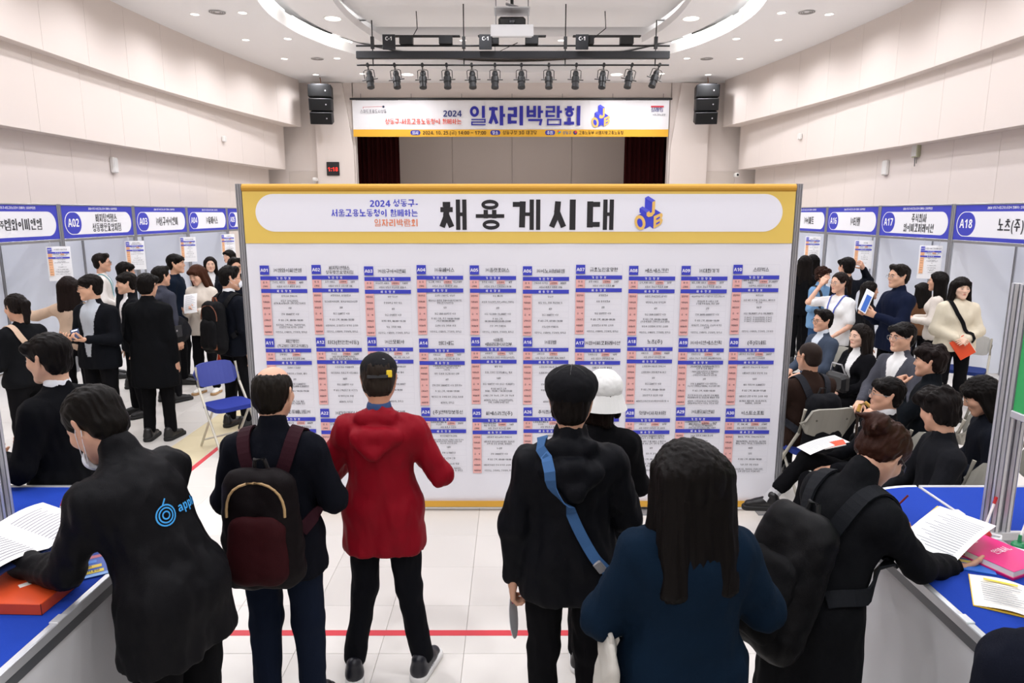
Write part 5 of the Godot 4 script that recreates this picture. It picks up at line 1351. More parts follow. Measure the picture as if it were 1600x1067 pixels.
func hair_field(style: String) -> Array:   # field, cell, amp, freq, stretch
	var f := Field.new()
	var face := func(y: float, z := 0.092):
		f.ell(Vector3(0, y - 0.085, z), Vector3(0.078, 0.095, 0.075), 0.012, 1)
	var ears := func():
		for s in [-1, 1]: f.ell(Vector3(s * 0.088, -0.05, 0.012), Vector3(0.028, 0.05, 0.045), 0.01, 1)
	match style:
		"short", "neat", "wavy", "thin":
			f.ell(Vector3(0, 0.043, -0.02), Vector3(0.088, 0.09, 0.105))
			f.ell(Vector3(0, -0.02, -0.055), Vector3(0.076, 0.07, 0.056), 0.02)
			if style == "short":
				f.bone(Vector3(-0.06, 0.065, 0.052), Vector3(0.06, 0.065, 0.052), 0.032, 0.03, 0.02); f.bone(Vector3(-0.03, 0.05, 0.072), Vector3(0.035, 0.045, 0.072), 0.024, 0.022, 0.02)
				face.call(0.042)
			elif style == "wavy":
				for q in [[-0.05, 0.09, 0.04], [0.0, 0.115, 0.03], [0.05, 0.09, 0.04], [0.06, 0.08, -0.04], [-0.06, 0.08, -0.04], [0, 0.11, -0.06], [0.03, 0.07, 0.075], [-0.03, 0.075, 0.07]]: f.ell(Vector3(q[0], q[1], q[2]), Vector3(0.042, 0.035, 0.042), 0.012)
				face.call(0.05)
			elif style == "thin": face.call(0.075, 0.085)
			else:
				f.bone(Vector3(-0.045, 0.1, 0.045), Vector3(0.05, 0.095, 0.05), 0.03, 0.032, 0.02); face.call(0.065)
			ears.call()
			f.cut(Vector3(0, -0.085, 0), Vector3(0, -1, 0.25), 0.015)
			return [f, 0.0055, 0.006 if style != "wavy" else 0.012, 42.0 if style != "wavy" else 26.0, Vector3(1.4, 0.28, 0.7)]
		"bald":
			f.ell(Vector3(0, 0.03, -0.02), Vector3(0.084, 0.086, 0.102)); f.ell(Vector3(0, -0.02, -0.055), Vector3(0.074, 0.07, 0.054), 0.02)
			f.ell(Vector3(0, 0.15, -0.005), Vector3(0.062, 0.075, 0.085), 0.03, 1); f.ell(Vector3(0, 0.06, 0.1), Vector3(0.07, 0.07, 0.08), 0.02, 1); face.call(0.07, 0.08); ears.call()
			f.cut(Vector3(0, -0.08, 0), Vector3(0, -1, 0.25), 0.015)
			return [f, 0.0045, 0.005, 38.0, Vector3(1.4, 0.3, 1.0)]
		"shaved":
			f.ell(Vector3(0, 0.036, -0.016), Vector3(0.0785, 0.0875, 0.0965)); f.ell(Vector3(0, -0.02, -0.05), Vector3(0.068, 0.06, 0.052), 0.02); face.call(0.065); ears.call()
			f.cut(Vector3(0, -0.075, 0), Vector3(0, -1, 0.25), 0.015)
			return [f, 0.0045, 0.001, 90.0, Vector3.ONE]
		"long", "bangs", "bob", "verylong":
			var low := -0.30 if style == "long" else (-0.24 if style == "bangs" else (-0.13 if style == "bob" else -0.36))
			f.ell(Vector3(0, 0.04, -0.018), Vector3(0.089, 0.093, 0.107))
			for x in [-0.055, 0.0, 0.055]: f.bone(Vector3(x, 0.02, -0.062), Vector3(x * 1.35, low, -0.085), 0.05, 0.04, 0.04)
			for s in [-1, 1]: f.bone(Vector3(s * 0.07, 0.03, 0.0), Vector3(s * 0.1, low + 0.04, -0.005), 0.03, 0.028, 0.03)
			if style == "bangs" or style == "bob": f.bone(Vector3(-0.045, 0.058, 0.062), Vector3(0.045, 0.058, 0.062), 0.032, 0.032, 0.02); face.call(0.03)
			else: face.call(0.06)
			f.ell(Vector3(0, -0.12, 0.07), Vector3(0.068, 0.12, 0.085), 0.015, 1)
			return [f, 0.0066, 0.0065, 48.0, Vector3(1.5, 0.06, 1.0)]
		"curly":
			f.ell(Vector3(0, 0.043, -0.02), Vector3(0.095, 0.095, 0.112)); f.ell(Vector3(0, -0.03, -0.05), Vector3(0.09, 0.07, 0.065), 0.02)
			f.bone(Vector3(-0.05, 0.07, 0.06), Vector3(0.05, 0.07, 0.06), 0.03, 0.03, 0.02); face.call(0.045)
			return [f, 0.0055, 0.02, 24.0, Vector3.ONE]
		"pony":
			f.ell(Vector3(0, 0.04, -0.018), Vector3(0.084, 0.09, 0.104)); f.ell(Vector3(0, -0.01, -0.05), Vector3(0.076, 0.06, 0.058), 0.02); face.call(0.065); ears.call()
			f.cut(Vector3(0, -0.07, 0), Vector3(0, -1, 0.3), 0.012)
			f.bone(Vector3(0, 0.03, -0.115), Vector3(0, 0.02, -0.15), 0.022, 0.034, 0.015); f.bone(Vector3(0, 0.02, -0.15), Vector3(0.02, -0.14, -0.15), 0.04, 0.022, 0.02)
			return [f, 0.005, 0.007, 34.0, Vector3(1.4, 0.25, 0.8)]
		"bun":
			f.ell(Vector3(0, 0.04, -0.018), Vector3(0.087, 0.092, 0.106)); f.ell(Vector3(0, -0.01, -0.05), Vector3(0.078, 0.066, 0.06), 0.02); face.call(0.058); ears.call()
			f.cut(Vector3(0, -0.075, 0), Vector3(0, -1, 0.3), 0.012)
			f.ell(Vector3(0, 0.045, -0.13), Vector3(0.05, 0.052, 0.042), 0.012); f.bone(Vector3(0.02, 0.05, -0.16), Vector3(0.05, 0.03, -0.185), 0.016, 0.006, 0.01); f.bone(Vector3(-0.02, 0.03, -0.16), Vector3(-0.04, -0.01, -0.18), 0.014, 0.005, 0.01)
			return [f, 0.0055, 0.007, 40.0, Vector3(1.2, 0.3, 0.7)]
	return []

func build_protos() -> void:
	sphere = SphereMesh.new(); sphere.radius = 1; sphere.height = 2; sphere.radial_segments = 16; sphere.rings = 8
	var todo := []
	for fem in [false, true]:
		proto["head%d" % int(fem)] = head_field(fem)
		todo.append(["near_head%d" % int(fem), proto["head%d" % int(fem)], 0.0044, 0.0, 1.0, Vector3.ONE]); todo.append(["far_head%d" % int(fem), proto["head%d" % int(fem)], 0.0068, 0.0, 1.0, Vector3.ONE])
	for q in [["relax", 22.0], ["grip", 52.0], ["fist", 78.0], ["flat", 8.0]]:
		todo.append(["near_" + q[0], hand_field(q[1]), 0.0042, 0.0, 1.0, Vector3.ONE]); todo.append(["far_" + q[0], hand_field(q[1]), 0.006, 0.0, 1.0, Vector3.ONE])
	for st in ["short", "neat", "wavy", "thin", "bald", "shaved", "long", "bangs", "bob", "verylong", "curly", "pony", "bun"]:
		var h := hair_field(st); todo.append(["hair_" + st, h[0], h[1], h[2], h[3], h[4]])
	var up := Field.new(); up.bone(Vector3(0, 0.045, -0.045), Vector3(0, 0.036, 0.13), 0.041, 0.033, 0.02); up.bone(Vector3(0, 0.06, -0.045), Vector3(0, 0.105, -0.045), 0.04, 0.038, 0.03); up.bone(Vector3(0, 0.07, 0.0), Vector3(0, 0.05, 0.07), 0.034, 0.03, 0.03); up.cut(Vector3(0, 0.032, 0), Vector3.DOWN, 0.004)
	todo.append(["shoe", up, 0.007, 0.0, 1.0, Vector3.ONE])
	var so := Field.new(); so.bone(Vector3(0, 0.016, -0.05), Vector3(0, 0.016, 0.137), 0.048, 0.046, 0.01, 0.99, Vector3.UP); so.cut(Vector3(0, 0.0, 0), Vector3.DOWN, 0.003); so.cut(Vector3(0, 0.036, 0), Vector3.UP, 0.004)
	todo.append(["sole", so, 0.006, 0.0, 1.0, Vector3.ONE])
	var res := {}
	var g := WorkerThreadPool.add_group_task(func(i: int):
		var q: Array = todo[i]; q.append((q[1] as Field).mesh(q[2], q[3], q[4], q[5])), todo.size())
	WorkerThreadPool.wait_for_group_task_completion(g)
	for q in todo:
		proto[q[0]] = q[-1]
		if q[0].begins_with("hair_") or q[0] in ["shoe", "sole"]: proto["mesh_" + q[0]] = arr_mesh(q[-1][0], q[-1][1], q[-1][2])

func arm_pose(p, s: float) -> Array:   # [upper dir, forearm dir, palm normal, hand]
	if p is Array: return p
	match p:
		"down": return [Vector3(s * 0.16, -1, -0.04), Vector3(s * 0.04, -1, 0.16), Vector3(-s, 0, 0.1), "relax"]
		"clasp": return [Vector3(s * 0.3, -0.95, 0.12), Vector3(-s * 0.72, -0.28, 0.6), Vector3(0, -0.3, -1), "grip"]
		"read": return [Vector3(s * 0.24, -0.95, 0.2), Vector3(-s * 0.45, 0.2, 0.85), Vector3(-s * 0.5, 0.7, 0), "grip"]
		"low_read": return [Vector3(s * 0.3, -0.95, 0.1), Vector3(-s * 0.5, 0.0, 0.85), Vector3(-s * 0.4, 0.8, 0), "grip"]
		"phone": return [Vector3(s * 0.2, -0.97, 0.12), Vector3(-s * 0.5, 0.12, 0.85), Vector3(-s * 0.3, 0.9, 0), "grip"]
		"lap": return [Vector3(s * 0.2, -0.9, 0.35), Vector3(-s * 0.45, -0.3, 0.8), Vector3(0, -1, 0), "relax"]
		"chin": return [Vector3(s * 0.12, -0.75, 0.6), Vector3(-s * 0.35, 0.85, 0.1), Vector3(-s * 0.6, 0, -0.7), "fist"]
		"table": return [Vector3(s * 0.12, -0.8, 0.55), Vector3(-s * 0.2, -0.12, 1), Vector3(-s * 0.4, 0.85, 0), "grip"]
	return []

# builds one person; returns the pieces others need (frame of the torso, the coat's field, joints)
func person(label: String, x: float, d: float, yaw: float, o: Dictionary) -> Dictionary:
	var root := thing("person", label, "person", P(x, 0, d), yaw)
	if o.has("group"): root.set_meta("group", o.group)
	var H: float = o.get("h", 1.7)
	var k := H / 1.72
	var near: bool = o.get("near", false)
	var fem: bool = o.get("fem", false)
	var bk: float = o.get("bulk", 1.0) * (0.93 if fem else 1.0)
	var sit: bool = o.get("sit", false)
	var py := 0.54 if sit else 0.95
	var pel := Vector3(0, py, 0) * k
	var TB := Basis(Vector3.UP, deg_to_rad(o.get("twist", 0.0))) * Basis(Vector3.BACK, deg_to_rad(-o.get("side", 0.0))) * Basis(Vector3.RIGHT, deg_to_rad(o.get("lean", 0.0)))
	var T := func(v: Vector3) -> Vector3: return pel + TB * ((v - Vector3(0, 0.95, 0)) * k)   # torso points given for a standing 1.72 m figure
	var fwd := TB * Vector3.BACK   # local +z, the way the chest faces
	var shw := 0.148 if fem else 0.168
	var sh := [T.call(Vector3(shw, 1.36, -0.01)), T.call(Vector3(-shw, 1.36, -0.01))]
	var nb: Vector3 = T.call(Vector3(0, 1.43, -0.015))
	var hd: Array = o.get("hd", [0, 0, 0])
	var HB := TB.slerp(Basis.IDENTITY, 0.5) * Basis(Vector3.UP, deg_to_rad(hd[0])) * Basis(Vector3.RIGHT, deg_to_rad(hd[1])) * Basis(Vector3.BACK, deg_to_rad(hd[2]))
	var piv: Vector3 = T.call(Vector3(0, 1.49, 0.0))
	var HC2 := piv + HB * Vector3(0, 0.112, 0.018) * k
	var hs := k * (1.0 if H > 1.4 else 1.05)
	var HT := Transform3D(HB.scaled_local(Vector3.ONE * hs), HC2)
	# arms
	var ua := 0.275 * k; var fa := 0.245 * k
	var el := []; var wr := []; var poses := []
	for i in 2:
		var s := 1.0 if i == 0 else -1.0
		var a: Array = arm_pose(o.get("al" if i == 0 else "ar", "down"), s)
		var e: Vector3 = sh[i] + (TB * a[0]).normalized() * ua
		el.append(e); wr.append(e + (TB * a[1]).normalized() * fa); poses.append(a)
	# legs
	var hip := [pel + Vector3(0.092, -0.03, 0) * k, pel + Vector3(-0.092, -0.03, 0) * k]
	var kn := []; var an := []
	var st: float = o.get("stance", 1.0)
	for i in 2:
		var s := 1.0 if i == 0 else -1.0
		if o.has("legs"): kn.append(o.legs[i][0]); an.append(o.legs[i][1])
		elif sit: kn.append(Vector3(s * 0.12, 0.5, 0.43) * k); an.append(Vector3(s * 0.12, 0.085, 0.4) * k)
		else:
			kn.append(Vector3(s * (0.1 + 0.02 * (st - 1)) , 0.5, 0.02) * k); an.append(Vector3(s * 0.105 * st, 0.08, (-0.02 if i == 0 else 0.02)) * k)
	var skin := M(o.get("skin", "#c99a80"), 0.55, 0, "skin")
	# ---- body (skin), one continuous mesh with head and hands joined in
	var b := Field.new()
	b.bone(T.call(Vector3(0, 1.0, 0)), T.call(Vector3(0, 1.3, 0)), 0.1 * bk * k, 0.115 * bk * k, 0.05, 0.72, fwd)
	b.bone(sh[0], sh[1], 0.04 * k, 0.04 * k, 0.05)
	b.bone(hip[0], hip[1], 0.085 * k, 0.085 * k, 0.04)
	b.bone(nb, HC2 + HB * Vector3(0, -0.09, -0.03) * hs, 0.055 * k * (0.88 if fem else 1.0), 0.05 * k * (0.88 if fem else 1.0), 0.03)
	for i in 2:
		b.bone(sh[i], el[i], 0.042 * k, 0.035 * k, 0.03); b.bone(el[i], wr[i], 0.034 * k, 0.025 * k, 0.02)
		b.bone(hip[i], kn[i], 0.07 * k, 0.05 * k, 0.03); b.bone(kn[i], an[i], 0.048 * k, 0.036 * k, 0.02)
	var body := part(root, "body", null, skin)
	var fc := clampf(0.0023 * d, 0.0135, 0.021)
	var lod := "near_" if near else "far_"
	var extra := [[proto[lod + "head%d" % int(fem)], HT]]
	for i in 2:
		var a: Array = poses[i]
		var Y: Vector3 = (wr[i] - el[i]).normalized()
		if a.size() > 4: Y = (TB * a[4]).normalized()
		var Z: Vector3 = TB * a[2]; Z = (Z - Y * Z.dot(Y)).normalized()
		var X := Y.cross(Z)
		if i == 0: X = -X
		extra.append([proto[lod + a[3]], Transform3D(Basis(X, Y, Z) * Basis.from_scale(Vector3.ONE * k * (0.9 if fem else 1.0)), wr[i] + Y * 0.018)])
	job(b, 0.018 if near else fc * 1.3, body, 0.0, 6.0, Vector3.ONE, extra)
	# ---- face
	if o.get("face", true):
		var hf: Field = proto["head%d" % int(fem)]
		var dark := M("#1a1210", 0.3)
		var open: float = o.get("eyes", 1.0)
		for s in [-1, 1]:
			var q := hf.hit(Vector3(s * 0.0315, 0.0, 0.2), Vector3(0, 0, -1), 0.3)
			var ey := part(root, "eye", sphere, M("#d8cfc8", 0.3), HT * (q + Vector3(0, 0, -0.001)), HT.basis * Basis.from_scale(Vector3(0.0125, 0.0042 * open, 0.0035)))
			part(ey, "iris", sphere, dark, Vector3(0, 0, 0.3), Basis.from_scale(Vector3(0.45, 1.05, 0.85)))
			var lid := Tri.new(); lid.tube([q + Vector3(-0.0135, 0.002 * open, 0.0005), q + Vector3(-0.005, 0.0055 * open, 0.003), q + Vector3(0.005, 0.0055 * open, 0.003), q + Vector3(0.0135, 0.002 * open, 0.0005)], 0.0015, 5)
			part(root, "eyelid", lid.mesh(), dark, HT.origin, HT.basis)
			var pts := []
			for j in 5:
				var xx: float = s * lerpf(0.014, 0.046, j / 4.0)
				var e := hf.hit(Vector3(xx, 0.021 + 0.004 * sin(j * 0.9), 0.2), Vector3(0, 0, -1), 0.3); pts.append(e)
			var br := Tri.new(); br.tube(pts, 0.0026 if fem else 0.0036, 5); part(root, "eyebrow", br.mesh(), M(o.get("hair", ["", "#15100e"])[1], 0.8), HT.origin, HT.basis)
		var lip := M(o.get("lip", "#ae6e60" if not fem else "#b4605a"), 0.45)
		for q in [[-0.0578, 0.0036], [-0.0678, 0.0044]]:
			var m := hf.hit(Vector3(0, q[0], 0.2), Vector3(0, 0, -1), 0.3)
			part(root, "lip", sphere, lip, HT * (m + Vector3(0, 0, -0.003)), HT.basis * Basis.from_scale(Vector3(0.017, q[1], 0.0042)))
	# ---- hair
	var hair: Array = o.get("hair", ["short", "#100d0c"])
	if hair[0] != "none":
		var hm := M(hair[1], 0.5, 0, "hair")
		part(root, "hair", proto["mesh_hair_" + hair[0]], hm, HT.origin, HT.basis * Basis.from_scale(o.get("hair_scale", Vector3.ONE)))
	# ---- trousers
	var tr := Field.new()
	var leg: float = o.get("leg", 1.0)
	tr.bone(hip[0] * Vector3(0.8, 1, 1), hip[1] * Vector3(0.8, 1, 1), 0.1 * bk * k, 0.1 * bk * k, 0.03, 0.9, fwd)
	tr.bone(pel, T.call(Vector3(0, 1.04, 0)), 0.128 * bk * k, 0.125 * bk * k, 0.05, 0.76, fwd)
	for i in 2:
		var up: Vector3 = (kn[i] - an[i]).normalized()
		tr.bone(hip[i], kn[i], 0.084 * bk * k, 0.068 * leg * k, 0.03); tr.bone(kn[i], an[i] + up * (0.03 + o.get("crop", 0.0)), 0.066 * leg * k, 0.056 * leg * k, 0.025)
		if o.get("crop", 0.0) > 0.0:
			var sk := Tri.new(); sk.tube([an[i] - up * 0.02, an[i] + up * (o.crop + 0.0)], 0.043 * k, 10); part(root, "sock", sk.mesh(), M("#b4b4b6", 0.9))
	var trn := part(root, "trousers", null, M(o.get("bot", "#0b0b0e"), 0.9, 0, "cloth"))
	job(tr, 0.0125 if near else fc * 1.15, trn, 0.007 * o.get("folds", 1.0), 11.0, Vector3(1, 0.5, 1))
	# ---- shoes
	if o.get("shoes", true):
		for i in 2:
			var fd: Vector3 = an[i] - kn[i]
			var ty: float = deg_to_rad(o.get("toe", 8.0)) * (1.0 if i == 0 else -1.0)
			var bs := Basis(Vector3.UP, ty)
			var at := Vector3(an[i].x, an[i].y - 0.08 * k, an[i].z)
			if o.has("foot"): bs = o.foot[i] * bs
			var shoe := part(root, "shoe", proto.mesh_shoe, M(o.get("shoe", "#0d0d0f"), 0.4), at, bs * Basis.from_scale(Vector3.ONE * k * (0.92 if fem else 1.04)))
			part(shoe, "sole", proto.mesh_sole, M(o.get("sole", "#0a0a0a"), 0.7))
			if o.has("stripes"):
				for sx in [-1, 1]:
					for q in 3: part(shoe, "stripe", box_mesh(Vector3(0.003, 0.042, 0.007)), M(o.stripes, 0.6), Vector3(sx * 0.037, 0.05, 0.015 + q * 0.016), Basis(Vector3.RIGHT, 0.5) * Basis(Vector3.BACK, sx * 0.25))
	# ---- upper garment
	var g := Field.new()
	var top: Array = o.get("top", ["#0c0d11", "jacket"])
	var kind: String = top[1]
	var pad: float = {"jacket": 1.0, "coat": 1.06, "sweater": 0.96, "tee": 0.9, "puffer": 1.14, "shirt": 0.92}[kind] * bk
	var hem: float = o.get("hem", {"jacket": 0.84, "coat": 0.55, "sweater": 0.92, "tee": 0.88, "puffer": 0.84, "shirt": 0.93}[kind])
	if sit: hem = maxf(hem, 0.9)
	g.bone(T.call(Vector3(0, 1.05, 0)), T.call(Vector3(0, 1.29, -0.005)), 0.138 * pad * k, 0.157 * pad * k, 0.06, 0.74, fwd)
	g.bone(sh[0] + TB * Vector3(-0.03, -0.02, 0) * k, sh[1] + TB * Vector3(0.03, -0.02, 0) * k, 0.062 * pad * k, 0.062 * pad * k, 0.05)
	if fem: g.bone(T.call(Vector3(-0.065, 1.26, 0.07)), T.call(Vector3(0.065, 1.26, 0.07)), 0.06 * k, 0.06 * k, 0.05)
	var hb := Vector3(0, hem, 0)
	for sx in [-1, 1]: g.bone(T.call(Vector3(sx * 0.03, 1.06, 0)), pel + TB * Vector3(sx * 0.06, 0, 0) * k, 0.112 * pad * k, 0.128 * pad * k, 0.05, 0.9, fwd)
	if hem < 0.93:
		var hp := pel + Vector3(0, hem - 0.95, 0) * k
		for sx in [-1, 1]: g.bone(pel + TB * Vector3(sx * 0.06, 0, 0) * k, hp + Vector3(sx * 0.068, 0, 0) * k, 0.128 * pad * k, (0.142 if hem < 0.7 else 0.134) * pad * k, 0.03, 0.92, Vector3.BACK)
		g.cut(hp + Vector3(0, -0.04, 0), Vector3.DOWN, 0.008)
	for i in 2:
		var slim := {"tee": 0.9, "sweater": 0.98, "puffer": 1.16, "shirt": 0.85}.get(kind, 1.0) as float
		g.bone(nb + (sh[i] - nb) * 0.15 + TB * Vector3(0, -0.015, 0) * k, sh[i] + TB * Vector3(0, -0.004, 0) * k, 0.052 * k, 0.054 * pad * k, 0.03)
		if kind == "tee": g.bone(sh[i], sh[i].lerp(el[i], 0.78), 0.064 * slim * k, 0.066 * slim * k, 0.04)
		else:
			g.bone(sh[i], el[i], 0.059 * slim * k * sqrt(bk), 0.057 * slim * k, 0.04); g.bone(el[i], el[i].lerp(wr[i], 0.97), 0.057 * slim * k, 0.043 * slim * k, 0.03)
	var col: float = o.get("collar", {"jacket": 0.035, "coat": 0.045, "sweater": 0.004, "tee": 0.0, "puffer": 0.03, "shirt": 0.02}[kind])
	var cb: Vector3 = T.call(Vector3(0, 1.425, -0.012))
	if col > 0: g.bone(cb, cb.lerp(HC2, 0.02) + (TB * Vector3(0, 0.002 + col, 0.003)) * k, 0.07 * k, 0.0625 * k, 0.02)
	if o.get("hood", false):
		var hp2 := [Vector3(-0.105, 1.41, -0.02), Vector3(-0.09, 1.35, -0.11), Vector3(0, 1.28, -0.15), Vector3(0.09, 1.35, -0.11), Vector3(0.105, 1.41, -0.02)]
		for i in 4: g.bone(T.call(hp2[i]), T.call(hp2[i + 1]), 0.036 * k, 0.036 * k, 0.012)
		g.bone(T.call(Vector3(-0.03, 1.36, -0.12)), T.call(Vector3(0.03, 1.36, -0.12)), 0.045 * k, 0.045 * k, 0.02); g.bone(T.call(Vector3(-0.07, 1.43, -0.06)), T.call(Vector3(0.07, 1.43, -0.06)), 0.04 * k, 0.04 * k, 0.012)
	var gm := part(root, {"jacket": "jacket", "coat": "coat", "sweater": "sweater", "tee": "t_shirt", "puffer": "jacket", "shirt": "shirt"}[kind], null, M(top[0], o.get("gloss", 0.9), 0, "cloth"))
	var sp = null; var o2: MeshInstance3D = null
	if o.has("vest"):   # colour of what shows between the open fronts
		o2 = part(root, "shirt_front", null, M(o.vest, 0.85, 0, "cloth"))
		var inv := TB.inverse(); var vw: float = o.get("vest_w", 0.062); var vl: float = o.get("vest_low", 1.12)
		sp = func(c: Vector3, nn: Vector3) -> bool:
			var l := inv * (c - pel) / k + Vector3(0, 0.95, 0)
			return l.z > 0.03 and l.y > vl and absf(l.x) < vw * clampf((l.y - vl) / (1.40 - vl), 0.0, 1.0) + (0.02 if vl < 1.0 else 0.0)
	job(g, (0.0125 if near else fc) * (0.75 if o.has("vest") else 1.0), gm, 0.009 * o.get("folds", 1.0) if near else 0.008, 12.0, Vector3(1, 0.4, 1), [], sp, o2)
	# shirt collar band
	if o.has("shirt_collar"):
		var f := Field.new(); f.bone(cb + TB * Vector3(0, 0.0, 0.004) * k, cb + TB * Vector3(0, col + 0.024, 0.006) * k, 0.062 * k, 0.061 * k, 0.01); job(f, 0.008, part(root, "shirt_collar", null, M(o.shirt_collar, 0.8)))
	var acc: Array = o.get("acc", [])
	if "glasses" in acc or "thin_glasses" in acc:
		var t := Tri.new()
		for s in [-1, 1]:
			var pts := []
			for j in 17:
				var a := TAU * j / 16; pts.append(Vector3(s * 0.033 + 0.0235 * cos(a), -0.003 + 0.0195 * sin(a), 0.1 - 0.12 * pow(absf(s * 0.033 + 0.0235 * cos(a)), 1.6)))
			t.tube(pts, 0.0016, 5); t.tube([Vector3(s * 0.056, 0.004, 0.094), Vector3(s * 0.078, 0.006, 0.05), Vector3(s * 0.082, 0.004, -0.01)], 0.0016, 5)
		t.tube([Vector3(-0.01, 0.002, 0.1), Vector3(0.01, 0.002, 0.1)], 0.0016, 5)
		part(root, "glasses", t.mesh(), M("#22201e" if "glasses" in acc else "#8a8a8c", 0.3, 0.3), HT.origin, HT.basis)
	if "mask" in acc or "chin_mask" in acc:
		var f := Field.new(); var dy := -0.042 if "chin_mask" in acc else 0.0
		f.ell(Vector3(0, -0.055 + dy, 0.055), Vector3(0.06, 0.05, 0.062), 0.01); f.ell(Vector3(0, -0.06 + dy, 0.02), Vector3(0.08, 0.08, 0.062), 0.01, 1)
		var a := f.mesh(0.005)
		part(root, "face_mask", arr_mesh(a[0], a[1], a[2]), M("#dfe4ec", 0.8), HT.origin, HT.basis)
		var t := Tri.new()
		for s in [-1, 1]:
			t.tube([Vector3(s * 0.05, -0.035 + dy, 0.075), Vector3(s * 0.078, -0.01, 0.01), Vector3(s * 0.087, 0.015, -0.028)], 0.0015, 5); t.tube([Vector3(s * 0.05, -0.075 + dy, 0.07), Vector3(s * 0.076, -0.045, 0.0), Vector3(s * 0.085, -0.015, -0.032)], 0.0015, 5)
		part(root, "mask_loop", t.mesh(), M("#e8e8ec", 0.7), HT.origin, HT.basis)
	return {"root": root, "T": T, "TB": TB, "g": g, "HT": HT, "wr": wr, "el": el, "sh": sh, "k": k, "poses": poses, "pel": pel}

# ------------------------------------------------------------------ worn and held things
func snap(f: Field, p: Vector3, off: float) -> Vector3:
	for i in 6:
		var e := 0.004
		var dd := f.eval(p)
		var gr := Vector3(f.eval(p + Vector3(e, 0, 0)) - dd, f.eval(p + Vector3(0, e, 0)) - dd, f.eval(p + Vector3(0, 0, e)) - dd)
		if gr.length() < 1e-9: break
		p -= gr.normalized() * (dd - off) * 0.8
	return p

func ribbon(parent: Node, called: String, f: Field, pts: Array, w: float, m: Material, off := 0.009, thick := 0.004) -> void:
	var c := Curve3D.new()
	for i in pts.size():
		var tn: Vector3 = (pts[mini(i + 1, pts.size() - 1)] - pts[maxi(i - 1, 0)]) / 6.0
		c.add_point(pts[i], -tn, tn)
	var P2 := []; var N2 := []
	var n := 36
	for i in n + 1:
		var p := c.sample_baked(c.get_baked_length() * i / n)
		var q := snap(f, p, off)
		var e := 0.006; var dd := f.eval(q)
		var gr := Vector3(f.eval(q + Vector3(e, 0, 0)) - dd, f.eval(q + Vector3(0, e, 0)) - dd, f.eval(q + Vector3(0, 0, e)) - dd).normalized()
		P2.append(q); N2.append(gr)
	var t := Tri.new()
	var last := []
	for i in n + 1:
		var tg: Vector3 = (P2[mini(i + 1, n)] - P2[maxi(i - 1, 0)]).normalized()
		var sd := tg.cross(N2[i]).normalized() * w / 2
		var nn: Vector3 = N2[i] * thick / 2
		var ring := [P2[i] - sd - nn, P2[i] + sd - nn, P2[i] + sd + nn, P2[i] - sd + nn]
		if i > 0:
			for j in 4: t.quad(last[j], ring[j], ring[(j + 1) % 4], last[(j + 1) % 4])
		last = ring
	part(parent, called, t.mesh(), m)

func worn(p: Dictionary, called: String, label: String, cat: String) -> Node3D:
	var o := thing(called, label, cat)
	o.transform = (p.root as Node3D).transform
	return o

func backpack(p: Dictionary, label: String, col: String, opt := {}) -> Node3D:
	var o := worn(p, "backpack", label, "backpack")
	var T: Callable = p.T; var TB: Basis = p.TB; var k: float = p.k; var g: Field = p.g
	var fwd := TB * Vector3.BACK
	var m := M(col, opt.get("rough", 0.75), 0, "cloth")
	var sz: float = opt.get("size", 1.0); var dy: float = opt.get("dy", 0.0)
	var zc := -0.145 - 0.06 * sz
	var f := Field.new()
	for xx in [-0.07, 0.07]: f.bone(T.call(Vector3(xx * sz, 1.3 + dy, zc)), T.call(Vector3(xx * sz * 1.15, 1.3 + dy - 0.36 * sz, zc - 0.015)), 0.085 * sz, 0.1 * sz, 0.06, 0.75, fwd)
	job(f, 0.013, part(o, "bag_body", null, m), 0.008, 9.0)
	var q := Field.new()
	for xx in [-0.06, 0.06]: q.bone(T.call(Vector3(xx * sz, 1.14 + dy, zc - 0.07 * sz)), T.call(Vector3(xx * sz, 1.3 + dy - 0.34 * sz, zc - 0.075 * sz)), 0.062 * sz, 0.072 * sz, 0.04, 0.55, fwd)
	job(q, 0.01, part(o, "front_pocket", null, M(opt.get("pocket", col), 0.7, 0, "cloth")), 0.006, 9.0)
	for s in [-1, 1]:
		ribbon(o, "strap", g, [T.call(Vector3(s * 0.075, 1.33 + dy, -0.16)), T.call(Vector3(s * 0.105, 1.41, -0.09)), T.call(Vector3(s * 0.115, 1.47, 0.0)), T.call(Vector3(s * 0.12, 1.38, 0.11)), T.call(Vector3(s * 0.15, 1.2, 0.13)), T.call(Vector3(s * 0.19, 1.08, 0.03)), T.call(Vector3(s * 0.15, 1.02, -0.14))], 0.055, M(opt.get("strap", col), 0.7, 0, "cloth"), 0.011, 0.009)
	var hb := Tri.new(); hb.tube([T.call(Vector3(-0.03, 1.37 + dy, zc + 0.03)), T.call(Vector3(-0.02, 1.42 + dy, zc + 0.02)), T.call(Vector3(0.02, 1.42 + dy, zc + 0.02)), T.call(Vector3(0.03, 1.37 + dy, zc + 0.03))], 0.009, 7); part(o, "top_handle", hb.mesh(), M(opt.get("handle", col), 0.7))
	if opt.has("piping"):
		var pts := []
		for i in 15:
			var a := lerpf(-0.15, PI + 0.15, i / 14.0)
			pts.append(snap(f, T.call(Vector3(0.135 * sz * cos(a), 1.22 + dy + 0.14 * sz * sin(a), zc - 0.09)), 0.003))
		var t := Tri.new(); t.tube(pts, 0.0055, 6); part(o, "piping", t.mesh(), M(opt.piping, 0.6))
	if opt.has("band"):
		var pts := []
		for i in 13: pts.append(T.call(Vector3(lerpf(-0.14, 0.14, i / 12.0) * sz, 1.3 + dy - 0.37 * sz, zc - 0.13)))
		ribbon(o, "leather_band", f, pts, 0.06 * sz, M(opt.band, 0.55), 0.004)
	return o

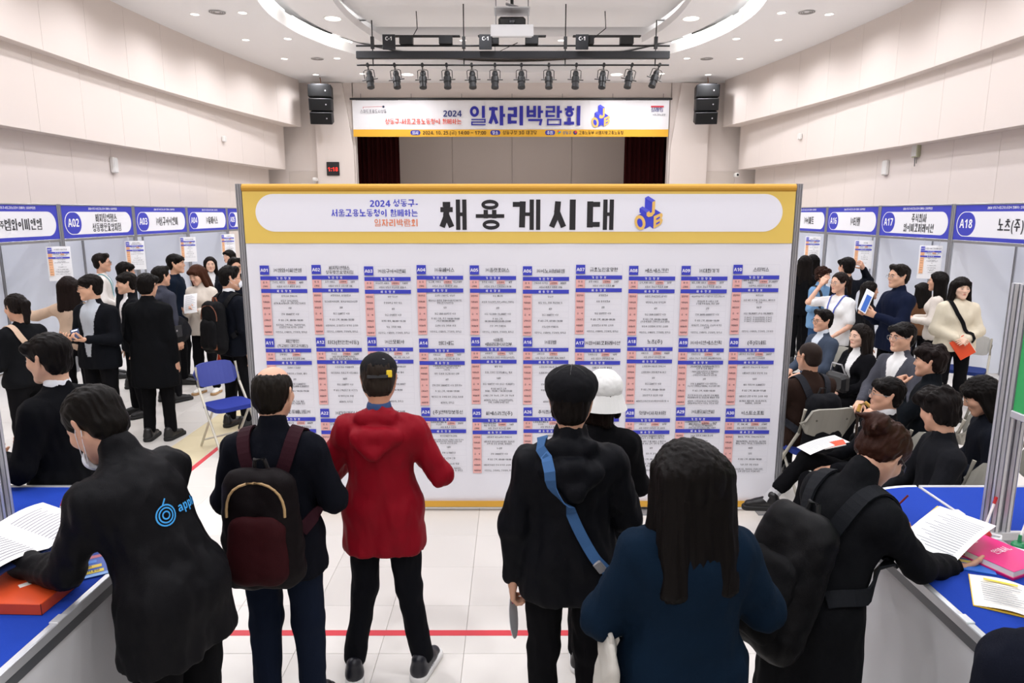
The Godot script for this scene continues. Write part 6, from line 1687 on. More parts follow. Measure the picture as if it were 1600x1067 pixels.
func held(p: Dictionary, hand: int, called: String, label: String, cat: String, off: Vector3, yaw_pitch := Vector3.ZERO) -> Node3D:
	# node in the wearer's frame near a wrist
	var o := thing(called, label, cat)
	var r: Transform3D = (p.root as Node3D).transform
	o.transform = r * Transform3D(Basis.from_euler(yaw_pitch * PI / 180.0), p.wr[hand] + off)
	return o

func phone(o: Node3D) -> void:
	bx(o, "case", M("#1c1d20", 0.4), Vector3.ZERO, Vector3(0.074, 0.15, 0.009), 0.003); bx(o, "screen", M("#26304a", 0.15, 0, "faint_glow"), Vector3(0, 0, 0.0048), Vector3(0.067, 0.14, 0.0006)); bx(o, "screen_bar", M("#cfd6e4", 0.3, 0, "faint_glow"), Vector3(0, 0.05, 0.0054), Vector3(0.05, 0.016, 0.0004))

func paper(o: Node3D, w: float, h: float, col := "#eeeeee", lines := true) -> void:
	var t := Tri.new()
	for i in 6:
		var a := (i / 6.0 - 0.5) * h; var b := ((i + 1) / 6.0 - 0.5) * h
		var za := 0.012 * cos(a / h * 3.0); var zb := 0.012 * cos(b / h * 3.0)
		t.quad(Vector3(-w / 2, a, za), Vector3(w / 2, a, za), Vector3(w / 2, b, zb), Vector3(-w / 2, b, zb))
		t.quad(Vector3(w / 2, a, za - 0.0012), Vector3(-w / 2, a, za - 0.0012), Vector3(-w / 2, b, zb - 0.0012), Vector3(w / 2, b, zb - 0.0012))
	part(o, "sheet", t.mesh(), M(col, 0.7))
	if lines:
		var l := Tri.new()
		for i in 16:
			var y := h * (0.4 - i * 0.05); var z := 0.012 * cos(y / h * 3.0) + 0.0006
			l.quad(Vector3(-w * 0.4, y, z), Vector3(w * (0.1 + 0.3 * fmod(i * 0.37, 1.0)), y, z), Vector3(w * (0.1 + 0.3 * fmod(i * 0.37, 1.0)), y + 0.003, z), Vector3(-w * 0.4, y + 0.003, z))
		part(o, "text_lines", l.mesh(), M("#8d8d9a", 0.8))

func folder(o: Node3D, w := 0.19, h := 0.25) -> void:
	bx(o, "cover", M("#d8481c", 0.5), Vector3.ZERO, Vector3(w, h, 0.012), 0.003); bx(o, "pages", M("#efece6", 0.8), Vector3(0.004, 0.0, 0.0), Vector3(w, h * 0.97, 0.007))

func shoulder_bag(p: Dictionary, label: String, col: String, side: int, y: float, strap_pts: Array, size := 1.0, strap_col := "", w := 0.035) -> Node3D:
	var o := worn(p, "shoulder_bag", label, "bag")
	var T: Callable = p.T
	var f := Field.new()
	var c: Vector3 = T.call(Vector3(side * 0.2, y, -0.08))
	var ax := Vector3(side * 1.0, 0, -0.35).normalized()
	f.bone(c + Vector3(0, -0.08, -0.1 * size), c + Vector3(0, -0.08, 0.1 * size), 0.1 * size, 0.1 * size, 0.04, 0.55, Vector3.RIGHT)
	f.bone(c + Vector3(0, 0.03, -0.085 * size), c + Vector3(0, 0.03, 0.085 * size), 0.06 * size, 0.06 * size, 0.04, 0.6, Vector3.RIGHT)
	job(f, 0.013, part(o, "bag_body", null, M(col, 0.5, 0, "cloth")), 0.01, 9.0)
	bx(o, "flap", M(col, 0.45), c + Vector3(side * 0.055 * size, -0.06, 0), Vector3(0.012, 0.1 * size, 0.16 * size), 0.005)
	bx(o, "buckle", M("#a8a8ac", 0.3, 0.8), c + Vector3(side * 0.063 * size, -0.05, 0.04), Vector3(0.006, 0.02, 0.02), 0.002)
	if strap_pts.size() > 0:
		var q := []
		for v in strap_pts: q.append(T.call(v))
		ribbon(o, "strap", p.g, q, w, M(strap_col if strap_col != "" else col, 0.6, 0, "cloth"), 0.008)
	return o
# ------------------------------------------------------------------ the crowd
func hat(p: Dictionary, called: String, col: String, kind: String) -> MeshInstance3D:
	var HT: Transform3D = p.HT
	var f := Field.new()
	match kind:
		"baseball":
			f.ell(Vector3(0, 0.055, -0.015), Vector3(0.09, 0.085, 0.108), 0.01); f.cut(Vector3(0, 0.03, 0), Vector3(0, -1, 0.12), 0.006)
			f.bone(Vector3(0, 0.045, 0.08), Vector3(0, 0.03, 0.165), 0.07, 0.055, 0.012, 0.12, Vector3(0, 1, 0.2))
			f.ell(Vector3(0, 0.03, -0.12), Vector3(0.04, 0.032, 0.04), 0.008, 1)
		"newsboy":
			f.ell(Vector3(0, 0.07, -0.005), Vector3(0.108, 0.078, 0.128), 0.02); f.ell(Vector3(0, 0.035, -0.012), Vector3(0.09, 0.06, 0.106), 0.02); f.cut(Vector3(0, 0.0, 0), Vector3(0, -1, 0.1), 0.008)
			f.bone(Vector3(0, 0.03, 0.09), Vector3(0, 0.02, 0.15), 0.06, 0.05, 0.012, 0.15, Vector3(0, 1, 0.2))
		"bucket":
			f.ell(Vector3(0, 0.055, -0.012), Vector3(0.1, 0.1, 0.116), 0.015); f.cut(Vector3(0, 0.0, 0), Vector3(0, -1, 0), 0.01)
	var a := f.mesh(0.005, 0.003 if kind != "baseball" else 0.0015, 18.0)
	var h := part(p.root, called, arr_mesh(a[0], a[1], a[2]), M(col, 0.85, 0, "cloth"), HT.origin, HT.basis)
	if kind == "bucket":
		var t := Tri.new(); t.lathe([Vector2(0.1, 0.03), Vector2(0.111, 0.0), Vector2(0.134, -0.055), Vector2(0.136, -0.06), Vector2(0.131, -0.058), Vector2(0.106, -0.002), Vector2(0.096, 0.028)], 28, Transform3D(Basis.from_scale(Vector3(0.95, 1, 1.1)), Vector3(0, 0.0, -0.012))); part(h, "brim", t.mesh(), M(col, 0.85, 0, "cloth"))
	if kind == "newsboy":
		var t := Tri.new()
		for i in 8:
			var an := TAU * i / 8; var pts := []
			for j in 6: pts.append(f.hit(Vector3(0.3 * cos(an) * (j / 5.0), 0.3, 0.3 * sin(an) * (j / 5.0) - 0.005), (Vector3(0, 0.05, -0.005) - Vector3(0.3 * cos(an) * (j / 5.0), 0.3, 0.3 * sin(an) * (j / 5.0) - 0.005)).normalized(), 0.6))
			t.tube(pts, 0.0015, 4)
		part(h, "seam", t.mesh(), M(col, 0.6))
	if kind == "baseball":
		var t := Tri.new(); t.box(Vector3(0, 0.012, -0.118), Vector3(0.1, 0.016, 0.006), Basis.IDENTITY, 0.002); part(h, "strap", t.mesh(), M("#16161a", 0.6))
		part(h, "tab", box_mesh(Vector3(0.03, 0.035, 0.008), 0.003), M("#d8b81e", 0.6), Vector3(-0.055, 0.025, -0.105), Basis(Vector3.UP, 0.5)); part(h, "patch", sphere, M("#a8acae", 0.5), Vector3(-0.02, 0.093, -0.095), Basis(Vector3.RIGHT, -0.9) * Basis.from_scale(Vector3(0.018, 0.009, 0.003)))
	return h

func on_back(p: Dictionary, called: String, t: Tri, cx: float, y: float, m: Material) -> void:
	# wraps flat lettering on the back of the jacket
	var T: Callable = p.T; var TB: Basis = p.TB; var g: Field = p.g
	var v := PackedVector3Array(); var n := PackedVector3Array()
	for q in t.v:
		var from: Vector3 = T.call(Vector3(-(q.x + cx), y + q.y, -0.45))
		v.append(g.hit(from, TB * Vector3.BACK, 0.8) - TB * Vector3.BACK * 0.0085); n.append(TB * Vector3.FORWARD)
	part(p.root, called, arr_mesh(v, n), m)

func sits(p: Dictionary, label: String, back := "#aaa79c", seat := "#2c3c86") -> void:
	var r: Node3D = p.root
	chair(label, r.position + r.basis * Vector3(0, 0, -0.06), rad_to_deg(r.rotation.y), back, seat)

func lanyard(p: Dictionary, col: String, low := 1.12) -> void:
	var T: Callable = p.T
	ribbon(p.root, "lanyard", p.g, [T.call(Vector3(0.075, 1.42, -0.06)), T.call(Vector3(0.085, 1.46, 0.0)), T.call(Vector3(0.07, 1.38, 0.09)), T.call(Vector3(0.0, low, 0.14)), T.call(Vector3(-0.07, 1.38, 0.09)), T.call(Vector3(-0.085, 1.46, 0.0)), T.call(Vector3(-0.075, 1.42, -0.06))], 0.014, M(col, 0.7), 0.009, 0.003)

func build_people() -> void:
	var black := "#0b0b0e"
	# ---------------- nearest people, seen from behind
	var a := person("man in black jacket with blue logo bending over a booklet at the counter", -1.2, 2.23, -108, {"near": true, "h": 1.75, "lean": 22.0, "hd": [0, 24, 0], "top": ["#0c0c0f", "jacket"], "gloss": 0.6, "hair": ["thin", "#0f0c0a"], "al": [Vector3(0.1, -0.65, 0.65), Vector3(-0.12, 0.3, 1), Vector3(-0.3, 0.9, 0), "grip"], "ar": [Vector3(-0.1, -0.7, 0.55), Vector3(0.2, 0.25, 1), Vector3(0.4, 0.85, 0), "grip"], "acc": ["chin_mask"], "collar": 0.07, "hem": 0.78, "bulk": 1.12, "eyes": 0.5, "folds": 1.4})
	var lt := Tri.new(); write(lt, "applering", 0.05, -0.012, 0.034, 0.15, 0, 1.0)
	for q in [[0.037, 0.032], [0.027, 0.022], [0.015, 0.01]]:
		for i in 24:
			var a0 := TAU * i / 24; var a1 := TAU * (i + 1) / 24
			lt.quad(Vector3(cos(a0) * q[1], sin(a0) * q[1], 0), Vector3(cos(a0) * q[0], sin(a0) * q[0], 0), Vector3(cos(a1) * q[0], sin(a1) * q[0], 0), Vector3(cos(a1) * q[1], sin(a1) * q[1], 0))
	bar(lt, Vector2(0.0, 0.037), Vector2(0.012, 0.052), 0.006, Vector3.ZERO)
	on_back(a, "logo_print", lt, -0.03, 1.22, M("#2b8fd0", 0.6))
	var bk := held(a, 0, "open_booklet", "open white booklet with dark blue cover in the bending man's hands", "booklet", Vector3(-0.07, 0.05, 0.09), Vector3(-98, 0, 0))
	for s in [-1, 1]:
		var t := Tri.new()
		for i in 6:
			var u0 := i / 6.0; var u1 := (i + 1) / 6.0
			var z0 := 0.022 * sin(u0 * 2.4); var z1 := 0.022 * sin(u1 * 2.4)
			if s > 0: t.quad(Vector3(u0 * 0.2, -0.14, z0), Vector3(u1 * 0.2, -0.14, z1), Vector3(u1 * 0.2, 0.14, z1), Vector3(u0 * 0.2, 0.14, z0))
			else: t.quad(Vector3(-u1 * 0.2, -0.14, z1), Vector3(-u0 * 0.2, -0.14, z0), Vector3(-u0 * 0.2, 0.14, z0), Vector3(-u1 * 0.2, 0.14, z1))
		part(bk, "page", t.mesh(), M("#eeedea", 0.6)); var tl := Tri.new()
		for i in 13:
			var y := 0.11 - i * 0.017; var xe := 0.165 - 0.03 * fmod(i * 0.43, 1.0)
			for j in 4:
				var xa := lerpf(0.035, xe, j / 4.0); var xb := lerpf(0.035, xe, (j + 1) / 4.0)
				var za := 0.022 * sin(xa * 12.0) + 0.001; var zb := 0.022 * sin(xb * 12.0) + 0.001
				if s > 0: tl.quad(Vector3(xa, y, za), Vector3(xb, y, zb), Vector3(xb, y + 0.004, zb), Vector3(xa, y + 0.004, za))
				else: tl.quad(Vector3(-xb, y, zb), Vector3(-xa, y, za), Vector3(-xa, y + 0.004, za), Vector3(-xb, y + 0.004, zb))
		part(bk, "text_lines", tl.mesh(), M("#8f8f9a", 0.8)); bx(bk, "cover", M("#1c2c58", 0.4), Vector3(s * 0.1, 0, -0.006), Vector3(0.205, 0.288, 0.004))
	var b := person("balding man in navy jacket reading the notice board, wearing a maroon backpack", -1.02, 2.8, 180, {"near": true, "face": false, "h": 1.65, "hd": [-6, 6, 0], "top": ["#0a0c14", "jacket"], "bot": "#101828", "hair": ["bald", "#181410"], "al": [Vector3(0.3, -0.95, 0.12), Vector3(-0.5, 0.1, 0.85), Vector3(-0.5, 0.7, 0), "grip"], "ar": [Vector3(-0.3, -0.95, 0.12), Vector3(0.5, 0.1, 0.85), Vector3(0.5, 0.7, 0), "grip"], "collar": 0.05, "leg": 1.1, "hem": 0.8, "bulk": 1.05})
	backpack(b, "black and maroon backpack with tan piping on the balding man", "#0d080a", {"pocket": "#2c0a0e", "strap": "#2a1018", "piping": "#a88a60", "size": 0.98, "dy": -0.05, "rough": 0.6})
	var c := person("man in red hooded jacket and black cap reading the notice board", -0.62, 3.08, 178, {"near": true, "face": false, "h": 1.64, "hd": [10, 16, 0], "top": ["#7d0a1a", "jacket"], "gloss": 0.6, "bot": "#0d0e13", "hair": ["thin", "#2a231e"], "hood": true, "shirt_collar": "#23406e", "collar": 0.02, "stance": 1.7, "al": [Vector3(0.42, -0.95, 0.1), Vector3(-0.45, 0.12, 0.85), Vector3(-0.5, 0.7, 0), "grip"], "ar": [Vector3(-0.48, -0.95, 0.1), Vector3(0.55, 0.12, 0.85), Vector3(0.5, 0.7, 0), "grip"], "hem": 0.77, "bulk": 1.08, "shoe": "#10121c", "sole": "#dcdcda", "stripes": "#d8d8dc", "toe": 16.0, "skin": "#bb8468", "folds": 1.3})
	hat(c, "cap", "#1b1b1d", "baseball")
	var cp := held(c, 0, "job_leaflet", "white leaflet held by the man in the red jacket", "leaflet", Vector3(0.0, 0.06, 0.07), Vector3(-140, 0, 0)); paper(cp, 0.15, 0.21)
	var e := person("person in black jacket and black newsboy cap with blue shoulder strap", 0.23, 2.58, 180, {"near": true, "face": false, "h": 1.68, "hd": [-8, 2, 0], "top": ["#0a0b10", "jacket"], "gloss": 0.65, "hair": ["thin", "#14100e"], "al": [Vector3(0.22, -1, -0.04), Vector3(0.02, -1, 0.12), Vector3(-1, 0, 0.1), "grip"], "ar": [Vector3(-0.3, -0.95, 0.12), Vector3(0.45, 0.1, 0.85), Vector3(0.5, 0.7, 0), "grip"], "hood": true, "collar": 0.05, "hem": 0.82, "bulk": 1.1, "folds": 1.6})
	hat(e, "cap", "#101013", "newsboy")
	var T: Callable = e.T
	var sb := worn(e, "crossbody_bag", "cream crossbody bag on a blue strap behind the black newsboy cap wearer", "bag")
	ribbon(sb, "strap", e.g, [T.call(Vector3(0.1, 1.36, 0.13)), T.call(Vector3(0.115, 1.47, 0.0)), T.call(Vector3(0.09, 1.36, -0.13)), T.call(Vector3(0.0, 1.18, -0.17)), T.call(Vector3(-0.1, 1.0, -0.16)), T.call(Vector3(-0.17, 0.9, -0.1))], 0.042, M("#3c5f8c", 0.7, 0, "cloth"), 0.012)
	var bf := Field.new(); bf.bone(T.call(Vector3(-0.24, 0.8, -0.12)), T.call(Vector3(-0.24, 0.62, -0.12)), 0.1, 0.12, 0.03, 0.4, Vector3.RIGHT); job(bf, 0.011, part(sb, "bag_body", null, M("#b9b5ac", 0.8, 0, "cloth")), 0.01, 9.0)
	part(sb, "buckle", box_mesh(Vector3(0.05, 0.035, 0.012), 0.004), M("#a8a8ac", 0.3, 0.8), snap(e.g, T.call(Vector3(-0.12, 0.97, -0.17)), 0.016), Basis(Vector3.BACK, 0.9))
	var fan := held(e, 0, "hand_fan", "pink and grey hand fan hanging from the newsboy cap wearer's hand", "fan", Vector3(0.0, -0.14, 0.01), Vector3(10, 70, 12))
	flat_poly(fan, "blade", M("#c8c8cc", 0.5), ellipse(0.045, 0.09), Vector3(0, -0.05, 0), 0.003); bx(fan, "handle", M("#c83a7a", 0.5), Vector3(0, 0.05, 0.0015), Vector3(0.016, 0.1, 0.005), 0.002)
	var w := person("woman in white bucket hat and black top close to the notice board", 0.43, 3.16, 172, {"near": true, "face": false, "fem": true, "h": 1.53, "hd": [-28, 4, 0], "top": ["#0a0a0d", "jacket"], "hair": ["bob", "#18100d"], "hair_scale": Vector3(0.82, 0.9, 0.8), "al": "read", "ar": "read", "shoe": "#101114", "sole": "#e4e4e2", "bulk": 1.05})
	hat(w, "bucket_hat", "#dcdcda", "bucket")
	var wl := held(w, 1, "job_leaflet", "small white leaflet held by the woman in the bucket hat", "leaflet", Vector3(-0.03, 0.04, 0.05), Vector3(-130, 0, 0)); paper(wl, 0.12, 0.17)
	var h := person("woman with very long black hair and dark teal sweater facing the notice board", 0.53, 1.92, 184, {"near": true, "face": false, "fem": true, "h": 1.63, "hd": [6, 4, 0], "top": ["#07192a", "puffer"], "hair": ["verylong", "#0f0c0b"], "collar": 0.01, "hair_scale": Vector3(1.16, 0.92, 1.12), "al": [Vector3(0.42, -0.92, 0.15), Vector3(-0.4, 0.05, 0.85), Vector3(-0.5, 0.7, 0), "grip"], "ar": [Vector3(-0.5, -0.9, 0.12), Vector3(0.35, 0.0, 0.85), Vector3(0.5, 0.7, 0), "grip"], "bulk": 1.12, "hem": 0.86})
	var tb := worn(h, "tote_bag", "off-white cloth tote bag at the long haired woman's side", "bag")
	var tf := Field.new(); var Th: Callable = h.T
	tf.bone(Th.call(Vector3(0.25, 1.0, -0.03)), Th.call(Vector3(0.27, 0.72, -0.03)), 0.09, 0.13, 0.03, 0.3, Vector3.RIGHT); job(tf, 0.011, part(tb, "bag_body", null, M("#bab7b0", 0.85, 0, "cloth")), 0.012, 8.0)
	var hd2 := Tri.new(); hd2.tube([Th.call(Vector3(0.25, 0.99, -0.09)), Th.call(Vector3(0.25, 1.1, -0.06)), Th.call(Vector3(0.25, 1.1, 0.0)), Th.call(Vector3(0.25, 0.99, 0.03))], 0.008, 7); part(tb, "handle", hd2.mesh(), M("#b4b1aa", 0.85))
	var r := person("woman with brown bun in charcoal coat writing at the counter", 1.1, 2.28, 112, {"near": true, "fem": true, "h": 1.62, "lean": 22.0, "hd": [4, 38, 0], "top": ["#0e0f12", "coat"], "hair": ["bun", "#2c1710"], "al": [Vector3(0.1, -0.45, 0.85), Vector3(-0.1, 0.14, 1), Vector3(-0.3, 0.9, 0), "grip"], "ar": [Vector3(-0.12, -0.45, 0.85), Vector3(0.1, 0.12, 1), Vector3(0.3, 0.9, 0), "grip"], "acc": ["glasses"], "hem": 0.5, "bulk": 1.1, "eyes": 0.4, "collar": 0.06})
	backpack(r, "black backpack on the woman in the charcoal coat", "#0a0a0c", {"strap": "#15171b", "size": 1.02, "dy": -0.1, "rough": 0.5})
	var rp := held(r, 1, "paper_form", "white printed form with yellow back held by the woman at the counter", "paper", Vector3(0.1, 0.075, 0.09), Vector3(-106, 8, 0)); paper(rp, 0.21, 0.28); bx(rp, "backing", M("#d9b850", 0.6), Vector3(0.01, 0, -0.004), Vector3(0.21, 0.28, 0.003))
	var pn := held(r, 0, "ballpoint_pen", "dark red ballpoint pen in the hand of the woman at the counter", "pen", Vector3(0.02, 0.09, 0.07), Vector3(30, 0, 20)); var pt := Tri.new(); pt.tube([Vector3(0, -0.06, 0), Vector3(0, 0.07, 0)], 0.004, 7); part(pn, "barrel", pt.mesh(), M("#6a1a1a", 0.3)); var pc := Tri.new(); pc.tube([Vector3(0, -0.075, 0), Vector3(0, -0.06, 0)], 0.0015, 6, 0.004); part(pn, "tip", pc.mesh(), M("#b0b0b2", 0.3, 0.8))
	person("person in navy jacket standing at the open end of the pink book counter", 1.2, 1.22, 168, {"near": true, "h": 1.74, "top": ["#0c0f1a", "puffer"], "face": false, "al": "down", "ar": "down", "collar": 0.03})
	person("man in black suit facing away from the counter with the orange box", -2.28, 3.32, -98, {"near": true, "h": 1.7, "hd": [0, 6, 0], "top": ["#08090d", "jacket"], "hair": ["short", "#100d0c"], "shirt_collar": "#d6d8dc", "collar": 0.02, "bulk": 1.1, "al": "low_read", "ar": "low_read", "skin": "#cda084"})
	# ---------------- left crowd
	var q := person("woman with ponytail and beige cross strap on black top", -4.23, 5.8, -112, {"fem": true, "h": 1.61, "top": ["#101114", "sweater"], "hair": ["pony", "#161110"], "hd": [0, 8, 0], "al": "low_read", "ar": "low_read", "bulk": 1.15})
	var qs := worn(q, "crossbody_bag", "small bag on a beige cross strap worn by the woman with the ponytail", "bag")
	var Tq: Callable = q.T
	ribbon(qs, "strap", q.g, [Tq.call(Vector3(0.1, 1.36, 0.12)), Tq.call(Vector3(0.11, 1.46, 0.0)), Tq.call(Vector3(0.08, 1.34, -0.13)), Tq.call(Vector3(-0.02, 1.15, -0.16)), Tq.call(Vector3(-0.15, 0.98, -0.1))], 0.045, M("#cbb09a", 0.7, 0, "cloth"), 0.01)
	bx(qs, "pouch", M("#c4a890", 0.7), Tq.call(Vector3(-0.2, 0.92, 0.02)), Vector3(0.07, 0.16, 0.2), 0.02)
	var l3 := person("woman in beige knit with shoulder bag, stretching one arm to the A01 booth", -4.76, 7.31, 196, {"fem": true, "face": false, "h": 1.62, "top": ["#b8a08c", "sweater"], "hair": ["bangs", "#1a1210"], "al": [Vector3(0.85, -0.3, 0.35), Vector3(0.75, 0.12, 0.5), Vector3(0, -1, 0), "flat"], "ar": [Vector3(-0.55, -0.75, 0.3), Vector3(0.3, -0.1, 0.9), Vector3(0.5, 0.7, 0), "grip"], "hem": 0.93})
	shoulder_bag(l3, "black leather shoulder bag with a white pompom on the woman in beige", "#121216", -1, 1.05, [Vector3(-0.17, 1.1, -0.16), Vector3(-0.13, 1.3, -0.15), Vector3(-0.12, 1.46, 0.0), Vector3(-0.14, 1.3, 0.12), Vector3(-0.2, 1.1, 0.08)], 1.5)
	var l4 := person("man with glasses in black jacket and grey shirt holding a phone", -4.09, 6.64, -12, {"h": 1.7, "hd": [-48, 4, 0], "top": ["#0d0f14", "jacket"], "vest": "#aeb4bc", "vest_w": 0.075, "vest_low": 0.93, "hair": ["short", "#14100e"], "al": "phone", "ar": "phone", "acc": ["glasses"], "bulk": 1.1, "skin": "#d2a488"})
	phone(held(l4, 0, "mobile_phone", "dark phone in the hands of the man in the grey shirt", "phone", Vector3(-0.07, 0.06, 0.06), Vector3(-55, 20, 25)))
	var l5 := person("booth man in white sweater with teal lanyard and glasses", -5.67, 9.46, 112, {"h": 1.74, "top": ["#d9d4d0", "sweater"], "hair": ["neat", "#1a1512"], "acc": ["glasses"], "al": "clasp", "ar": "clasp"}); lanyard(l5, "#2f9aa6")
	person("man with glasses in black jacket turned toward the A03 booth", -4.98, 8.8, 140, {"h": 1.67, "top": ["#101218", "jacket"], "hair": ["short", "#0f0c0b"], "acc": ["glasses"]})
	person("young man in open black jacket and white t-shirt among the left queue", -4.28, 7.6, -48, {"h": 1.64, "hd": [-10, 2, 0], "top": ["#0d0e12", "jacket"], "vest": "#dcdcde", "vest_w": 0.08, "hair": ["short", "#14100e"], "skin": "#d6a98e"})
	var l8 := person("man in long black coat standing with his back turned in the left queue", -3.62, 6.75, 176, {"face": false, "h": 1.7, "hd": [4, 2, 0], "top": ["#0a0b0e", "coat"], "hair": ["short", "#0e0b0a"], "al": [Vector3(0.22, -1, 0.02), Vector3(0.02, -0.8, 0.5), Vector3(-1, 0, 0), "grip"], "bulk": 1.15, "hem": 0.62})
	folder(held(l8, 0, "orange_folder", "orange folder in the hand of the man in the long black coat", "folder", Vector3(0.03, -0.1, 0.1), Vector3(20, 70, 10)), 0.16, 0.22)
	var l9 := person("man in grey hooded jacket carrying a black messenger bag", -4.22, 8.2, 150, {"h": 1.66, "top": ["#3a3c47", "jacket"], "hood": true, "hair": ["neat", "#14110f"], "bulk": 1.1})
	shoulder_bag(l9, "black messenger bag on the man in the grey hooded jacket", "#121318", -1, 1.0, [Vector3(0.12, 1.36, 0.12), Vector3(0.12, 1.47, 0.0), Vector3(0.05, 1.32, -0.14), Vector3(-0.08, 1.15, -0.17), Vector3(-0.2, 1.05, -0.08)], 1.4, "#26272c", 0.05)
	person("tall young man in dark navy sweater facing the booths", -4.5, 9.15, 100, {"h": 1.75, "top": ["#0f1826", "sweater"], "hair": ["short", "#100d0c"], "skin": "#cfa084"})
	var l11 := person("woman with brown hair in cream jacket reading a paper", -3.93, 8.6, -8, {"fem": true, "h": 1.66, "hd": [-8, 20, 0], "top": ["#cfc6bb", "jacket"], "hair": ["bangs", "#3d2216"], "al": "read", "ar": "phone", "eyes": 0.5, "bulk": 1.12, "shoe": "#e8e6e0", "sole": "#a8855c", "stripes": "#1c2b4a", "skin": "#dcb098"})
	paper(held(l11, 0, "paper_form", "white printed sheet held by the woman in the cream jacket", "paper", Vector3(-0.05, 0.1, 0.06), Vector3(-20, 0, 8)), 0.17, 0.24)
	shoulder_bag(l11, "dark brown handbag under the arm of the woman in the cream jacket", "#2a2228", 1, 0.95, [], 1.2)
	person("smiling woman with long dark hair and white collar behind the cream jacket", -4.7, 10.68, 25, {"fem": true, "h": 1.62, "top": ["#16181e", "jacket"], "vest": "#dcdcde", "hair": ["long", "#17110f"], "skin": "#e0b69e"})
	person("man with glasses and dark jacket behind the backpack wearer", -3.75, 9.25, 20, {"h": 1.7, "hd": [20, 4, 0], "top": ["#10131c", "jacket"], "hair": ["neat", "#14110f"], "acc": ["glasses"]})
	person("woman in dark top standing farthest along the left booths", -5.24, 12.74, -30, {"fem": true, "h": 1.62, "top": ["#23262a", "sweater"], "hair": ["bob", "#15110f"], "skin": "#d8ab92"})
	person("dark haired man in black standing past the man with glasses", -3.95, 10.3, 60, {"h": 1.7, "top": ["#0e0f13", "jacket"]})
	var l15 := person("man in black suit and white face mask wearing a black and brown backpack", -2.98, 7.17, 150, {"h": 1.74, "hd": [-30, 4, 0], "top": ["#0d1018", "jacket"], "hair": ["neat", "#0f0d0c"], "acc": ["mask", "glasses"], "shirt_collar": "#d8dade", "collar": 0.02, "shoe": "#101012", "bulk": 1.08})
	backpack(l15, "black backpack with brown leather trim on the masked man", "#0f0f11", {"handle": "#7a4028", "band": "#7a4426", "piping": "#6a3c28", "strap": "#141416"})
	folder(held(l15, 0, "orange_folder", "orange folder hanging from the masked man's hand", "folder", Vector3(0.0, -0.18, 0.02), Vector3(0, 60, 10)), 0.15, 0.2)
	# legs seen between the queue: striped sneakers
	chair("blue padded folding chair with beige frame beside the notice board", P(-2.8, 0, 6.5), 48, "#323e8c", "#2c3888")
	# ---------------- right crowd, standing
	person("dark haired person in black coat at the A16 booth, left of a pair", 4.42, 10.35, 172, {"face": false, "h": 1.66, "top": ["#0c0c0f", "jacket"], "hair": ["long", "#14100e"], "fem": true}).root.set_meta("label", "long haired person in black coat standing behind the denim jacket woman")
	person("second long haired person in black coat beside the A16 booth post", 4.8, 10.95, 168, {"face": false, "h": 1.64, "top": ["#0e0e12", "jacket"], "hair": ["long", "#100d0c"], "fem": true})
	var r2 := person("woman with short curly hair and glasses in light denim jacket", 4.28, 9.45, 28, {"fem": true, "h": 1.56, "hd": [10, 4, 0], "top": ["#6e93b8", "jacket"], "bot": "#2d4668", "hair": ["curly", "#2a1812"], "acc": ["thin_glasses"], "al": "clasp", "ar": "clasp", "bulk": 1.08})
	ribbon(worn(r2, "shoulder_strap", "black shoulder strap over the denim jacket", "strap"), "strap", r2.g, [(r2.T as Callable).call(Vector3(-0.13, 1.1, 0.14)), (r2.T as Callable).call(Vector3(-0.12, 1.38, 0.12)), (r2.T as Callable).call(Vector3(-0.12, 1.46, 0)), (r2.T as Callable).call(Vector3(-0.12, 1.3, -0.13))], 0.035, M("#14161c", 0.7))
	var r3 := person("woman in white t-shirt with blue lanyard touching her forehead", 3.78, 7.85, -62, {"fem": true, "h": 1.62, "hd": [-10, 2, 0], "top": ["#e2e2e2", "tee"], "hair": ["pony", "#1c1412"], "acc": ["thin_glasses"], "ar": [Vector3(-0.35, -0.05, 0.95), Vector3(0.35, 0.95, -0.45), Vector3(0, 0.2, -1), "relax"], "al": [Vector3(0.2, -0.95, 0.15), Vector3(-0.3, -0.5, 0.8), Vector3(-1, 0, 0), "relax"], "bulk": 1.1, "skin": "#d8ab92"}); lanyard(r3, "#3c4ea8", 1.14)
	person("man in black jacket scratching the back of his head", 4.38, 8.95, 196, {"face": false, "h": 1.72, "top": ["#0f121a", "jacket"], "ar": [Vector3(-0.85, 0.15, 0.25), Vector3(0.75, 0.75, -0.3), Vector3(0.5, 0, 1), "grip"], "hair": ["short", "#0f0c0b"]})
	person("small long haired woman in black beside the man with the blue brochure", 4.3, 8.2, 80, {"fem": true, "h": 1.48, "top": ["#0f0f13", "jacket"], "hair": ["long", "#120e0d"]})
	var r6 := person("man with glasses in navy jacket holding a blue and white brochure", 4.2, 7.4, -84, {"h": 1.74, "hd": [0, 0, 0], "top": ["#12192e", "jacket"], "hair": ["neat", "#1a1613"], "acc": ["thin_glasses"], "al": [Vector3(0.15, -0.9, 0.35), Vector3(-0.4, 0.35, 0.8), Vector3(-0.8, 0.2, 0), "fist"], "ar": [Vector3(-0.15, -0.9, 0.35), Vector3(0.4, 0.35, 0.8), Vector3(0.8, 0.2, 0), "fist"], "collar": 0.05, "bulk": 1.12, "skin": "#d0a286"})
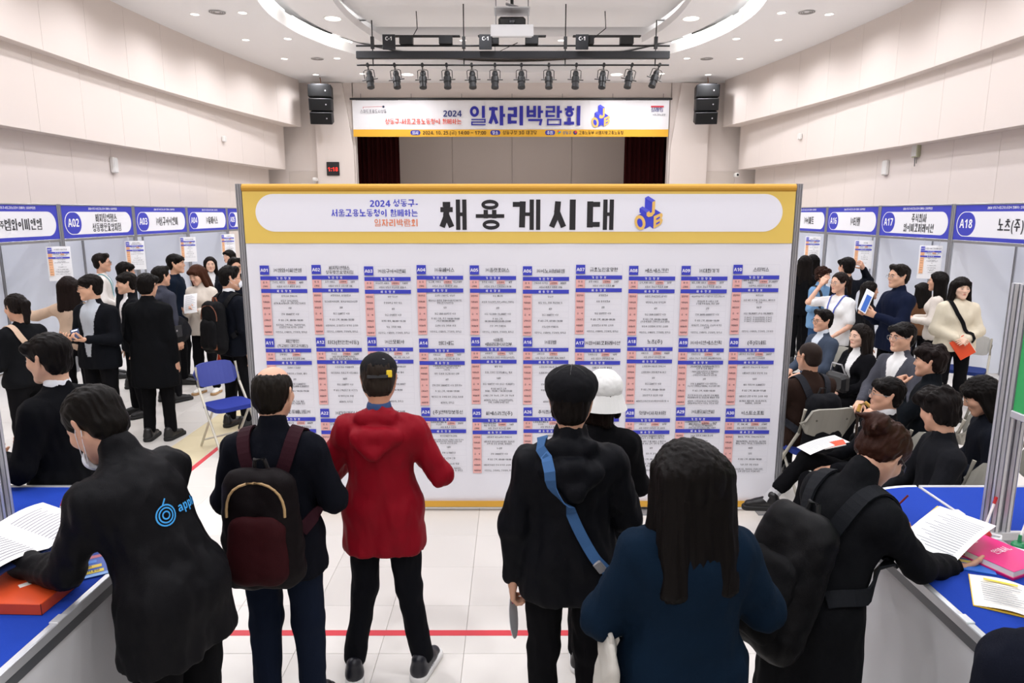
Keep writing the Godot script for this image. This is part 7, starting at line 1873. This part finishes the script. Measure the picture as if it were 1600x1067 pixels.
	var br := held(r6, 0, "brochure", "blue and white brochure upright in the navy jacket man's hands", "brochure", Vector3(-0.07, 0.15, 0.09), Vector3(-12, 0, -12)); bx(br, "cover", M("#e6eaf0", 0.4), Vector3.ZERO, Vector3(0.15, 0.24, 0.006)); bx(br, "blue_panel", M("#2f66c0", 0.4), Vector3(0.02, -0.02, 0.0036), Vector3(0.09, 0.18, 0.001)); bx(br, "back_panel", M("#2f66c0", 0.4), Vector3(-0.045, 0.0, -0.0036), Vector3(0.06, 0.24, 0.001))
	person("woman with dark hair bowed beside the A17 notice sheet", 5.43, 9.0, 185, {"face": false, "fem": true, "h": 1.38, "top": ["#6a4a34", "sweater"], "hair": ["bangs", "#120f0e"]})
	person("woman with long dark hair and pale cream sweater turned toward the booths", 5.1, 8.15, -125, {"fem": true, "h": 1.6, "top": ["#d8cfc6", "sweater"], "hair": ["long", "#120f0e"], "al": "low_read", "ar": "low_read", "hem": 0.9})
	var r9 := person("woman in cream sweater with black cross strap, hands clasped on a folder", 4.91, 7.45, -12, {"fem": true, "h": 1.6, "hd": [2, 2, 0], "collar": 0.004, "top": ["#d6cdb8", "puffer"], "hair": ["bangs", "#15100f"], "al": "clasp", "ar": "clasp", "lip": "#b04848", "bulk": 1.12, "skin": "#e2bca6", "hem": 0.9})
	folder(held(r9, 1, "orange_folder", "orange folder held by the woman in the cream sweater", "folder", Vector3(0.07, -0.1, 0.0), Vector3(0, 0, 35)), 0.17, 0.23)
	ribbon(worn(r9, "cross_strap", "black cross strap over the cream sweater", "strap"), "strap", r9.g, [(r9.T as Callable).call(Vector3(-0.1, 1.38, -0.12)), (r9.T as Callable).call(Vector3(-0.11, 1.46, 0.0)), (r9.T as Callable).call(Vector3(-0.06, 1.32, 0.16)), (r9.T as Callable).call(Vector3(0.06, 1.12, 0.18)), (r9.T as Callable).call(Vector3(0.14, 0.99, 0.12))], 0.04, M("#101013", 0.8, 0, "cloth"))
	# ---------------- right crowd, seated
	var s1 := person("seated man with glasses in blue-grey suit and pale shirt collar", 3.37, 7.3, -78, {"sit": true, "h": 1.66, "top": ["#3b4453", "jacket"], "vest": "#c8d0da", "hair": ["neat", "#100d0c"], "acc": ["glasses"], "al": "lap", "ar": "lap", "shirt_collar": "#ccd4de"}); sits(s1, "folding chair under the man in the blue-grey suit")
	var s2 := person("seated woman in black suit and white top with straight dark hair", 3.42, 6.6, -72, {"sit": true, "fem": true, "h": 1.6, "top": ["#0d0d11", "jacket"], "vest": "#dcdcdc", "hair": ["long", "#171210"], "al": "lap", "ar": "lap", "skin": "#d8b09a"}); sits(s2, "folding chair under the woman in the black suit")
	var hbg := thing("handbag", "black handbag with chain on the lap of the woman in the black suit", "bag", s2.root.position + s2.root.basis * Vector3(0.05, 0.66, 0.28), -72); bx(hbg, "bag_body", M("#111114", 0.4), Vector3(0, 0.02, 0), Vector3(0.26, 0.18, 0.1), 0.03); var hc := Tri.new(); hc.tube([Vector3(-0.1, 0.1, 0), Vector3(-0.06, 0.2, 0.02), Vector3(0.06, 0.2, 0.02), Vector3(0.1, 0.1, 0)], 0.008, 6); part(hbg, "handle", hc.mesh(), M("#9a9a9e", 0.3, 0.6))
	var s3 := person("seated man with clear glasses in grey suit over white t-shirt", 3.45, 5.92, -70, {"sit": true, "h": 1.76, "hd": [-8, 0, 0], "top": ["#45464e", "jacket"], "vest": "#dedede", "vest_w": 0.08, "hair": ["short", "#100d0c"], "acc": ["thin_glasses"], "al": "lap", "ar": "lap", "skin": "#d0a287"}); sits(s3, "folding chair under the man in the grey suit")
	var s4 := person("seated man with wavy hair in black turtleneck resting chin on hand", 3.2, 5.08, -128, {"sit": true, "h": 1.7, "top": ["#0d1116", "sweater"], "collar": 0.075, "hair": ["wavy", "#1a1312"], "al": "chin", "ar": "lap", "bulk": 1.15}); sits(s4, "folding chair under the man in the black turtleneck")
	var s5 := person("seated man with shaved head in dark brown jacket wearing a backpack", 2.38, 5.32, -168, {"sit": true, "h": 1.68, "hd": [10, 2, 0], "top": ["#2c1f1a", "jacket"], "hair": ["shaved", "#2a211d"], "al": "lap", "ar": "lap", "acc": ["glasses"], "bulk": 1.12, "skin": "#b88a70"}); sits(s5, "grey backed folding chair under the man with the shaved head", "#98958b")
	backpack(s5, "black backpack on the man with the shaved head", "#15161a", {"strap": "#26282e", "size": 0.95, "dy": -0.03})
	var cane := thing("walking_cane", "walking cane with yellow handle leaning by the shaved man's chair", "cane", P(2.62, 0.0, 4.98)); var ct := Tri.new(); ct.tube([Vector3(0, 0.004, 0), Vector3(0.0, 0.82, 0.0)], 0.01, 8); part(cane, "shaft", ct.mesh(), M("#2a1d14", 0.5)); var ch := Tri.new(); ch.tube([Vector3(0, 0.82, 0), Vector3(0.01, 0.87, 0), Vector3(0.05, 0.885, 0), Vector3(0.08, 0.86, 0)], 0.015, 8); part(cane, "handle", ch.mesh(), M("#c89c4a", 0.5))
	var s6 := person("seated man with glasses in black suit with legs crossed by the notice board", 2.46, 4.4, -105, {"sit": true, "h": 1.6, "hd": [0, -2, 0], "lean": -4.0, "top": ["#0d0e12", "jacket"], "vest": "#d8dade", "shirt_collar": "#d8dade", "hair": ["short", "#0f0c0b"], "acc": ["thin_glasses"], "al": "lap", "ar": "lap", "crop": 0.09, "legs": [[Vector3(0.1, 0.49, 0.42), Vector3(0.1, 0.085, 0.5)], [Vector3(-0.04, 0.6, 0.42), Vector3(0.02, 0.3, 0.66)]], "foot": [Basis.IDENTITY, Basis(Vector3.RIGHT, 0.15)], "near": true}); sits(s6, "folding chair under the man with crossed legs")
	var sp := thing("paper_form", "white sheet on the knee of the man with crossed legs", "paper"); sp.transform = s6.root.transform * Transform3D(Basis(Vector3.RIGHT, -1.25) * Basis(Vector3.BACK, 0.3), Vector3(-0.02, 0.72, 0.33)); paper(sp, 0.21, 0.28)
	var of := thing("orange_notebook", "small orange notebook on the sheet of the man with crossed legs", "notebook"); of.transform = s6.root.transform * Transform3D(Basis(Vector3.RIGHT, -1.25), Vector3(0.03, 0.745, 0.27)); folder(of, 0.1, 0.14)
	var s7 := person("seated person with tousled black hair and grey suit near the green sign", 2.5, 3.8, -104, {"sit": true, "face": false, "h": 1.68, "hd": [-58, 14, 0], "top": ["#16171b", "jacket"], "hair": ["wavy", "#120e0d"], "al": "lap", "ar": "lap", "hair_scale": Vector3(1.1, 1.05, 1.08)}); sits(s7, "folding chair under the person with tousled hair")
	var s8 := person("seated person in dark jacket looking down at a phone", 3.05, 4.2, -112, {"sit": true, "h": 1.68, "hd": [0, 26, 0], "top": ["#11141c", "jacket"], "bot": "#33353c", "hair": ["bangs", "#0f0c0b"], "al": "phone", "ar": "phone"}); sits(s8, "folding chair under the person with the phone")
	phone(held(s8, 1, "mobile_phone", "phone with lit screen in the seated person's hands", "phone", Vector3(0.05, 0.08, 0.08), Vector3(-30, 10, 0)))
	chair("grey backed folding chair with navy seat by the A18 booth", P(5.45, 0, 8.0), -40, "#aeaca6", "#26366e")
